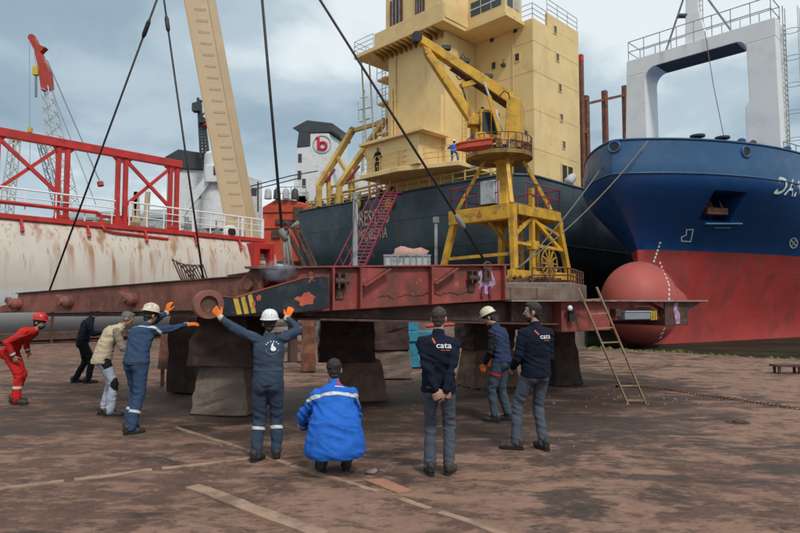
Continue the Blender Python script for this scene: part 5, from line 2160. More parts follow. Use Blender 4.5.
mb.box(at(206, 123, Yw - 2), (1.2, 1, .15))
mb.build('lattice_mast', MT['darkgrey'], ws)
B().ell(at(207.5, 125.5, Yw - 2), (V((1, 0, 0)), V((0, 1, 0)), Z), (.5, .5, .3)).build('red_radar', MT['redpaint'], ws)
# cable and mast gear trailing to the right
mb = B()
mb.path([at(248, 187, 60), at(290, 176, 60), at(318, 171, 60)], .06, 5)
mb.path([at(248, 191, 60), at(300, 178, 60)], .06, 5)
mb.tube(at(258, 212, 60), at(258, 182, 60), .08, 6)
mb.box(at(254, 192, 60), (.5, .3, .8))
tag(mb.build('signal_line', MT['darkgrey']), 'thin dark lines with a small flag strung over the orange hull', 'line')

# orange hull between barge and slate ship
oh = thing('orange_ship', 'bright orange ship hull showing between the barge and the slate stern', 'ship', (-9, 56, 0))
mb = B()
face(mb, [at(262, 262, 56), at(306, 262, 56), at(308, 204, 56), at(292, 200, 56), at(276, 199, 56), at(262, 207, 56)], 7)
mb.build('hull', MT['orange'], oh, bevel=.12)
for px, py, w_, h_ in ((284, 222, 1.6, .5), (298, 214, .9, 1.3), (276, 234, .8, .8)):
    p = at(px, py, 55.9)
    B().box(p, (w_, .2, h_)).build('side_hatch', MT['rustdark'], oh, bevel=.03)
for py in (212, 228):
    B().beam(at(263, py, 55.93), at(305, py - 1, 55.93), .12, .12).build('rubbing_strake', MT['orange'], oh)
mb = B()
rail(mb, [at(276, 200, 55.8), at(306, 199, 55.8)], 1.2, 2, 1.4, .05)
mb.build('handrail', MT['lightgrey'], oh)
for k in range(4):
    p = at(268 + k * 9, 199, 55.9)
    B().lathe([(.35, 0), (.3, .8), (.12, 1.0)], p, Z, 10).build('deck_vent', MT['darkgrey'] if k % 2 else MT['lightgrey'], oh, auto=True)

# ship with the round emblem on its funnel
fsn = thing('funnel_ship', 'white ship upperworks with a black topped funnel bearing a round red emblem', 'ship', (-10, 70, 0))
Yf = 70.0
mb = B()
face(mb, [at(292, 204, Yf), at(333, 204, Yf), at(331, 148, Yf), at(329, 133, Yf), at(301, 133, Yf), at(297, 148, Yf)], 5)
fn_ = mb.build('funnel', MT['whiteclean'], fsn, bevel=.1)
mb = B()
face(mb, [at(296.5, 147.5, Yf - .1), at(310, 146, Yf - .1), at(310, 128, Yf - .1), at(299, 128, Yf - .1)], 5.2)
face(mb, [at(310, 133, Yf - .12), at(333, 132, Yf - .12), at(332.5, 123, Yf - .12), at(307, 120, Yf - .12), at(292, 128, Yf - .12), at(297, 131, Yf - .12)], 5.3)
mb.build('funnel_top', MT['darkgrey'], fsn, bevel=.08)
mb = B()
ec = at(322, 144.5, Yf - .03)
mb.torus(ec, V((0, 1, 0)), 1.05, .07, 30, 6)
mb.build('emblem_ring', MT['lightgrey'], fn_)
mb = B()
mb.tube(ec + V((-.42, -.06, .8)), ec + V((-.42, -.06, -.62)), .15, 8)
mb.torus(ec + V((.08, -.06, -.18)), V((0, 1, 0)), .44, .15, 22, 6)
mb.tube(ec + V((-.7, -.06, .78)), ec + V((-.42, -.06, .78)), .13, 6)
mb.build('emblem', MT['logored'], fn_)
for px, py in ((300, 158), (299.5, 175), (304, 183)):
    p = at(px, py, Yf - .05)
    B().frame(V((p.x - .2, p.y - .04, p.z - .5)), V((1, 0, 0)), V((0, 1, 0)), Z, .4, .06, 1.0).build('door', MT['darkgrey'], fn_)
mb = B()
face(mb, [at(330, 214, Yf + 2), at(372, 214, Yf + 2), at(372, 172, Yf + 2), at(346, 168, Yf + 2), at(336, 184, Yf + 2)], 6)
face(mb, [at(276, 214, Yf + 3), at(332, 214, Yf + 3), at(332, 196, Yf + 3), at(276, 199, Yf + 3)], 6)
mb.build('deckhouse', MT['whiteclean'], fsn, bevel=.1)
mb = B()
mb.tube(at(363, 172, Yf), at(364, 90, Yf), .14, 6)
mb.tube(at(358, 110, Yf), at(372, 107, Yf), .1, 6)
mb.tube(at(360, 98, Yf), at(368, 97, Yf), .07, 6)
mb.tube(at(359, 122, Yf), at(370, 118, Yf), .12, 6)
mb.tube(at(359, 120, Yf), at(358, 102, Yf), .06, 5)
mb.build('mast', MT['lightgrey'], fsn)
mb = B()
mb.tube(at(341, 140, Yf - 2), at(350, 139, Yf - 2), .5, 8)
mb.build('searchlight', MT['darkgrey'], fsn)
rnd = random.Random(77)
for k in range(9):
    p = at(rnd.uniform(296, 345), rnd.uniform(196, 207), Yf - 2)
    B().box(p, (rnd.uniform(.5, 1.6), .6, rnd.uniform(.6, 1.6))).build('locker', (MT['lightgrey'], MT['darkgrey'], MT['redpaint'])[k % 3], fsn, bevel=.05)

# ================================================================== FAR CRANES
def lattice(mb, p0, p1, w0, w1, n, rc, rb):
    d = (p1 - p0).normalized()
    s = d.cross(V((0, 1, 0))).normalized()
    t = d.cross(s).normalized()
    cs_ = []
    for i in range(n + 1):
        f = i / n
        c = p0.lerp(p1, f)
        w = w0 + (w1 - w0) * f
        cs_.append([c + s * w * a + t * w * b_ for a, b_ in ((-.5, -.5), (.5, -.5), (.5, .5), (-.5, .5))])
    for j in range(4):
        mb.tube(cs_[0][j], cs_[-1][j], rc, 5)
    for i in range(n):
        for j in range(4):
            a = cs_[i][j]
            b_ = cs_[i + 1][(j + 1) % 4]
            if i % 2:
                a, b_ = cs_[i][(j + 1) % 4], cs_[i + 1][j]
            mb.tube(a, b_, rb, 4)


Yc = 150.0
fc = thing('lattice_crane', 'tall pale lattice boom crane with a red head far behind the barge', 'crane', (at(86, 303, Yc).x, Yc, 0))
mb = B()
lattice(mb, at(85, 300, Yc), at(46, 88, Yc), 5.2, 2.2, 34, .16, .09)
mb.build('lattice_boom', MT['lattice'], fc)
mb = B()
c = [at(*p, Yc) for p in ((41, 90), (51, 88), (49, 71), (43, 60), (40, 52), (45, 47), (37, 44), (34, 37), (30, 36), (29, 40), (34, 50), (37, 63))]
mb.prism(c, (0, 1.6, 0))
hd = mb.build('crane_head', MT['craneRed'], fc)
B().lathe([(.9, -.4), (.9, .4)], at(32, 38, Yc + .8), V((0, 1, 0)), 16).build('sheave', MT['craneRed'], hd)
mb = B()
mb.tube(at(29.5, 40, Yc), at(30, 165, Yc), .07, 4)
mb.tube(at(34, 48, Yc), at(36, 66, Yc), .07, 4)
mb.tube(at(47, 60, Yc), at(100, 182, Yc), .16, 4)
mb.tube(at(51, 88, Yc), at(96, 205, Yc), .10, 4)
mb.build('cable', MT['latticegrey'], fc)
mb = B()
HY = mat('hook yellow', (.6, .42, .05), .5, bump=0)
B().box(at(36, 71, Yc), (1.3, 1, 2.2)).build('hook_block', HY, fc)
B().box(at(30, 130, Yc), (1.0, .8, 1.2)).build('hook_block', HY, fc)
B().tube(at(36, 76, Yc), at(36, 97, Yc), .35, 6).build('hook_shank', MT['latticegrey'], fc)
mb = B()
lattice(mb, at(62, 212, Yc + 4), at(40, 141, Yc + 4), 2.4, 1.2, 14, .14, .09)
mb.build('back_mast', MT['latticegrey'], fc)
B().tube(at(100, 182, Yc), at(101, 186, Yc), .8, 8).build('cable_block', MT['craneRed'], fc)
B().box(at(92, 318, Yc) + V((0, 0, 4)), (9, 6, 5)).build('machine_house', MT['craneRed'], fc)
c2 = thing('small_lattice_crane', 'small pale lattice crane half hidden behind the left end of the red truss', 'crane', (at(5, 300, 120).x, 120, 0))
mb = B()
lattice(mb, at(-4, 300, 120), at(15, 140, 120), 2.2, 1.4, 24, .13, .08)
mb.build('lattice_boom', MT['lattice'], c2)
mb = B()
mb.box(at(15, 139, 120), (1.6, 1, 1.0))
mb.build('boom_head', MT['davit'], c2)
B().box(at(-6, 318, 120) + V((0, 0, 3)), (6, 5, 4)).build('machine_house', MT['davit'], c2)
# distant cream gantry legs over the barge rail
p = at(138, 214, 90)
gx = thing('far_gantry', 'distant cream gantry of crossed legs seen through the red truss', 'gantry', (p.x, 90, 0))
mb = B()
for a, b_ in (((127, 225), (137, 192)), ((147, 225), (136, 192)), ((140, 225), (148, 192)), ((132, 225), (125, 196))):
    q0, q1 = at(*a, 90), at(*b_, 90)
    mb.beam(V((q0.x, 90, 0)), q1, .6, .6)
mb.build('legs', MT['beigecrane'], gx)
# pale distant shed roofs over the rail
for k, (x0, x1, y0, lab) in enumerate(((62, 104, 214, 'low cream shed far behind the barge rail at left'), (141, 168, 212, 'low grey shed far behind the barge rail near the truss end'))):
    a, b_ = at(x0, y0, 110), at(x1, y0, 110)
    sd = thing('shed', lab, 'shed', (a.x, 110, 0))
    B().frame((a.x, 110, 0), V((1, 0, 0)), V((0, 1, 0)), Z, b_.x - a.x, 10, a.z - 1).build('wall', MT['beigecrane'] if k == 0 else MT['lightgrey'], sd)
    mb = B()
    mb.prism([V((a.x - .5, 109.5, a.z - .99)), V((b_.x + .5, 109.5, a.z - .99)), V((b_.x + .5, 115, a.z + 1)), V((a.x - .5, 115, a.z + 1))], (0, 0, .25))
    mb.build('roof', MT['grey'], sd)

# ================================================================== YELLOW PEDESTAL CRANE ON THE QUAY
YC = V((4.9, 26.0, 0))
YM = MT['yellow']
W1, W2 = 3.1, 3.66
yc = thing('portal_crane', 'yellow pedestal crane on a braced portal frame standing on the quay', 'crane', (5, 28, 2.62))


def YP(a, b_, z):
    """a metres towards the far left leg, b metres towards the right leg."""
    p = YC - E1 * a + E2 * b_
    return V((p.x, p.y, z))


ZB_, ZT1, ZT2 = 2.66, 5.42, 6.08
tops_ = {'n': (0, 0), 'l': (W1, 0), 'r': (0, W2), 'k': (W1, W2)}
feet = {'n': (-.12, -.05), 'l': (W1 + .95, -.1), 'r': (-.1, W2 + .95), 'k': (W1 + .6, W2 + .6)}
for k in 'nlrk':
    B().beam(YP(*feet[k], ZB_ + .3), YP(*tops_[k], ZT2 - .02), .24, .26, E2, w2=.30, h2=.32).build('leg', YM, yc, bevel=.02)
    c = YP(*feet[k], ZB_ + .12)
    mb = B()
    mb.lathe([(.22, -.09), (.22, .09)], c - E2 * .3, E1, 16)
    mb.lathe([(.22, -.09), (.22, .09)], c + E2 * .3, E1, 16)
    mb.build('travel_wheel', MT['yellowdark'], yc)
# portal beams
B().frame(YP(W1 + .35, -.24, ZT1), E1, E2, Z, W1 + .3, .46, ZT2 - ZT1).build('front_beam', YM, yc, bevel=.03)
B().frame(YP(.2, .24, ZT1 + .2), E1, E2, Z, .4, W2 - .1, .44).build('side_beam', YM, yc, bevel=.03)
B().frame(YP(W1 + .2, .24, ZT1 + .2), E1, E2, Z, .4, W2 - .1, .44).build('side_beam', YM, yc, bevel=.03)
B().frame(YP(W1 + .2, W2 - .2, ZT1 + .2), E1, E2, Z, W1, .4, .44).build('rear_beam', YM, yc, bevel=.03)
# base beam along the right side, lower ties
B().beam(YP(-.12, -.4, ZB_ + .35), YP(-.12, W2 + 1.3, ZB_ + .35), .3, .34).build('base_beam', YM, yc, bevel=.02)
B().beam(YP(W1 + .8, -.4, ZB_ + .35), YP(W1 + .8, W2 + 1.1, ZB_ + .35), .3, .34).build('base_beam', YM, yc, bevel=.02)
for a, b_, w_ in (((0, .2, 4.4), (-.05, W2 + .45, 4.3), .14), ((.0, 1.55, 2.85), (0, 1.55, ZT2 + .9), .2), ((0, .15, 4.75), (0, 1.45, 5.6), .16), ((0, W2 + .5, 4.2), (0, 1.6, 5.6), .16),
                  ((0, W2 + .2, 5.0), (0, 1.6, 5.5), .12), ((.2, 0, 3.9), (W1 + .5, 0, 3.85), .14), ((W1 * .35, W2, 2.8), (W1 * .35, W2, 5.6), .2), ((W1 * .62, W2, 2.8), (W1 * .62, W2, 5.6), .14), ((W1 * .4, 0, 5.4), (W1 * .75, W2, 4.2), .12)):
    B().beam(YP(*a), YP(*b_), w_, w_, E1).build('brace', YM, yc)
B().box(YP(0, 1.6, 4.35), (.5, .4, .4), Matrix.Rotation(R(45), 3, 'Z')).build('joint_box', YM, yc, bevel=.03)
# deck, pedestal, platform
B().frame(YP(W1 + .1, 0, ZT2 + .003), E1, E2, Z, W1 + .2, W2 + .1, .06).build('portal_deck', MT['yellowdark'], yc)
PCc = YP(1.55, 1.65, 0)
mb = B()
for k in range(1):
    mb.lathe([(.52, ZT2 + .07), (.42, ZT2 + .8), (.38, 8.3), (.58, 8.5)], V((PCc.x, PCc.y, 0)), Z, 8)
mb.build('pedestal', YM, yc)
for a in ((W1 + .1, .1), (-.05, W2 * .85), (.1, .1), (W1 + .1, W2)):
    p = YP(*a, ZT2 + .05)
    q = V((PCc.x, PCc.y, 8.5)).lerp(V((p.x, p.y, 8.5)), .42)
    B().beam(p, q, .16, .16).build('stay', YM, yc)
mb = B()
mb.lathe([(.6, 8.46), (1.5, 8.52), (1.58, 8.55), (1.58, 8.74), (.2, 8.74)], V((PCc.x - .25, PCc.y, 0)), Z, 40)
mb.build('round_platform', MT['yellowdark'], yc, auto=True)
mb = B()
for k in range(26):
    a = 2 * math.pi * k / 26
    p = V((PCc.x - .25 + 1.54 * math.cos(a), PCc.y + 1.54 * math.sin(a), 8.74))
    mb.tube(p, p + Z * .75, .022, 5)
for z_ in (9.12, 9.49):
    mb.torus(V((PCc.x - .25, PCc.y, z_)), Z, 1.54, .022, 48, 5)
mb.build('platform_rail', MT['rustbrown'], yc)
mb = B()
rail(mb, [YP(W1 + .2, W2, ZT2 + .06), YP(W1 + .2, -.2, ZT2 + .06), YP(.6, -.2, ZT2 + .06)], 1.0, 2, .8, .03)
rail(mb, [YP(-.15, .8, ZT2 + .06), YP(-.15, W2 + .1, ZT2 + .06), YP(W1, W2 + .1, ZT2 + .06)], 1.0, 2, .8, .03)
mb.build('deck_rail', MT['magenta'], yc)
p = YP(1.15, -.05, ZT2 + .62)
B().box(p, (.75, .45, 1.05), Matrix.Rotation(R(-45), 3, 'Z')).build('control_cabinet', MT['lightgrey'], yc, bevel=.02)
# worn lettering and red badge on the front beam
for txt, a0, h_ in (('PALOT', 2.55, .17), ('50', .85, .16)):
    tm = text_mesh(txt, h_ * 1.3)
    o = YP(a0, -.243, 5.68)
    for v in tm.vertices:
        q = o + E1 * v.co.x + Z * v.co.y
        v.co = q - ORG[yc]
    link_mesh('worn_lettering', tm, MT['yellowdark'], yc)
mb = B()
o = YP(1.62, -.243, 5.62)
mb.prism([o + E1 * a + Z * b_ for a, b_ in ((-.12, 0), (.12, 0), (.14, .12), (.06, .22), (0, .36), (-.06, .22), (-.14, .12))], E2 * -.006)
mb.build('red_badge', MT['patch'], yc)
# ladder by the near leg
mb = B()
for k in range(12):
    mb.tube(YP(-.02, .42, 2.9 + .27 * k), YP(-.02, .72, 2.9 + .27 * k), .018, 5)
for b_ in (.42, .72):
    mb.tube(YP(-.02, b_, 2.8), YP(-.02, b_, 6.1), .025, 5)
mb.build('ladder', MT['rustbrown'], yc)
# cable reel
rl = YP(-.18, 2.35, 3.55)
mb = B()
for o in (-.1, .1):
    mb.torus(rl + E1 * (o + .1), E1, .68, .035, 30, 6)
    mb.torus(rl + E1 * (o + .1), E1, .28, .03, 20, 6)
mb.lathe([(.16, -.16), (.16, .16)], rl + E1 * .1, E1, 14)
reel = mb.build('cable_reel', MT['yellowdark'], yc)
for k in range(12):
    a = 2 * math.pi * k / 12
    d = E2 * math.cos(a) + Z * math.sin(a)
    B().beam(rl + E1 * .2 + d * .15, rl + E1 * .2 + d * .70, .05, .05, E1).build('spoke', YM, reel)
mb = B()
mb.torus(YP(-.1, 3.55, 3.15), E1, .26, .09, 20, 8)
mb.build('hose_coil', MT['rustbrown'], yc)
# slewing house, cabin, boom
h0 = [at(*p, 27.9) for p in ((503.5, 147), (519.5, 147), (520, 99), (511, 95), (506.5, 100))]
B().prism(h0, (.55, 1.5, 0)).build('slewing_house', YM, yc, bevel=.04)
t_ = V((PCc.x - .25, PCc.y, 8.74))
B().lathe([(1.2, 0), (1.25, .25), (.9, .35)], t_ + Z * .002, Z, 28).build('slew_ring', MT['rustdark'], yc, auto=True)
cbx = at(489.5, 139, 27.6)
cabn = B().frame(V((cbx.x - .45, 27.3, cbx.z)), V((.96, .28, 0)), V((-.28, .96, 0)), Z, 1.05, 1.3, 1.35).build('cabin', YM, yc, bevel=.03)
for f0, f1 in ((.08, .46), (.54, .92)):
    B().frame(V((cbx.x - .45, 27.3, cbx.z + .2)) + V((.96, .28, 0)) * (1.05 * f0) + V((.28, -.96, 0)) * .02, V((.96, .28, 0)), V((-.28, .96, 0)), Z, 1.05 * (f1 - f0), .03, 1.0).build('window', MT['glass'], cabn)
B().frame(V((cbx.x - .45, 27.3, cbx.z + .2)) + V((-.96, -.28, 0)) * .015 + V((-.28, .96, 0)) * .15, V((-.28, .96, 0)), V((-.96, -.28, 0)), Z, .9, .02, 1.0).build('window', MT['glass'], cabn)
mb = B()
for fx_ in (.5,):
    mb.frame(V((cbx.x - .45, 27.3, cbx.z + .02)) + V((.96, .28, 0)) * (1.05 * fx_ - .03) + V((.28, -.96, 0)) * .035, V((.96, .28, 0)), V((-.28, .96, 0)), Z, .06, .03, 1.3)
mb.build('window_post', YM, cabn)
mA, mT = at(511, 101, 28.4), at(417, 38, 26.4)
B().beam(mA, mT, .5, .60, w2=.3, h2=.36).build('main_boom', YM, yc, bevel=.03)
mb = B()
up_ = (mT - mA).cross(V((0, 1, 0))).normalized()
if up_.z > 0:
    up_ = -up_
mb.beam(mA + up_ * .32, mA.lerp(mT, .62) + up_ * .27, .42, .05)
mb.build('boom_underside', MT['rustdark'], yc)
jA, jT = at(471, 118, 27.3), at(428, 54, 26.6)
B().beam(jA, jT, .30, .44, w2=.26, h2=.34).build('lower_boom', YM, yc, bevel=.02)
mb = B()
mb.lathe([(.24, -.2), (.24, .2)], mT + Z * .0, V((0, 1, 0)), 18)
mb.build('tip_sheave', MT['black'], yc)
B().beam(mA.lerp(mT, .92), jT, .26, .3).build('tip_link', YM, yc)
mb = B()
mb.beam(at(461, 86, 27.2), at(482, 80, 27.8), .22, .22)
mb.build('cross_arm', YM, yc)
mb = B()
mb.tube(at(484, 82, 27.2), at(495, 112, 27.2), .05, 8)
mb.tube(at(495, 110, 27.2), at(501, 131, 27.2), .10, 8)
mb.build('luffing_ram', MT['lightgrey'], yc, smooth=True)
B().beam(at(489, 96, 27.1), at(500, 134, 27.1), .16, .16).build('ram_strut', YM, yc)
mb = B()
mb.tube(at(462, 86, 27.2), at(467, 104, 27.2), .035, 6)
for a in (((459, 60), (463, 54), (466, 60), (463, 70)), ((456, 76), (459, 80), (463, 78)), ((500, 96), (504, 91), (508, 93), (510, 99))):
    mb.path([at(*p, 27.4) for p in a], .03, 5)
mb.build('hydraulic_hose', MT['black'], yc)
for k, f in enumerate((.30, .55, .75)):
    mb = B()
    c = mA.lerp(mT, f) - up_ * .34
    mb.box(c, (.3, .3, .18))
    mb.lathe([(.1, 0), (.1, .25)], c + V((.2, 0, .05)), V((0, 1, 0)), 10)
    mb.build('boom_fitting', MT['darkgrey'], yc)
B().box(at(473, 121, 27.4), (.5, .6, .5)).build('boom_knuckle', YM, yc, bevel=.03)
B().box(at(482, 142, 28.9), (.8, .7, 1.3)).build('service_step', MT['yellowdark'], yc, bevel=.02)
B().beam(at(474, 124, 27.5), at(482, 146, 27.9), .24, .3).build('boom_bracket', YM, yc)
B().box(at(480, 140, 27.5), (.5, .6, .6)).build('boom_foot', YM, yc, bevel=.03)
rnd = random.Random(41)
for k in range(9):
    a = rnd.uniform(-2.6, -.3)
    p = V((PCc.x - .25 + 1.3 * math.cos(a), PCc.y + 1.3 * math.sin(a), 8.74))
    B().box(p + Z * .25, (rnd.uniform(.2, .5), .3, rnd.uniform(.3, .5)), Matrix.Rotation(a, 3, 'Z')).build('machinery_box', (MT['yellowdark'], MT['rustbrown'], MT['lightgrey'])[k % 3], yc, bevel=.02)
# orange rescue boat on the platform
rb = thing('rescue_boat', 'small orange red rescue boat cradled on the edge of the yellow crane platform', 'boat', at(475, 158, 26.6))
a, b_ = at(456, 156, 26.0), at(491, 151.5, 26.2)
dd = (b_ - a).normalized()
sd = V((-dd.y, dd.x, 0)).normalized()
mb = B()
rings = []
for f, w_, z0 in ((0, .05, .36), (.1, .24, .24), (.3, .34, .14), (.6, .36, .12), (.9, .34, .13), (1, .28, .18)):
    c = a.lerp(b_, f)
    rings.append([c - sd * w_ + Z * .50, c - sd * w_ * .95 + Z * .25, c - sd * w_ * .5 + Z * z0, c + sd * w_ * .5 + Z * z0, c + sd * w_ * .95 + Z * .25, c + sd * w_ + Z * .50])
mb.loft(rings)
mb.build('hull', MT['orange'], rb, auto=True)
mb = B()
mb.path([r[0] for r in rings] + [r[5] for r in reversed(rings)], .05, 6)
mb.build('fender_rail', MT['orange'], rb)
B().box(a.lerp(b_, .55) + Z * .55, (.5, .4, .12)).build('thwart', MT['darkgrey'], rb)

# rusty track and rails on the quay edge
qr = thing('quay_rail', 'rusty low guard rail and crane track along the quay edge', 'rail', (6.5, 25.5, 2.62))
for z_, y_ in ((2.66, 25.6), (2.66, 26.1)):
    B().box((2.9, y_, z_), (8.2, .12, .10)).build('track', MT['rustdark'], qr)
mb = B()
rail(mb, [V((5.6, 25.35, 2.62)), V((7.1, 25.35, 2.62)), V((9.0, 29.5, 2.62))], .62, 2, .75, .035)
mb.build('guard_rail', MT['rustbrown'], qr)
mb = B()
rnd = random.Random(9)
for k in range(40):
    x = rnd.uniform(4.2, 6.3)
    mb.beam(V((x, 25.5 + rnd.random(), 2.68)), V((x + rnd.uniform(.2, .9), 25.5 + rnd.random(), 2.7 + rnd.uniform(0, .2))), .1, .1)
tag(mb.build('scrap', MT['rustbrown']), 'rusty scrap lying along the quay edge', 'scrap', kind='stuff')

# ================================================================== SLINGS, SHACKLES, MOORING LINES
def sling(name, label, top, bot, fer, r=.017, mtl='wire', grp='wire slings holding the ramp'):
    o = thing(name, label, 'wire sling', bot, grp)
    B().tube(top, bot, r, 8).build('wire', MT[mtl], o, smooth=True)
    if fer is not None:
        a, b_ = top.lerp(bot, fer[0]), top.lerp(bot, fer[1])
        c = a.lerp(b_, .5)
        B().path([a, a.lerp(c, .4), c, b_.lerp(c, .4), b_], r, 8, [r, r * fer[2], r * fer[2], r * fer[2], r]).build('ferrule', MT[fer[3]], o, smooth=True)
    return o


H1 = at(162, -14, 10.0)
H2 = at(253, -106, 8.9)
b1 = LP(LL - .55, .25, lt(LL) + .02)
b2 = LP(2.28, .3, lt(2.3) + .02)
sling('wire_sling', 'leftmost wire sling slanting down to the tip of the long beam', H1, b1, (.10, .16, 2.2, 'wire'))
sling('wire_sling', 'near vertical wire sling hanging in front of the cream boom side of the barge', H1, b2, (.11, .17, 2.2, 'wire'))
b3 = at(282.5, 236, 8.4)
sling('wire_sling', 'wire sling hanging straight down to the hinge bracket and grey straps', H2, b3, None, .021)
b4 = FP(2.72, -.05, 2.36)
sling('wire_sling', 'long wire sling slanting across the beige tower to the lifting lug', H2, b4, (.86, .90, 2.2, 'strap'), .021)
for H_, lab in ((H1, 'crane hook block above the left pair of wire slings'), (H2, 'crane hook block above the right pair of wire slings')):
    hk = thing('hook_block', lab, 'crane hook', H_)
    mb = B()
    mb.torus(H_ + Z * .05, V((0, 1, 0)), .09, .03, 16, 8)
    mb.build('hook', MT['rustdark'], hk)
    B().box(H_ + Z * .42, (.3, .2, .5)).build('block', MT['yellow'], hk, bevel=.02)
    B().tube(H_ + Z * .6, H_ + Z * 26, .02, 6).build('hoist_wire', MT['wire'], hk)
sh = thing('shackle', 'steel shackle joining the long slanting wire to the lifting lug', 'shackle', b4)
mb = B()
mb.torus(b4 + Z * -.03, FN, .07, .022, 18, 8)
mb.torus(b4 + Z * -.13, FE, .055, .018, 18, 8)
mb.build('bow', MT['rustdark'], sh)
st = thing('lifting_strap', 'grey strap and steel link bundle under the straight hanging wire', 'lifting strap', at(288, 272, 8.3))
mb = B()
for a, b_, r_ in (((281, 229), (286, 240), .05), ((284, 236), (285, 272), .022), ((288, 236), (293, 268), .020), ((286, 240), (290, 274), .018), ((291, 228), (299, 222), .03), ((290, 229), (285, 236), .03)):
    mb.tube(at(*a, 8.35), at(*b_, 8.35), r_, 8)
mb.build('links', MT['strap'], st, smooth=True)
mb = B()
for z_ in (226, 231, 276, 273):
    mb.torus(at(286 + (z_ > 250) * 3, z_, 8.35), V((.6, 1, .2)).normalized(), .045, .016, 14, 6)
mb.build('ring', MT['rustdark'], st)
dk = thing('pipe_bundle', 'dark rusty pipes slanting between the barge stern and the slate hull', 'pipes', at(312, 275, 33.5))
for a, b_ in (((294, 228), (316, 274)), ((290, 236), (309, 276)), ((301, 232), (318, 272))):
    B().tube(at(*a, 34.8), at(*b_, 33.8), .13, 8).build('pipe', TIM, dk)
mb = B()
for a, b_, sag in ((at(648, 141, 27.6), YP(-.2, -.2, 3.15), .9), (at(614, 149, 29.5), YP(-.1, .2, 3.2), .6)):
    pts = []
    for k in range(21):
        f = k / 20
        p = a.lerp(b_, f)
        p.z -= sag * 4 * f * (1 - f) * .5
        pts.append(p)
    o = B().path(pts, .03, 6).build('mooring_rope', MT['rope'], smooth=True)
    tag(o, 'mooring rope from the bow roller of the blue ship to the crane foot' if sag > .7 else 'mooring rope from the bow fairlead of the blue ship to the crane foot', 'rope', 'mooring ropes of the blue ship')

# ================================================================== PEOPLE
def remesh(mb, name, voxel, smooth=3, wr=None):
    """Fuse overlapping closed shapes into one continuous skin."""
    me = mb.mesh(name)
    o = bpy.data.objects.new(name, me)
    COL.objects.link(o)
    m = o.modifiers.new('remesh', 'REMESH')
    m.mode = 'VOXEL'
    m.voxel_size = voxel
    s = o.modifiers.new('smooth', 'SMOOTH')
    s.factor = .5
    s.iterations = smooth
    out = eval_mesh(o, name)
    bpy.data.objects.remove(o)
    bpy.data.meshes.remove(me)
    out.materials.clear()
    if wr:
        nv = len(out.vertices)
        nrm = np.empty(nv * 3)
        out.vertices.foreach_get('normal', nrm)
        nrm = nrm.reshape(-1, 3)
        co = np.empty(nv * 3)
        out.vertices.foreach_get('co', co)
        co = co.reshape(-1, 3)
        amp, focus, seed = wr
        disp = np.zeros(nv)
        fc_ = np.full(nv, .35)
        for c, rad in focus:
            d = np.linalg.norm(co - np.array(c), axis=1)
            fc_ += np.exp(-(d / rad) ** 2)
        fc_ = np.minimum(fc_, 1.25)
        for i in range(nv):
            p = co[i]
            a = noise.noise(V((p[0] * 6 + p[2] * 4 + seed, p[1] * 6 - p[2] * 3.0, p[2] * 13 + p[0] * 4)))
            b_ = noise.noise(V((p[0] * 13 - p[2] * 9, p[1] * 13 + seed, p[2] * 22 + p[0] * 8)))
            c_ = noise.noise(V((p[0] * 4 + seed * 2, p[1] * 4, p[2] * 3)))
            disp[i] = (.55 - abs(a) * 2.6) * .75 + (.3 - abs(b_)) * .5 + c_ * .5
        co = co + nrm * (disp * fc_ * amp)[:, None]
        out.vertices.foreach_set('co', co.ravel())
    out.polygons.foreach_set('use_smooth', [True] * len(out.polygons))
    out.update()
    return out


def ik(a, t, l1, l2, pole):
    d = t - a
    L = d.length
    if L > (l1 + l2) * .995:
        t = a + d.normalized() * (l1 + l2) * .995
        d = t - a
        L = d.length
    x = (l1 * l1 - l2 * l2 + L * L) / (2 * L)
    h = math.sqrt(max(l1 * l1 - x * x, 0))
    dn = d.normalized()
    p = pole - dn * pole.dot(dn)
    p.normalize()
    return a + dn * x + p * h, t


def oring(c, sx, fy, rx, ry, n=18, back=1.0):
    """Elliptical ring with side axis sx and front axis fy."""
    r = []
    for k in range(n):
        a = 2 * math.pi * k / n
        y = math.sin(a)
        r.append(c + sx * (rx * math.cos(a)) + fy * (ry * y * (back if y < 0 else 1)))
    return r


def hand(mb, w, d, n, t, curl, spread, infl=0.0, k=1.0):
    """Palm, four fingers of different length and a thumb. w wrist, d along, n palm normal, t thumb side."""
    for i, off in enumerate((.028, .010, -.009, -.026)):
        mb.cap(w + t * (off * .55 * k), w + d * (.088 * k) + t * (off * k), .015 * k + infl, .0125 * k + infl, 8)
    mb.ell(w + d * .05 * k, (d, t, n), (.052 * k, .037 * k + infl, .014 * k + infl), 12, 8)
    for i, (off, ln) in enumerate(((.030, .072), (.0105, .080), (-.010, .074), (-.029, .058))):
        p = w + d * (.088 * k) + t * (off * k)
        dd = (d + t * (off * 6 * spread)).normalized()
        q = p
        ang = 0
        for sgm, (fr, cu) in enumerate(((.45, .6), (.32, 1.0), (.23, .8))):
            ang += curl * cu
            v = (dd * math.cos(ang) + n * math.sin(ang)).normalized()
            q2 = q + v * (ln * fr * k)
            mb.cap(q, q2, (.0088 - .0009 * sgm) * k + infl, (.0082 - .0011 * sgm) * k + infl, 8)
            q = q2
    p = w + d * (.022 * k) + t * (.026 * k)
    v = (d * .72 + t * .75 + n * .25).normalized()
    q = p + v * .042 * k
    mb.cap(p, q, .0145 * k + infl, .011 * k + infl, 8)
    v2 = (d * .9 + t * .35 + n * (.25 + .5 * curl)).normalized()
    q2 = q + v2 * .032 * k
    mb.cap(q, q2, .0108 * k + infl, .0095 * k + infl, 8)
    mb.cap(q2, q2 + (v2 + n * .2 * curl).normalized() * .024 * k, .0095 * k + infl, .008 * k + infl, 8)


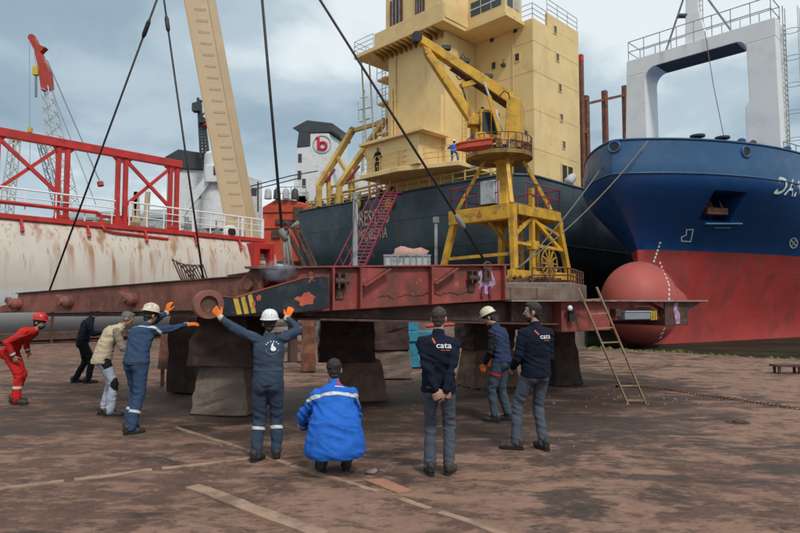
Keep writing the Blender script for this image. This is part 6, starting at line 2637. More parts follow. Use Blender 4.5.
def slab_band(me, name, p0, axis, h0, h1, mat_, parent, centre=None, rad=None, off=.004):
    """A strip of tape cut out of the garment between two planes and lifted off it."""
    bm = bmesh.new()
    bm.from_mesh(me)
    axis = axis.normalized()
    for h, inner in ((h0, True), (h1, False)):
        geom = bm.verts[:] + bm.edges[:] + bm.faces[:]
        bmesh.ops.bisect_plane(bm, geom=geom, plane_co=p0 + axis * h, plane_no=axis, clear_inner=inner, clear_outer=not inner)
    if rad is not None:
        kill = [f for f in bm.faces if (f.calc_center_median() - centre).length > rad]
        bmesh.ops.delete(bm, geom=kill, context='FACES')
    bm.normal_update()
    for v in bm.verts:
        v.co += v.normal * off
    out = bpy.data.meshes.new(name)
    bm.to_mesh(out)
    bm.free()
    out.materials.clear()
    out.polygons.foreach_set('use_smooth', [True] * len(out.polygons))
    if len(out.polygons) == 0:
        return None
    return link_mesh(name, out, mat_, parent)


def person(label, loc, heading, pose, fit, group=None, H=1.75, fine=True):
    """One figure: a continuous body with its clothes as children.
    Local frame: +Y is the way it faces, +X its right hand, Z up; k scales to height H."""
    k = H / 1.75
    root = bpy.data.objects.new('person', None)
    root.empty_display_size = .2
    COL.objects.link(root)
    root.location = loc
    root.rotation_euler = (0, 0, heading)
    ORG[root] = V((0, 0, 0))
    tag(root, label, 'person', group)
    X, Y = V((1, 0, 0)), V((0, 1, 0))
    # ---- spine
    hz = pose.get('hip', .93) * k
    P = V((pose.get('hx', 0), pose.get('hy', 0), hz))
    lean, side, tw = R(pose.get('lean', 2)), R(pose.get('side', 0)), R(pose.get('twist', 0))
    hr = R(pose.get('hipturn', 0))
    hs = V((math.cos(hr), math.sin(hr), 0))
    d = V((math.sin(side), math.sin(lean) * math.cos(side), math.cos(lean) * math.cos(side))).normalized()
    pl = pose.get('pelvis', .45)
    dp = (Z * (1 - pl) + d * pl).normalized()
    waist = P + dp * .17 * k
    chest = waist + (dp * .3 + d * .7).normalized() * .2 * k
    cv = R(pose.get('hunch', 8))
    d2 = (d * math.cos(cv) + (Y - d * d.y).normalized() * math.sin(cv)).normalized()
    neck = chest + d2 * .165 * k
    sx = Matrix.Rotation(tw, 3, d) @ (X - d * d.x).normalized()
    fy = d2.cross(sx).normalized() * -1
    if fy.dot(sx.cross(d2)) > 0:
        pass
    fy = (d2.cross(sx)).normalized()
    if fy.y < 0 and abs(tw) < 1.2 and d2.z > 0:
        fy = -fy
    shz = pose.get('shrug', (-.022, -.022))
    sh = {-1: neck - d2 * .055 * k - sx * .178 * k + d2 * shz[0], 1: neck - d2 * .055 * k + sx * .178 * k + d2 * shz[1]}
    # ---- head
    hp, hyaw, hroll = R(pose.get('nod', 0)), R(pose.get('yaw', 0)), R(pose.get('roll', 0))
    hb_ = Matrix.Rotation(hyaw, 3, 'Z') @ Matrix.Rotation(-hp, 3, 'X')
    hb_ = hb_ @ Matrix.Rotation(hroll, 3, 'Y')
    hx_, hf, hu = hb_ @ X, hb_ @ Y, hb_ @ Z
    nk = (d2 * .6 + hu * .4 + Y * .15).normalized()
    hc = neck + nk * .085 * k + hu * .105 * k + hf * .018 * k
    # ---- arms, legs
    el, wr, hp_ = {}, {}, {}
    for s, key in ((-1, 'L'), (1, 'R')):
        t, pole = pose[key][0], pose[key][1]
        hp_[s] = P + hs * (s * .088 * k) - Z * .01
        el[s], wr[s] = ik(sh[s], V(t) * k if not pose.get('abs') else V(t), .295 * k, .26 * k, V(pole))
    kn, an, fd = {}, {}, {}
    for s, key in ((-1, 'l'), (1, 'r')):
        fx, fyy, fz, yaw, pole = pose[key]
        fd[s] = V((math.sin(R(yaw)), math.cos(R(yaw)), 0))
        a = V((fx, fyy, fz)) + Z * .085 * k
        kn[s], an[s] = ik(hp_[s], a, .435 * k, .425 * k, V(pole))
    # ---- body: one surface
    vb = .0068 if fine else .014
    mb = B()
    for c_, rx, ry in ():
        pass
    mb.loft([oring(P - Z * .07 * k, hs, hs.cross(Z) * -1 if False else Z.cross(hs), .13 * k, .09 * k), oring(P, hs, Z.cross(hs), .155 * k, .105 * k), oring(waist, X, Y, .13 * k, .09 * k),
             oring(chest, sx, fy, .15 * k, .105 * k), oring(neck - d2 * .06 * k, sx, fy, .135 * k, .075 * k), oring(neck, sx, fy, .07 * k, .055 * k)])
    for s in (-1, 1):
        mb.cap(neck - d2 * .05 * k + sx * (s * .06 * k), sh[s], .055 * k, .05 * k)
        mb.cap(sh[s], el[s], .048 * k, .037 * k)
        mb.cap(el[s], wr[s], .038 * k, .027 * k)
        mb.cap(hp_[s], kn[s], .08 * k, .052 * k)
        mb.cap(kn[s], an[s], .052 * k, .036 * k)
        mb.cap(an[s] - Z * .045 * k, an[s] - Z * .05 * k + fd[s] * .14 * k, .034 * k, .028 * k)
    mb.cap(neck - nk * .03 * k, neck + nk * .10 * k, .056 * k, .052 * k)
    mb.ell(hc + hu * .022 * k, (hx_, hf, hu), (.074 * k, .092 * k, .092 * k), 18, 14)
    mb.ell(hc + hf * .028 * k - hu * .045 * k, (hx_, hf, hu), (.058 * k, .062 * k, .074 * k), 16, 12)
    mb.ell(hc + hf * .066 * k - hu * .098 * k, (hx_, hf, hu), (.028 * k, .022 * k, .02 * k), 10, 8)
    mb.cap(hc + hf * .088 * k + hu * .005 * k, hc + hf * .110 * k - hu * .032 * k, .009 * k, .013 * k, 10)
    mb.cap(hc + hf * .076 * k + hu * .024 * k - hx_ * .03 * k, hc + hf * .076 * k + hu * .024 * k + hx_ * .03 * k, .014 * k, .014 * k, 8)
    mb.cap(hc + hf * .082 * k - hu * .066 * k - hx_ * .016 * k, hc + hf * .082 * k - hu * .066 * k + hx_ * .016 * k, .010 * k, .010 * k, 8)
    for s in (-1, 1):
        mb.ell(hc - hf * .012 * k - hu * .012 * k + hx_ * (s * .078 * k), (hx_, hf, hu), (.012 * k, .022 * k, .034 * k), 10, 8)
        mb.ell(hc + hf * .058 * k - hu * .028 * k + hx_ * (s * .036 * k), (hx_, hf, hu), (.022 * k, .022 * k, .024 * k), 10, 8)
    hands = {}
    for s, key in ((-1, 'L'), (1, 'R')):
        ex = pose[key][2] if len(pose[key]) > 2 else {}
        fdv = (wr[s] - el[s]).normalized()
        hd = V(ex['dir']).normalized() if 'dir' in ex else fdv
        n = V(ex.get('n', (-s, 0, 0)))
        n = (n - hd * n.dot(hd)).normalized()
        t = hd.cross(n) * s
        hands[s] = (wr[s] + hd * .008, hd, n, t, ex.get('curl', .45), ex.get('spread', .35))
        if fine:
            hand(mb, *hands[s], 0.0, k)
        else:
            mb.ell(wr[s] + hd * .08, (hd, t, n), (.09, .045, .03))
    body = link_mesh('body', remesh(mb, 'body', vb, 2), fit.get('skin', MT['skin']), root)
    ORG[body] = V((0, 0, 0))
    # ---- trousers
    vc = .0105 if fine else .018
    foc = [(kn[-1], .14), (kn[1], .14), (an[-1], .12), (an[1], .12), (P, .12)]
    lw = fit.get('leg', 1.0)
    mb = B()
    mb.loft([oring(P - Z * .09 * k, hs, Z.cross(hs), .15 * k, .105 * k), oring(P + Z * .0, hs, Z.cross(hs), .178 * k, .128 * k, back=1.06), oring(P + dp * .09 * k, hs, Z.cross(hs), .165 * k, .118 * k), oring(waist - dp * .02, X, Y, .155 * k, .11 * k)])
    for s in (-1, 1):
        mb.cap(hp_[s] + Z * .01, kn[s], .098 * k * lw, .072 * k * lw)
        m = kn[s].lerp(an[s], .45)
        mb.cap(kn[s], m, .070 * k * lw, .070 * k * lw)
        mb.cap(m, an[s] - Z * .005 * k, .070 * k * lw, .064 * k * lw)
        if fit.get('seat', True):
            mb.ell(P + hs * (s * .07 * k) - Z.cross(hs) * .045 * k - Z * .04 * k, (X, Y, Z), (.080 * k, .088 * k, .098 * k))
    tr_ = link_mesh('trousers', remesh(mb, 'trousers', vc, 3, (.0155, foc, fit.get('seed', 1)) if fine else None), MT[fit['trousers']], root)
    for s, h0, h1, nm, m_ in fit.get('legband', ()):
        for ss in (-1, 1):
            if s in (0, ss):
                ax = an[ss] - kn[ss]
                a0 = kn[ss]
                if nm.startswith('thigh'):
                    ax = kn[ss] - hp_[ss]
                    a0 = hp_[ss]
                c = a0 + ax.normalized() * (h0 + h1) / 2
                pt_ = 'patch' in nm
                slab_band(tr_.data, 'leg_band' if not pt_ else 'knee_patch', a0, ax, h0, h1, MT[m_], tr_, c + (fd[ss] * .07 + V((fd[ss].y, -fd[ss].x, 0)) * (.05 * ss) if pt_ else V((0, 0, 0))), .105 if pt_ else .14)
    # ---- jacket
    jw = fit.get('bulk', 1.0)
    foc = [(el[-1], .13), (el[1], .13), (sh[-1], .12), (sh[1], .12), (waist, .16)]
    mb = B()
    hem = fit.get('hem', .02)
    rings = []
    if fit.get('coat'):
        for c_, rx, ry in fit['coat'](P, waist, chest, neck, d, d2):
            rings.append(oring(c_, X, Y, rx, ry))
    else:
        hl_ = P + dp * hem * k
        rings.append(oring(hl_, hs, Z.cross(hs), .176 * k * jw, .13 * k * jw, back=1.08))
        rings.append(oring(hl_ + dp * .05 * k, hs, Z.cross(hs), .18 * k * jw, .135 * k * jw, back=1.05))
        rings.append(oring(waist + dp * .02 * k, X, Y, .168 * k * jw, .122 * k * jw))
    rings += [oring(chest, sx, fy, .185 * k * jw, .135 * k * jw), oring(chest.lerp(neck, .5), sx, fy, .182 * k * jw, .125 * k * jw), oring(neck - d2 * .055 * k, sx, fy, .155 * k * jw, .1 * k * jw), oring(neck + nk * .012 * k, sx, fy, .085 * k, .075 * k)]
    mb.loft(rings)
    sl = fit.get('sleeve', 1.0)
    slm = B() if fit.get('sleeves') else mb
    for s in (-1, 1):
        mb.cap(neck - d2 * .06 * k + sx * (s * .07 * k), sh[s] - d2 * .005, .070 * k * jw, .066 * k * jw)
        slm.cap(sh[s], el[s], .066 * k * sl, .053 * k * sl)
        m = el[s].lerp(wr[s], .5)
        slm.cap(el[s], m, .053 * k * sl, .050 * k * sl)
        slm.cap(m, el[s].lerp(wr[s], .93), .050 * k * sl, .041 * k * sl)
        if slm is not mb:
            slm.cap(sh[s] - sx * (s * .05 * k), sh[s], .06 * k, .062 * k)
    if fit.get('collar', True):
        mb.path([neck - nk * .01, neck + nk * .03 * k, neck + nk * .068 * k], .066 * k, 16, [.078 * k, .067 * k, .063 * k])
    jname = fit.get('jname', 'jacket')
    jk = link_mesh(jname, remesh(mb, jname, vc, 3, (.0165 * fit.get('wrk', 1), foc, fit.get('seed', 1) + 5) if fine else None), MT[fit['jacket']], root)
    slo = jk
    if slm is not mb:
        slo = link_mesh('shirt_sleeves', remesh(slm, 'shirt_sleeves', vc, 3, (.014, foc, 3)), MT[fit['sleeves']], root)
    for bnd in fit.get('chestband', ()):
        f0, hgt, lim = bnd
        c0 = waist.lerp(neck, f0)
        slab_band(jk.data, 'reflective_band', c0, d2, -hgt / 2, hgt / 2, MT['reflect'], jk, c0, lim)
    for s, f in fit.get('armband', ()):
        c0 = el[s].lerp(wr[s], f)
        slab_band(slo.data, 'cuff_band', c0, wr[s] - el[s], -.018, .018, MT['reflect'], jk, c0, .09)
    if fit.get('shoulderband'):
        for s in (-1, 1):
            c0 = sh[s].lerp(el[s], .25)
            slab_band(slo.data, 'sleeve_band', c0, el[s] - sh[s], -.016, .016, MT['reflect'], jk, c0, .1)
    if fine and not fit.get('coat'):
        c0 = P + dp * (hem + .035) * k if not fit.get('belt') else waist
        slab_band(jk.data, 'waistband' if not fit.get('belt') else 'belt', c0, dp, -.022, .022, MT[fit.get('belt', fit['jacket'])], jk, c0, .27, .006)
    # ---- pockets on the seat
    if fine and fit.get('seat', True):
        tv = BVHTree.FromPolygons([v.co.copy() for v in tr_.data.vertices], [tuple(p.vertices) for p in tr_.data.polygons])
        for s in (-1, 1):
            pm = poly_mesh([[(-.055, -.065), (0, -.085), (.055, -.065), (.058, .055), (-.058, .055)]])
            drape(pm, P + hs * (s * .085 * k) - Z * (.03 if hem > -.05 else .12) * k, hs, Z, Z.cross(hs), tv, .005, .6, .02)
            link_mesh('pocket', pm, MT[fit['trousers']], tr_)
    # ---- prints on the back
    if fit.get('print'):
        bv = BVHTree.FromPolygons([v.co.copy() for v in jk.data.vertices], [tuple(p.vertices) for p in jk.data.polygons])
        fit['print'](root, jk, bv, waist, chest, neck, sx, fy, d2, k)
    # ---- boots
    for s in (-1, 1):
        mb = B()
        f_ = fd[s]
        sd_ = V((f_.y, -f_.x, 0))
        b0 = V((an[s].x, an[s].y, an[s].z - .085 * k))
        tilt = pose.get('heel', {}).get(s, 0.0)

        def bp(y, z, x=0.0):
            zz = z + (max(0, .13 - y) * tilt)
            return b0 + f_ * (y * k) + sd_ * (x * k) + Z * (zz * k)
        mb.cap(bp(-.045, .10), bp(-.03, .045), .050 * k, .043 * k)
        mb.cap(an[s] + (kn[s] - an[s]).normalized() * .07 * k, bp(-.04, .06), .052 * k, .048 * k)
        mb.cap(bp(-.03, .048), bp(.10, .040), .044 * k, .042 * k)
        mb.cap(bp(.09, .038, -.012), bp(.175, .034, -.008), .040 * k, .033 * k)
        mb.cap(bp(.09, .038, .014), bp(.165, .034, .012), .038 * k, .032 * k)
        bo = link_mesh('boot', remesh(mb, 'boot', vc * .8, 2), MT[fit.get('boot', 'boot')], root)
        # flat sole
        mb = B()
        ol = [(-.095, 0), (-.08, .034), (-.02, .040), (.08, .047), (.15, .045), (.20, .022), (.21, 0), (.20, -.02), (.15, -.043), (.08, -.045), (-.02, -.038), (-.08, -.034)]
        mb.loft([[bp(y, .002 if tilt == 0 else .004, x) for y, x in ol], [bp(y, .028, x) for y, x in ol]])
        if fine:
            link_mesh('sole', mb.mesh('sole'), MT['black'], bo)
    # ---- gloves
    if fit.get('gloves') and fine:
        for s in (-1, 1):
            if fit['gloves'] != 'both' and s != fit['gloves']:
                continue
            mb = B()
            hand(mb, *hands[s], .0035, k * 1.04)
            gl = link_mesh('glove', remesh(mb, 'glove', .0062, 2), MT['glove'], root)
            mb = B()
            w_, hd = hands[s][0], hands[s][1]
            mb.path([w_ - hd * .045, w_ - hd * .02, w_ + hd * .018], .04, 14, [.042 * k, .040 * k, .037 * k])
            link_mesh('cuff', mb.mesh('cuff', smooth=True), MT['cuff'], gl)
    # ---- hair, beard, eyes, hat
    if fine:
        for s in (-1, 1):
            mb = B()
            mb.ell(hc + hf * .078 * k + hu * .006 * k + hx_ * (s * .031 * k), (hx_, hf, hu), (.0125 * k,) * 3, 12, 8)
            ey = link_mesh('eye', mb.mesh('eye', smooth=True), MT['eyewhite'], root)
            mb = B()
            mb.ell(hc + hf * .0875 * k + hu * .005 * k + hx_ * (s * .031 * k), (hx_, hf, hu), (.006 * k, .004 * k, .006 * k), 10, 6)
            link_mesh('iris', mb.mesh('iris', smooth=True), MT['pupil'], ey)
            mb = B()
            mb.cap(hc + hf * .089 * k + hu * .029 * k + hx_ * (s * .014 * k), hc + hf * .081 * k + hu * .029 * k + hx_ * (s * .044 * k), .0055 * k, .004 * k, 8)
            link_mesh('eyebrow', mb.mesh('eyebrow', smooth=True), MT[fit.get('hair', 'hairdark')], root)
    if fit.get('hair'):
        mb = B()
        q = fit.get('hairlen', 1.0)
        mb.ell(hc - hf * .016 * k + hu * .036 * k, (hx_, hf, hu), (.083 * k, .093 * k, .090 * k), 20, 16)
        mb.ell(hc - hf * .044 * k - hu * .012 * k, (hx_, hf, hu), (.070 * k, .054 * k, .068 * k * q), 18, 12)
        mb.ell(hc - hf * .055 * k - hu * .065 * k, (hx_, hf, hu), (.048 * k, .034 * k, .04 * k * q), 14, 10)
        mb.ell(hc + hf * .045 * k + hu * .082 * k, (hx_, hf, hu), (.060 * k, .045 * k, .034 * k), 14, 10)
        for s in (-1, 1):
            mb.ell(hc + hf * .012 * k + hx_ * (s * .066 * k) + hu * .012 * k, (hx_, hf, hu), (.016 * k, .024 * k, .042 * k), 10, 8)
        hm = remesh(mb, 'hair', .006 if fine else .014, 2)
        for v in hm.vertices:
            p = v.co
            v.co = p + v.normal * (.006 * noise.noise(p * 70) + .006 * noise.noise(p * 28))
        link_mesh('hair', hm, MT[fit['hair']], root)
    if fit.get('beard'):
        mb = B()
        mb.ell(hc + hf * .040 * k - hu * .078 * k, (hx_, hf, hu), (.060 * k, .052 * k, .046 * k), 16, 12)
        mb.cap(hc + hf * .090 * k - hu * .052 * k - hx_ * .022 * k, hc + hf * .090 * k - hu * .052 * k + hx_ * .022 * k, .008 * k, .008 * k, 8)
        bm_ = remesh(mb, 'beard', .006, 1)
        for v in bm_.vertices:
            v.co = v.co + v.normal * (.004 * noise.noise(v.co * 70))
        link_mesh('beard', bm_, MT[fit['beard']], root)
    if fit.get('hat'):
        mb = B()
        c = hc + hu * .052 * k - hf * .004 * k
        prof = []
        for a in range(0, 91, 10):
            prof.append((math.cos(R(a)), math.sin(R(a)) * .112 * k))
        rg = [oring(c - hu * .006 * k, hx_, hf, .118 * k, .142 * k, 28), oring(c + hu * .004 * k, hx_, hf, .116 * k, .140 * k, 28), oring(c + hu * .006 * k, hx_, hf, .104 * k, .124 * k, 28)]
        for r_, z_ in prof[:-1]:
            rg.append(oring(c + hu * (.010 * k + z_), hx_, hf, .103 * k * r_ ** .8 + .001, .123 * k * r_ ** .8 + .001, 28))
        mb.loft(rg)
        hat = link_mesh('hard_hat', mb.mesh('hard_hat', smooth=True), MT[fit['hat']], root)
        hat.data.set_sharp_from_angle(angle=R(50))
        mb = B()
        mb.ell(c + hf * .125 * k - hu * .004 * k, (hx_, (hf - hu * .2).normalized(), (hu + hf * .2).normalized()), (.082 * k, .055 * k, .007 * k), 18, 8)
        link_mesh('peak', mb.mesh('peak', smooth=True), MT[fit['hat']], hat)
        for s in (-1, 0, 1):
            mb = B()
            pts = []
            for a in range(20, 161, 14):
                pts.append(c + hx_ * (s * .035 * k) + hf * (math.cos(R(a)) * .115 * k) + hu * (.012 * k + math.sin(R(a)) ** .8 * (.112 - .008 * abs(s)) * k))
            mb.path(pts, .006 * k, 6)
            link_mesh('ridge', mb.mesh('ridge', smooth=True), MT[fit['hat']], hat)
        mb = B()
        mb.loft([oring(c - hu * .045 * k, hx_, hf, .086 * k, .104 * k, 24), oring(c - hu * .006 * k, hx_, hf, .096 * k, .114 * k, 24)])
        link_mesh('headband', mb.mesh('headband', smooth=True), MT['black'], hat)
    return root


def put(px, py, y):
    p = at(px, py, y)
    return (p.x, p.y, ground_z(p.x, p.y) + .004)


def lettering(txt, size, mtl, name, root, jk, bv, o, xd, yd, ray, fitw=None):
    tm = text_mesh(txt, size)
    if fitw:
        w_ = max(v.co.x for v in tm.vertices)
        for v in tm.vertices:
            v.co.x *= fitw / w_
    drape(tm, o, xd, yd, ray, bv, .004, .6, .012)
    link_mesh(name, tm, MT[mtl], jk)


def poly_mesh(polys):
    me = bpy.data.meshes.new('print')
    vs, fs = [], []
    for p in polys:
        b_ = len(vs)
        vs += [(x, y, 0) for x, y in p]
        fs.append(tuple(range(b_, b_ + len(p))))
    me.from_pydata(vs, [], fs)
    return me


def print_company(root, jk, bv, waist, chest, neck, sx, fy, d2, k):
    o = chest + d2 * .03 + sx * .02
    lettering('cata', .082, 'logowhite', 'back_lettering', root, jk, bv, o - sx * .035, sx, d2, fy, .155)
    m = poly_mesh([[(-.085, .095), (-.072, .105), (-.038, .05), (-.05, .04)]])
    drape(m, o, sx, d2, fy, bv, .004, .6, .012)
    link_mesh('back_slash', m, MT['logoorange'], jk)
    m = poly_mesh([[(.015, -.026), (.055, -.026), (.055, -.018), (.015, -.018)], [(.065, -.026), (.105, -.026), (.105, -.018), (.065, -.018)]])
    drape(m, o, sx, d2, fy, bv, .004, .6, .012)
    link_mesh('back_underline', m, MT['logoorange'], jk)


def circ(cx_, cy_, r, n=10, ry=None):
    return [(cx_ + r * math.cos(6.2832 * i / n), cy_ + (ry or r) * math.sin(6.2832 * i / n)) for i in range(n)]


def print_emblem(root, jk, bv, waist, chest, neck, sx, fy, d2, k):
    o = chest + d2 * .03 + sx * .055
    polys = [circ(.012, -.005, .030, 14, .026), [(-.014, .03), (.0, .055), (.008, .05), (.012, .02), (.03, .01), (-.012, .0)], [(-.005, .055), (.012, .075), (.004, .05)]]
    for a in (40, 62, 84, 108, 132, 150):
        polys.append(circ(.078 * math.cos(R(a)), .078 * math.sin(R(a)) + .005, .007, 6))
    for a in range(200, 350, 16):
        polys.append(circ(.07 * math.cos(R(a)), .065 * math.sin(R(a)), .0035, 5))
    m = poly_mesh(polys)
    drape(m, o, sx, d2, fy, bv, .004, .6, .012)
    link_mesh('back_emblem', m, MT['logowhite'], jk)


def print_coat(root, jk, bv, waist, chest, neck, sx, fy, d2, k):
    o = chest + d2 * .135 + sx * .05
    m = poly_mesh([[(-.02, 0), (.02, 0), (.02, .03), (.03, .055), (.008, .07), (-.018, .055), (-.028, .03)]])
    drape(m, o, sx, d2, fy, bv, .004, .6, .012)
    link_mesh('back_print', m, MT['logored'], jk)
    m = poly_mesh([[(-.05, -.022), (.05, -.022), (.05, -.010), (-.05, -.010)]])
    drape(m, o, sx, d2, fy, bv, .004, .6, .012)
    link_mesh('print_line', m, MT['logowhite'], jk)


def print_sz(root, jk, bv, waist, chest, neck, sx, fy, d2, k):
    pass


# 1 red coveralls, bent forward, watching
person('man in red coveralls and red hard hat bending forward at the left edge', put(14, 400, 10.6), R(-84),
       dict(hip=.90, hy=-.10, lean=52, pelvis=.6, hunch=14, nod=8, yaw=-4, L=((-.22, .10, .86), (-.6, -.9, .1), dict(curl=.6)), R=((.24, .08, .84), (.6, -.9, .1), dict(curl=.6)),
            l=(-.13, -.06, 0, -4, (0, 1, 0)), r=(.13, .10, 0, 4, (0, 1, 0))),
       dict(trousers='redcloth', jacket='redcloth', jname='coverall_top', hat='hatred', hair='hairdark', beard='hairdark', seed=2, legband=((0, .20, .245, 'shin', 'reflect'),), armband=((1, .85), (-1, .85)), leg=1.05, hem=-.01))
# 2 vest man
person('grey haired man in a cream vest and black kneed grey trousers leaning in', put(105, 411, 9.5), R(-62),
       dict(hip=.92, hy=-.06, lean=30, pelvis=.4, hunch=16, nod=22, yaw=-4, L=((-.14, .45, 1.02), (-.7, -.4, -.6), dict(curl=.6)), R=((.16, .44, 1.02), (.7, -.4, -.6), dict(curl=.6)),
            l=(-.12, -.02, 0, -8, (0, 1, 0)), r=(.12, .06, 0, 8, (0, 1, 0))),
       dict(trousers='palegrey', jacket='cream', jname='vest', sleeves='khaki', hair='hairgrey', seed=9, bulk=1.1, legband=((0, -.12, .12, 'patch', 'blackcloth'), (0, .0, .16, 'thigh_patch', 'blackcloth')), hem=-.09), H=1.72)
# 3 blue coveralls, leaning on the ramp
person('man in blue coveralls and cream hard hat pushing the ramp, one arm stretched out', put(135, 430, 8.3), R(-24),
       dict(hip=.93, hx=-.01, hy=.0, lean=27, side=-9, pelvis=.35, hunch=10, nod=12, yaw=-6, hipturn=0, L=((-.06, .60, 1.62), (-.8, .0, -.5), dict(dir=(.1, .25, 1), n=(0, 1, .2), curl=.35)),
            R=((.22, .78, 1.44), (.3, -.2, -1), dict(dir=(.7, .6, .1), n=(0, .6, -.8), curl=.35)),
            l=(-.10, -.02, 0, -10, (0, 1, 0)), r=(.10, -.17, 0, 16, (0, 1, 0))),
       dict(trousers='navyblue', jacket='navyblue', jname='coverall_top', hat='hatcream', hair='hairdark', gloves='both', seed=14, leg=1.1, bulk=1.08, sleeve=1.05, hem=-.02, chestband=((.80, .035, .26),), legband=((0, .19, .225, 'shin', 'reflect'),)), H=1.74)
# 4 man with spread arms
person('man in white hard hat with a white emblem on his back, both arms raised', put(268, 461, 6.85), R(4),
       dict(hip=.93, hx=-.01, lean=5, pelvis=.4, hunch=4, nod=-4, yaw=0, shrug=(.05, .07), L=((-.72, .26, 1.76), (-.4, -.3, -.8), dict(dir=(-.55, .25, .6), n=(.1, 1, 0), curl=.3, spread=.9)),
            R=((.16, .40, 1.70), (.9, -.2, -.55), dict(dir=(.25, .3, .7), n=(0, 1, -.1), curl=.35, spread=.8)),
            l=(-.13, -.04, 0, 22, (0, 1, 0)), r=(.09, .02, 0, -6, (0, 1, 0))),
       dict(trousers='slatecloth', jacket='slatecloth', jname='coverall_top', hat='hatwhite', hair='hairdark', gloves='both', seed=21, leg=1.1, bulk=1.04, hem=-.03, belt='slatecloth', print=print_emblem, legband=((0, .10, .135, 'shin', 'reflect'),)), H=1.62)


# 5 squatting man in the royal blue coat
def coat5(P, waist, chest, neck, d, d2):
    return [(V((P.x, P.y - .02, .19)), .28, .22), (V((P.x, P.y - .01, .24)), .315, .25), (V((P.x, P.y, .34)), .31, .25), (waist + V((0, -.01, .0)), .265, .205), (waist.lerp(chest, .6), .235, .175)]


person('squatting man in a royal blue coat with a silver band across his back', put(334, 466, 6.4), R(10),
       dict(hip=.38, hy=-.16, lean=24, pelvis=.5, hunch=12, nod=10, yaw=0, shrug=(-.055, -.05), L=((-.32, .32, .40), (-.9, -.25, -.5), dict(dir=(.6, .7, -.3), n=(0, 0, -1), curl=.7)), R=((.16, .36, .46), (.7, -.4, -.8), dict(dir=(-.4, .8, -.2), n=(0, 0, -1), curl=.7)),
            l=(-.13, .02, 0, -8, (-.35, 1, .25)), r=(.13, .02, 0, 10, (.35, 1, .25))),
       dict(trousers='blackcloth', jacket='royal', jname='coat', hair='hairdark', seed=33, coat=coat5, sleeve=1.15, bulk=.98, wrk=1.7, seat=False, print=print_coat, chestband=((.60, .036, .29),), armband=((-1, .60),)), H=1.74)
# 6 standing from behind
person('man in black navy fleece standing with hands clasped behind his back', put(439, 471, 6.25), R(-8),
       dict(hip=.93, lean=-1, pelvis=.3, hunch=6, nod=4, yaw=-8, L=((.0, -.205, .90), (-.8, -.6, 0), dict(dir=(.9, -.15, -.35), n=(.1, 1, .1), curl=.5)), R=((.085, -.24, .875), (.8, -.6, 0), dict(dir=(-.75, -.1, -.35), n=(0, 1, 0), curl=.6)),
            l=(-.09, -.02, 0, -16, (-.1, 1, 0)), r=(.10, .03, 0, 14, (.1, 1, 0))),
       dict(trousers='jeans', jacket='fleece', hair='hairbrown', seed=41, bulk=1.04, leg=.93, sleeve=1.0, hem=-.07, print=print_company, boot='boot'), H=1.68)
# 7 cream hard hat, profile
person('man in cream hard hat and navy padded vest with orange glove standing in profile', put(502, 418, 9.05), R(52),
       dict(hip=.93, lean=9, pelvis=.3, hunch=14, nod=26, yaw=14, L=((-.17, .20, .88), (-.6, -.8, 0), dict(dir=(0, .4, -1), n=(1, .3, 0), curl=.7)), R=((.18, .22, .92), (.6, -.8, 0), dict(curl=.7)),
            l=(-.11, .05, 0, 0, (0, 1, 0)), r=(.10, -.06, 0, -10, (0, 1, 0))),
       dict(trousers='worktrouser', jacket='navyvest', jname='vest', sleeves='blackcloth', hat='hatcream', hair='hairdark', gloves='both', seed=52, leg=1.05, bulk=1.06, hem=-.02, legband=((-1, .16, .195, 'thigh', 'redcloth'),)), H=1.67)
# 8 dark fleece, face turned left
person('man in black navy fleece with bearded face turned left and legs apart', put(533, 445, 7.3), R(16),
       dict(hip=.915, hx=.05, lean=-2, pelvis=.3, hunch=5, nod=0, yaw=58, L=((-.15, .22, .95), (-.3, -.8, -.4), dict(curl=.5)), R=((.17, .22, .95), (.35, -.8, -.3), dict(curl=.5)),
            l=(-.20, .04, 0, -52, (-.3, 1, 0)), r=(.12, -.05, 0, -4, (0, 1, 0))),
       dict(trousers='jeans', jacket='fleece', hair='hairdark', beard='hairdark', seed=63, leg=.95, bulk=1.04, hem=-.06, print=print_company), H=1.75)
# 9 half hidden helper behind the beam
person('man in dark blue work clothes half hidden behind the long beam', put(82, 361, 13.2), R(-60),
       dict(hip=.9, lean=18, pelvis=.4, hunch=10, nod=10, L=((-.2, .4, 1.1), (-.7, -.5, -.5)), R=((.2, .4, 1.1), (.7, -.5, -.5)), l=(-.14, -.12, 0, 0, (0, 1, 0)), r=(.13, .12, 0, 0, (0, 1, 0))),
       dict(trousers='blackcloth', jacket='fleece', hair='hairdark', hat='hatwhite', seed=71), H=1.72)
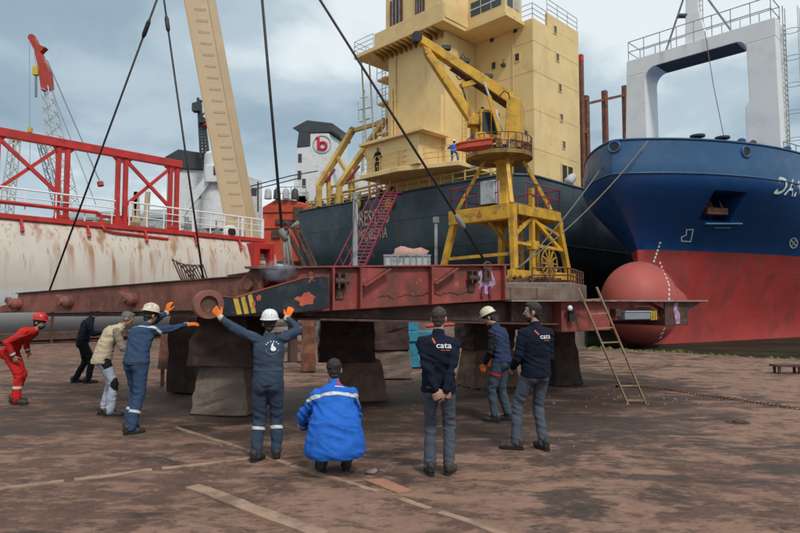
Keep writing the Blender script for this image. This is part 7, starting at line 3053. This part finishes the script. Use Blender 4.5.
# workers aloft
p = PP(5.1, .6, SZ + .35)
person('worker in bright blue coveralls stepping along the slate ship deck edge', (at(453, 163, p.y).x, p.y, SZ + .35), R(-30),
       dict(hip=.9, lean=22, pelvis=.4, L=((-.3, .3, 1.2), (-.7, -.5, -.5)), R=((.35, .35, 1.15), (.7, -.5, -.5)), l=(-.12, -.05, 0, 0, (0, 1, 0)), r=(.2, .35, .3, 0, (0, 1, 0))),
       dict(trousers='royal', jacket='royal', hat='hatwhite', hair='hairdark'), fine=False)
person('worker in bright blue standing on the yellow crane cabin platform', (at(481, 118, 28.9).x, 28.9, 9.66), R(-40),
       dict(hip=.9, lean=12, L=((-.3, .3, 1.0), (-.7, -.5, -.5)), R=((.3, .3, 1.0), (.7, -.5, -.5)), l=(-.12, 0, 0, 0, (0, 1, 0)), r=(.12, .05, 0, 0, (0, 1, 0))),
       dict(trousers='royal', jacket='royal', hair='hairdark'), fine=False)
p = PP(10.9, -1.75, SZ + .35)
person('person in black standing at the shelf rail of the slate ship', (at(378, 172, p.y).x, p.y, SZ + .35), R(150),
       dict(hip=.92, lean=3, L=((-.25, .2, 1.0), (-.7, -.5, -.5)), R=((.25, .2, 1.0), (.7, -.5, -.5)), l=(-.12, 0, 0, 0, (0, 1, 0)), r=(.12, .05, 0, 0, (0, 1, 0))),
       dict(trousers='blackcloth', jacket='blackcloth', hair='hairdark'), fine=False)

# ================================================================== WELDING SMOKE OVER THE HINGE PLATE
sm = bpy.data.materials.new('welding smoke')
sm.use_nodes = True
nt = sm.node_tree
nt.nodes.clear()
o_ = nt.nodes.new('ShaderNodeOutputMaterial')
pv = nt.nodes.new('ShaderNodeVolumePrincipled')
pv.inputs['Color'].default_value = (.80, .87, 1.0, 1)
nt.links.new(pv.outputs[0], o_.inputs['Volume'])
tc = nt.nodes.new('ShaderNodeTexCoord')
t = NT(nt)
ln = nt.nodes.new('ShaderNodeVectorMath')
ln.operation = 'LENGTH'
nt.links.new(tc.outputs['Object'], ln.inputs[0])
fall = t.ramp(ln.outputs['Value'], 1.0, .15, 0, 1)
wisp = t.ramp(t.noise(2.2, 5, .6, vec=tc.outputs['Object']), .40, .68, 0, 7)
nt.links.new(t.math('MULTIPLY', fall, wisp), pv.inputs['Density'])
mb = B()
mb.ell((0, 0, 0), (V((1, 0, 0)), V((0, 1, 0)), Z), (1, 1, 1), 20, 14)
so = link_mesh('welding_smoke', mb.mesh('welding_smoke', smooth=True), sm)
so.location = at(279, 270.5, 7.75)
so.scale = (.27, .22, .16)
tag(so, 'pale bluish welding smoke drifting over the hinge plate of the ramp', 'smoke', kind='stuff')
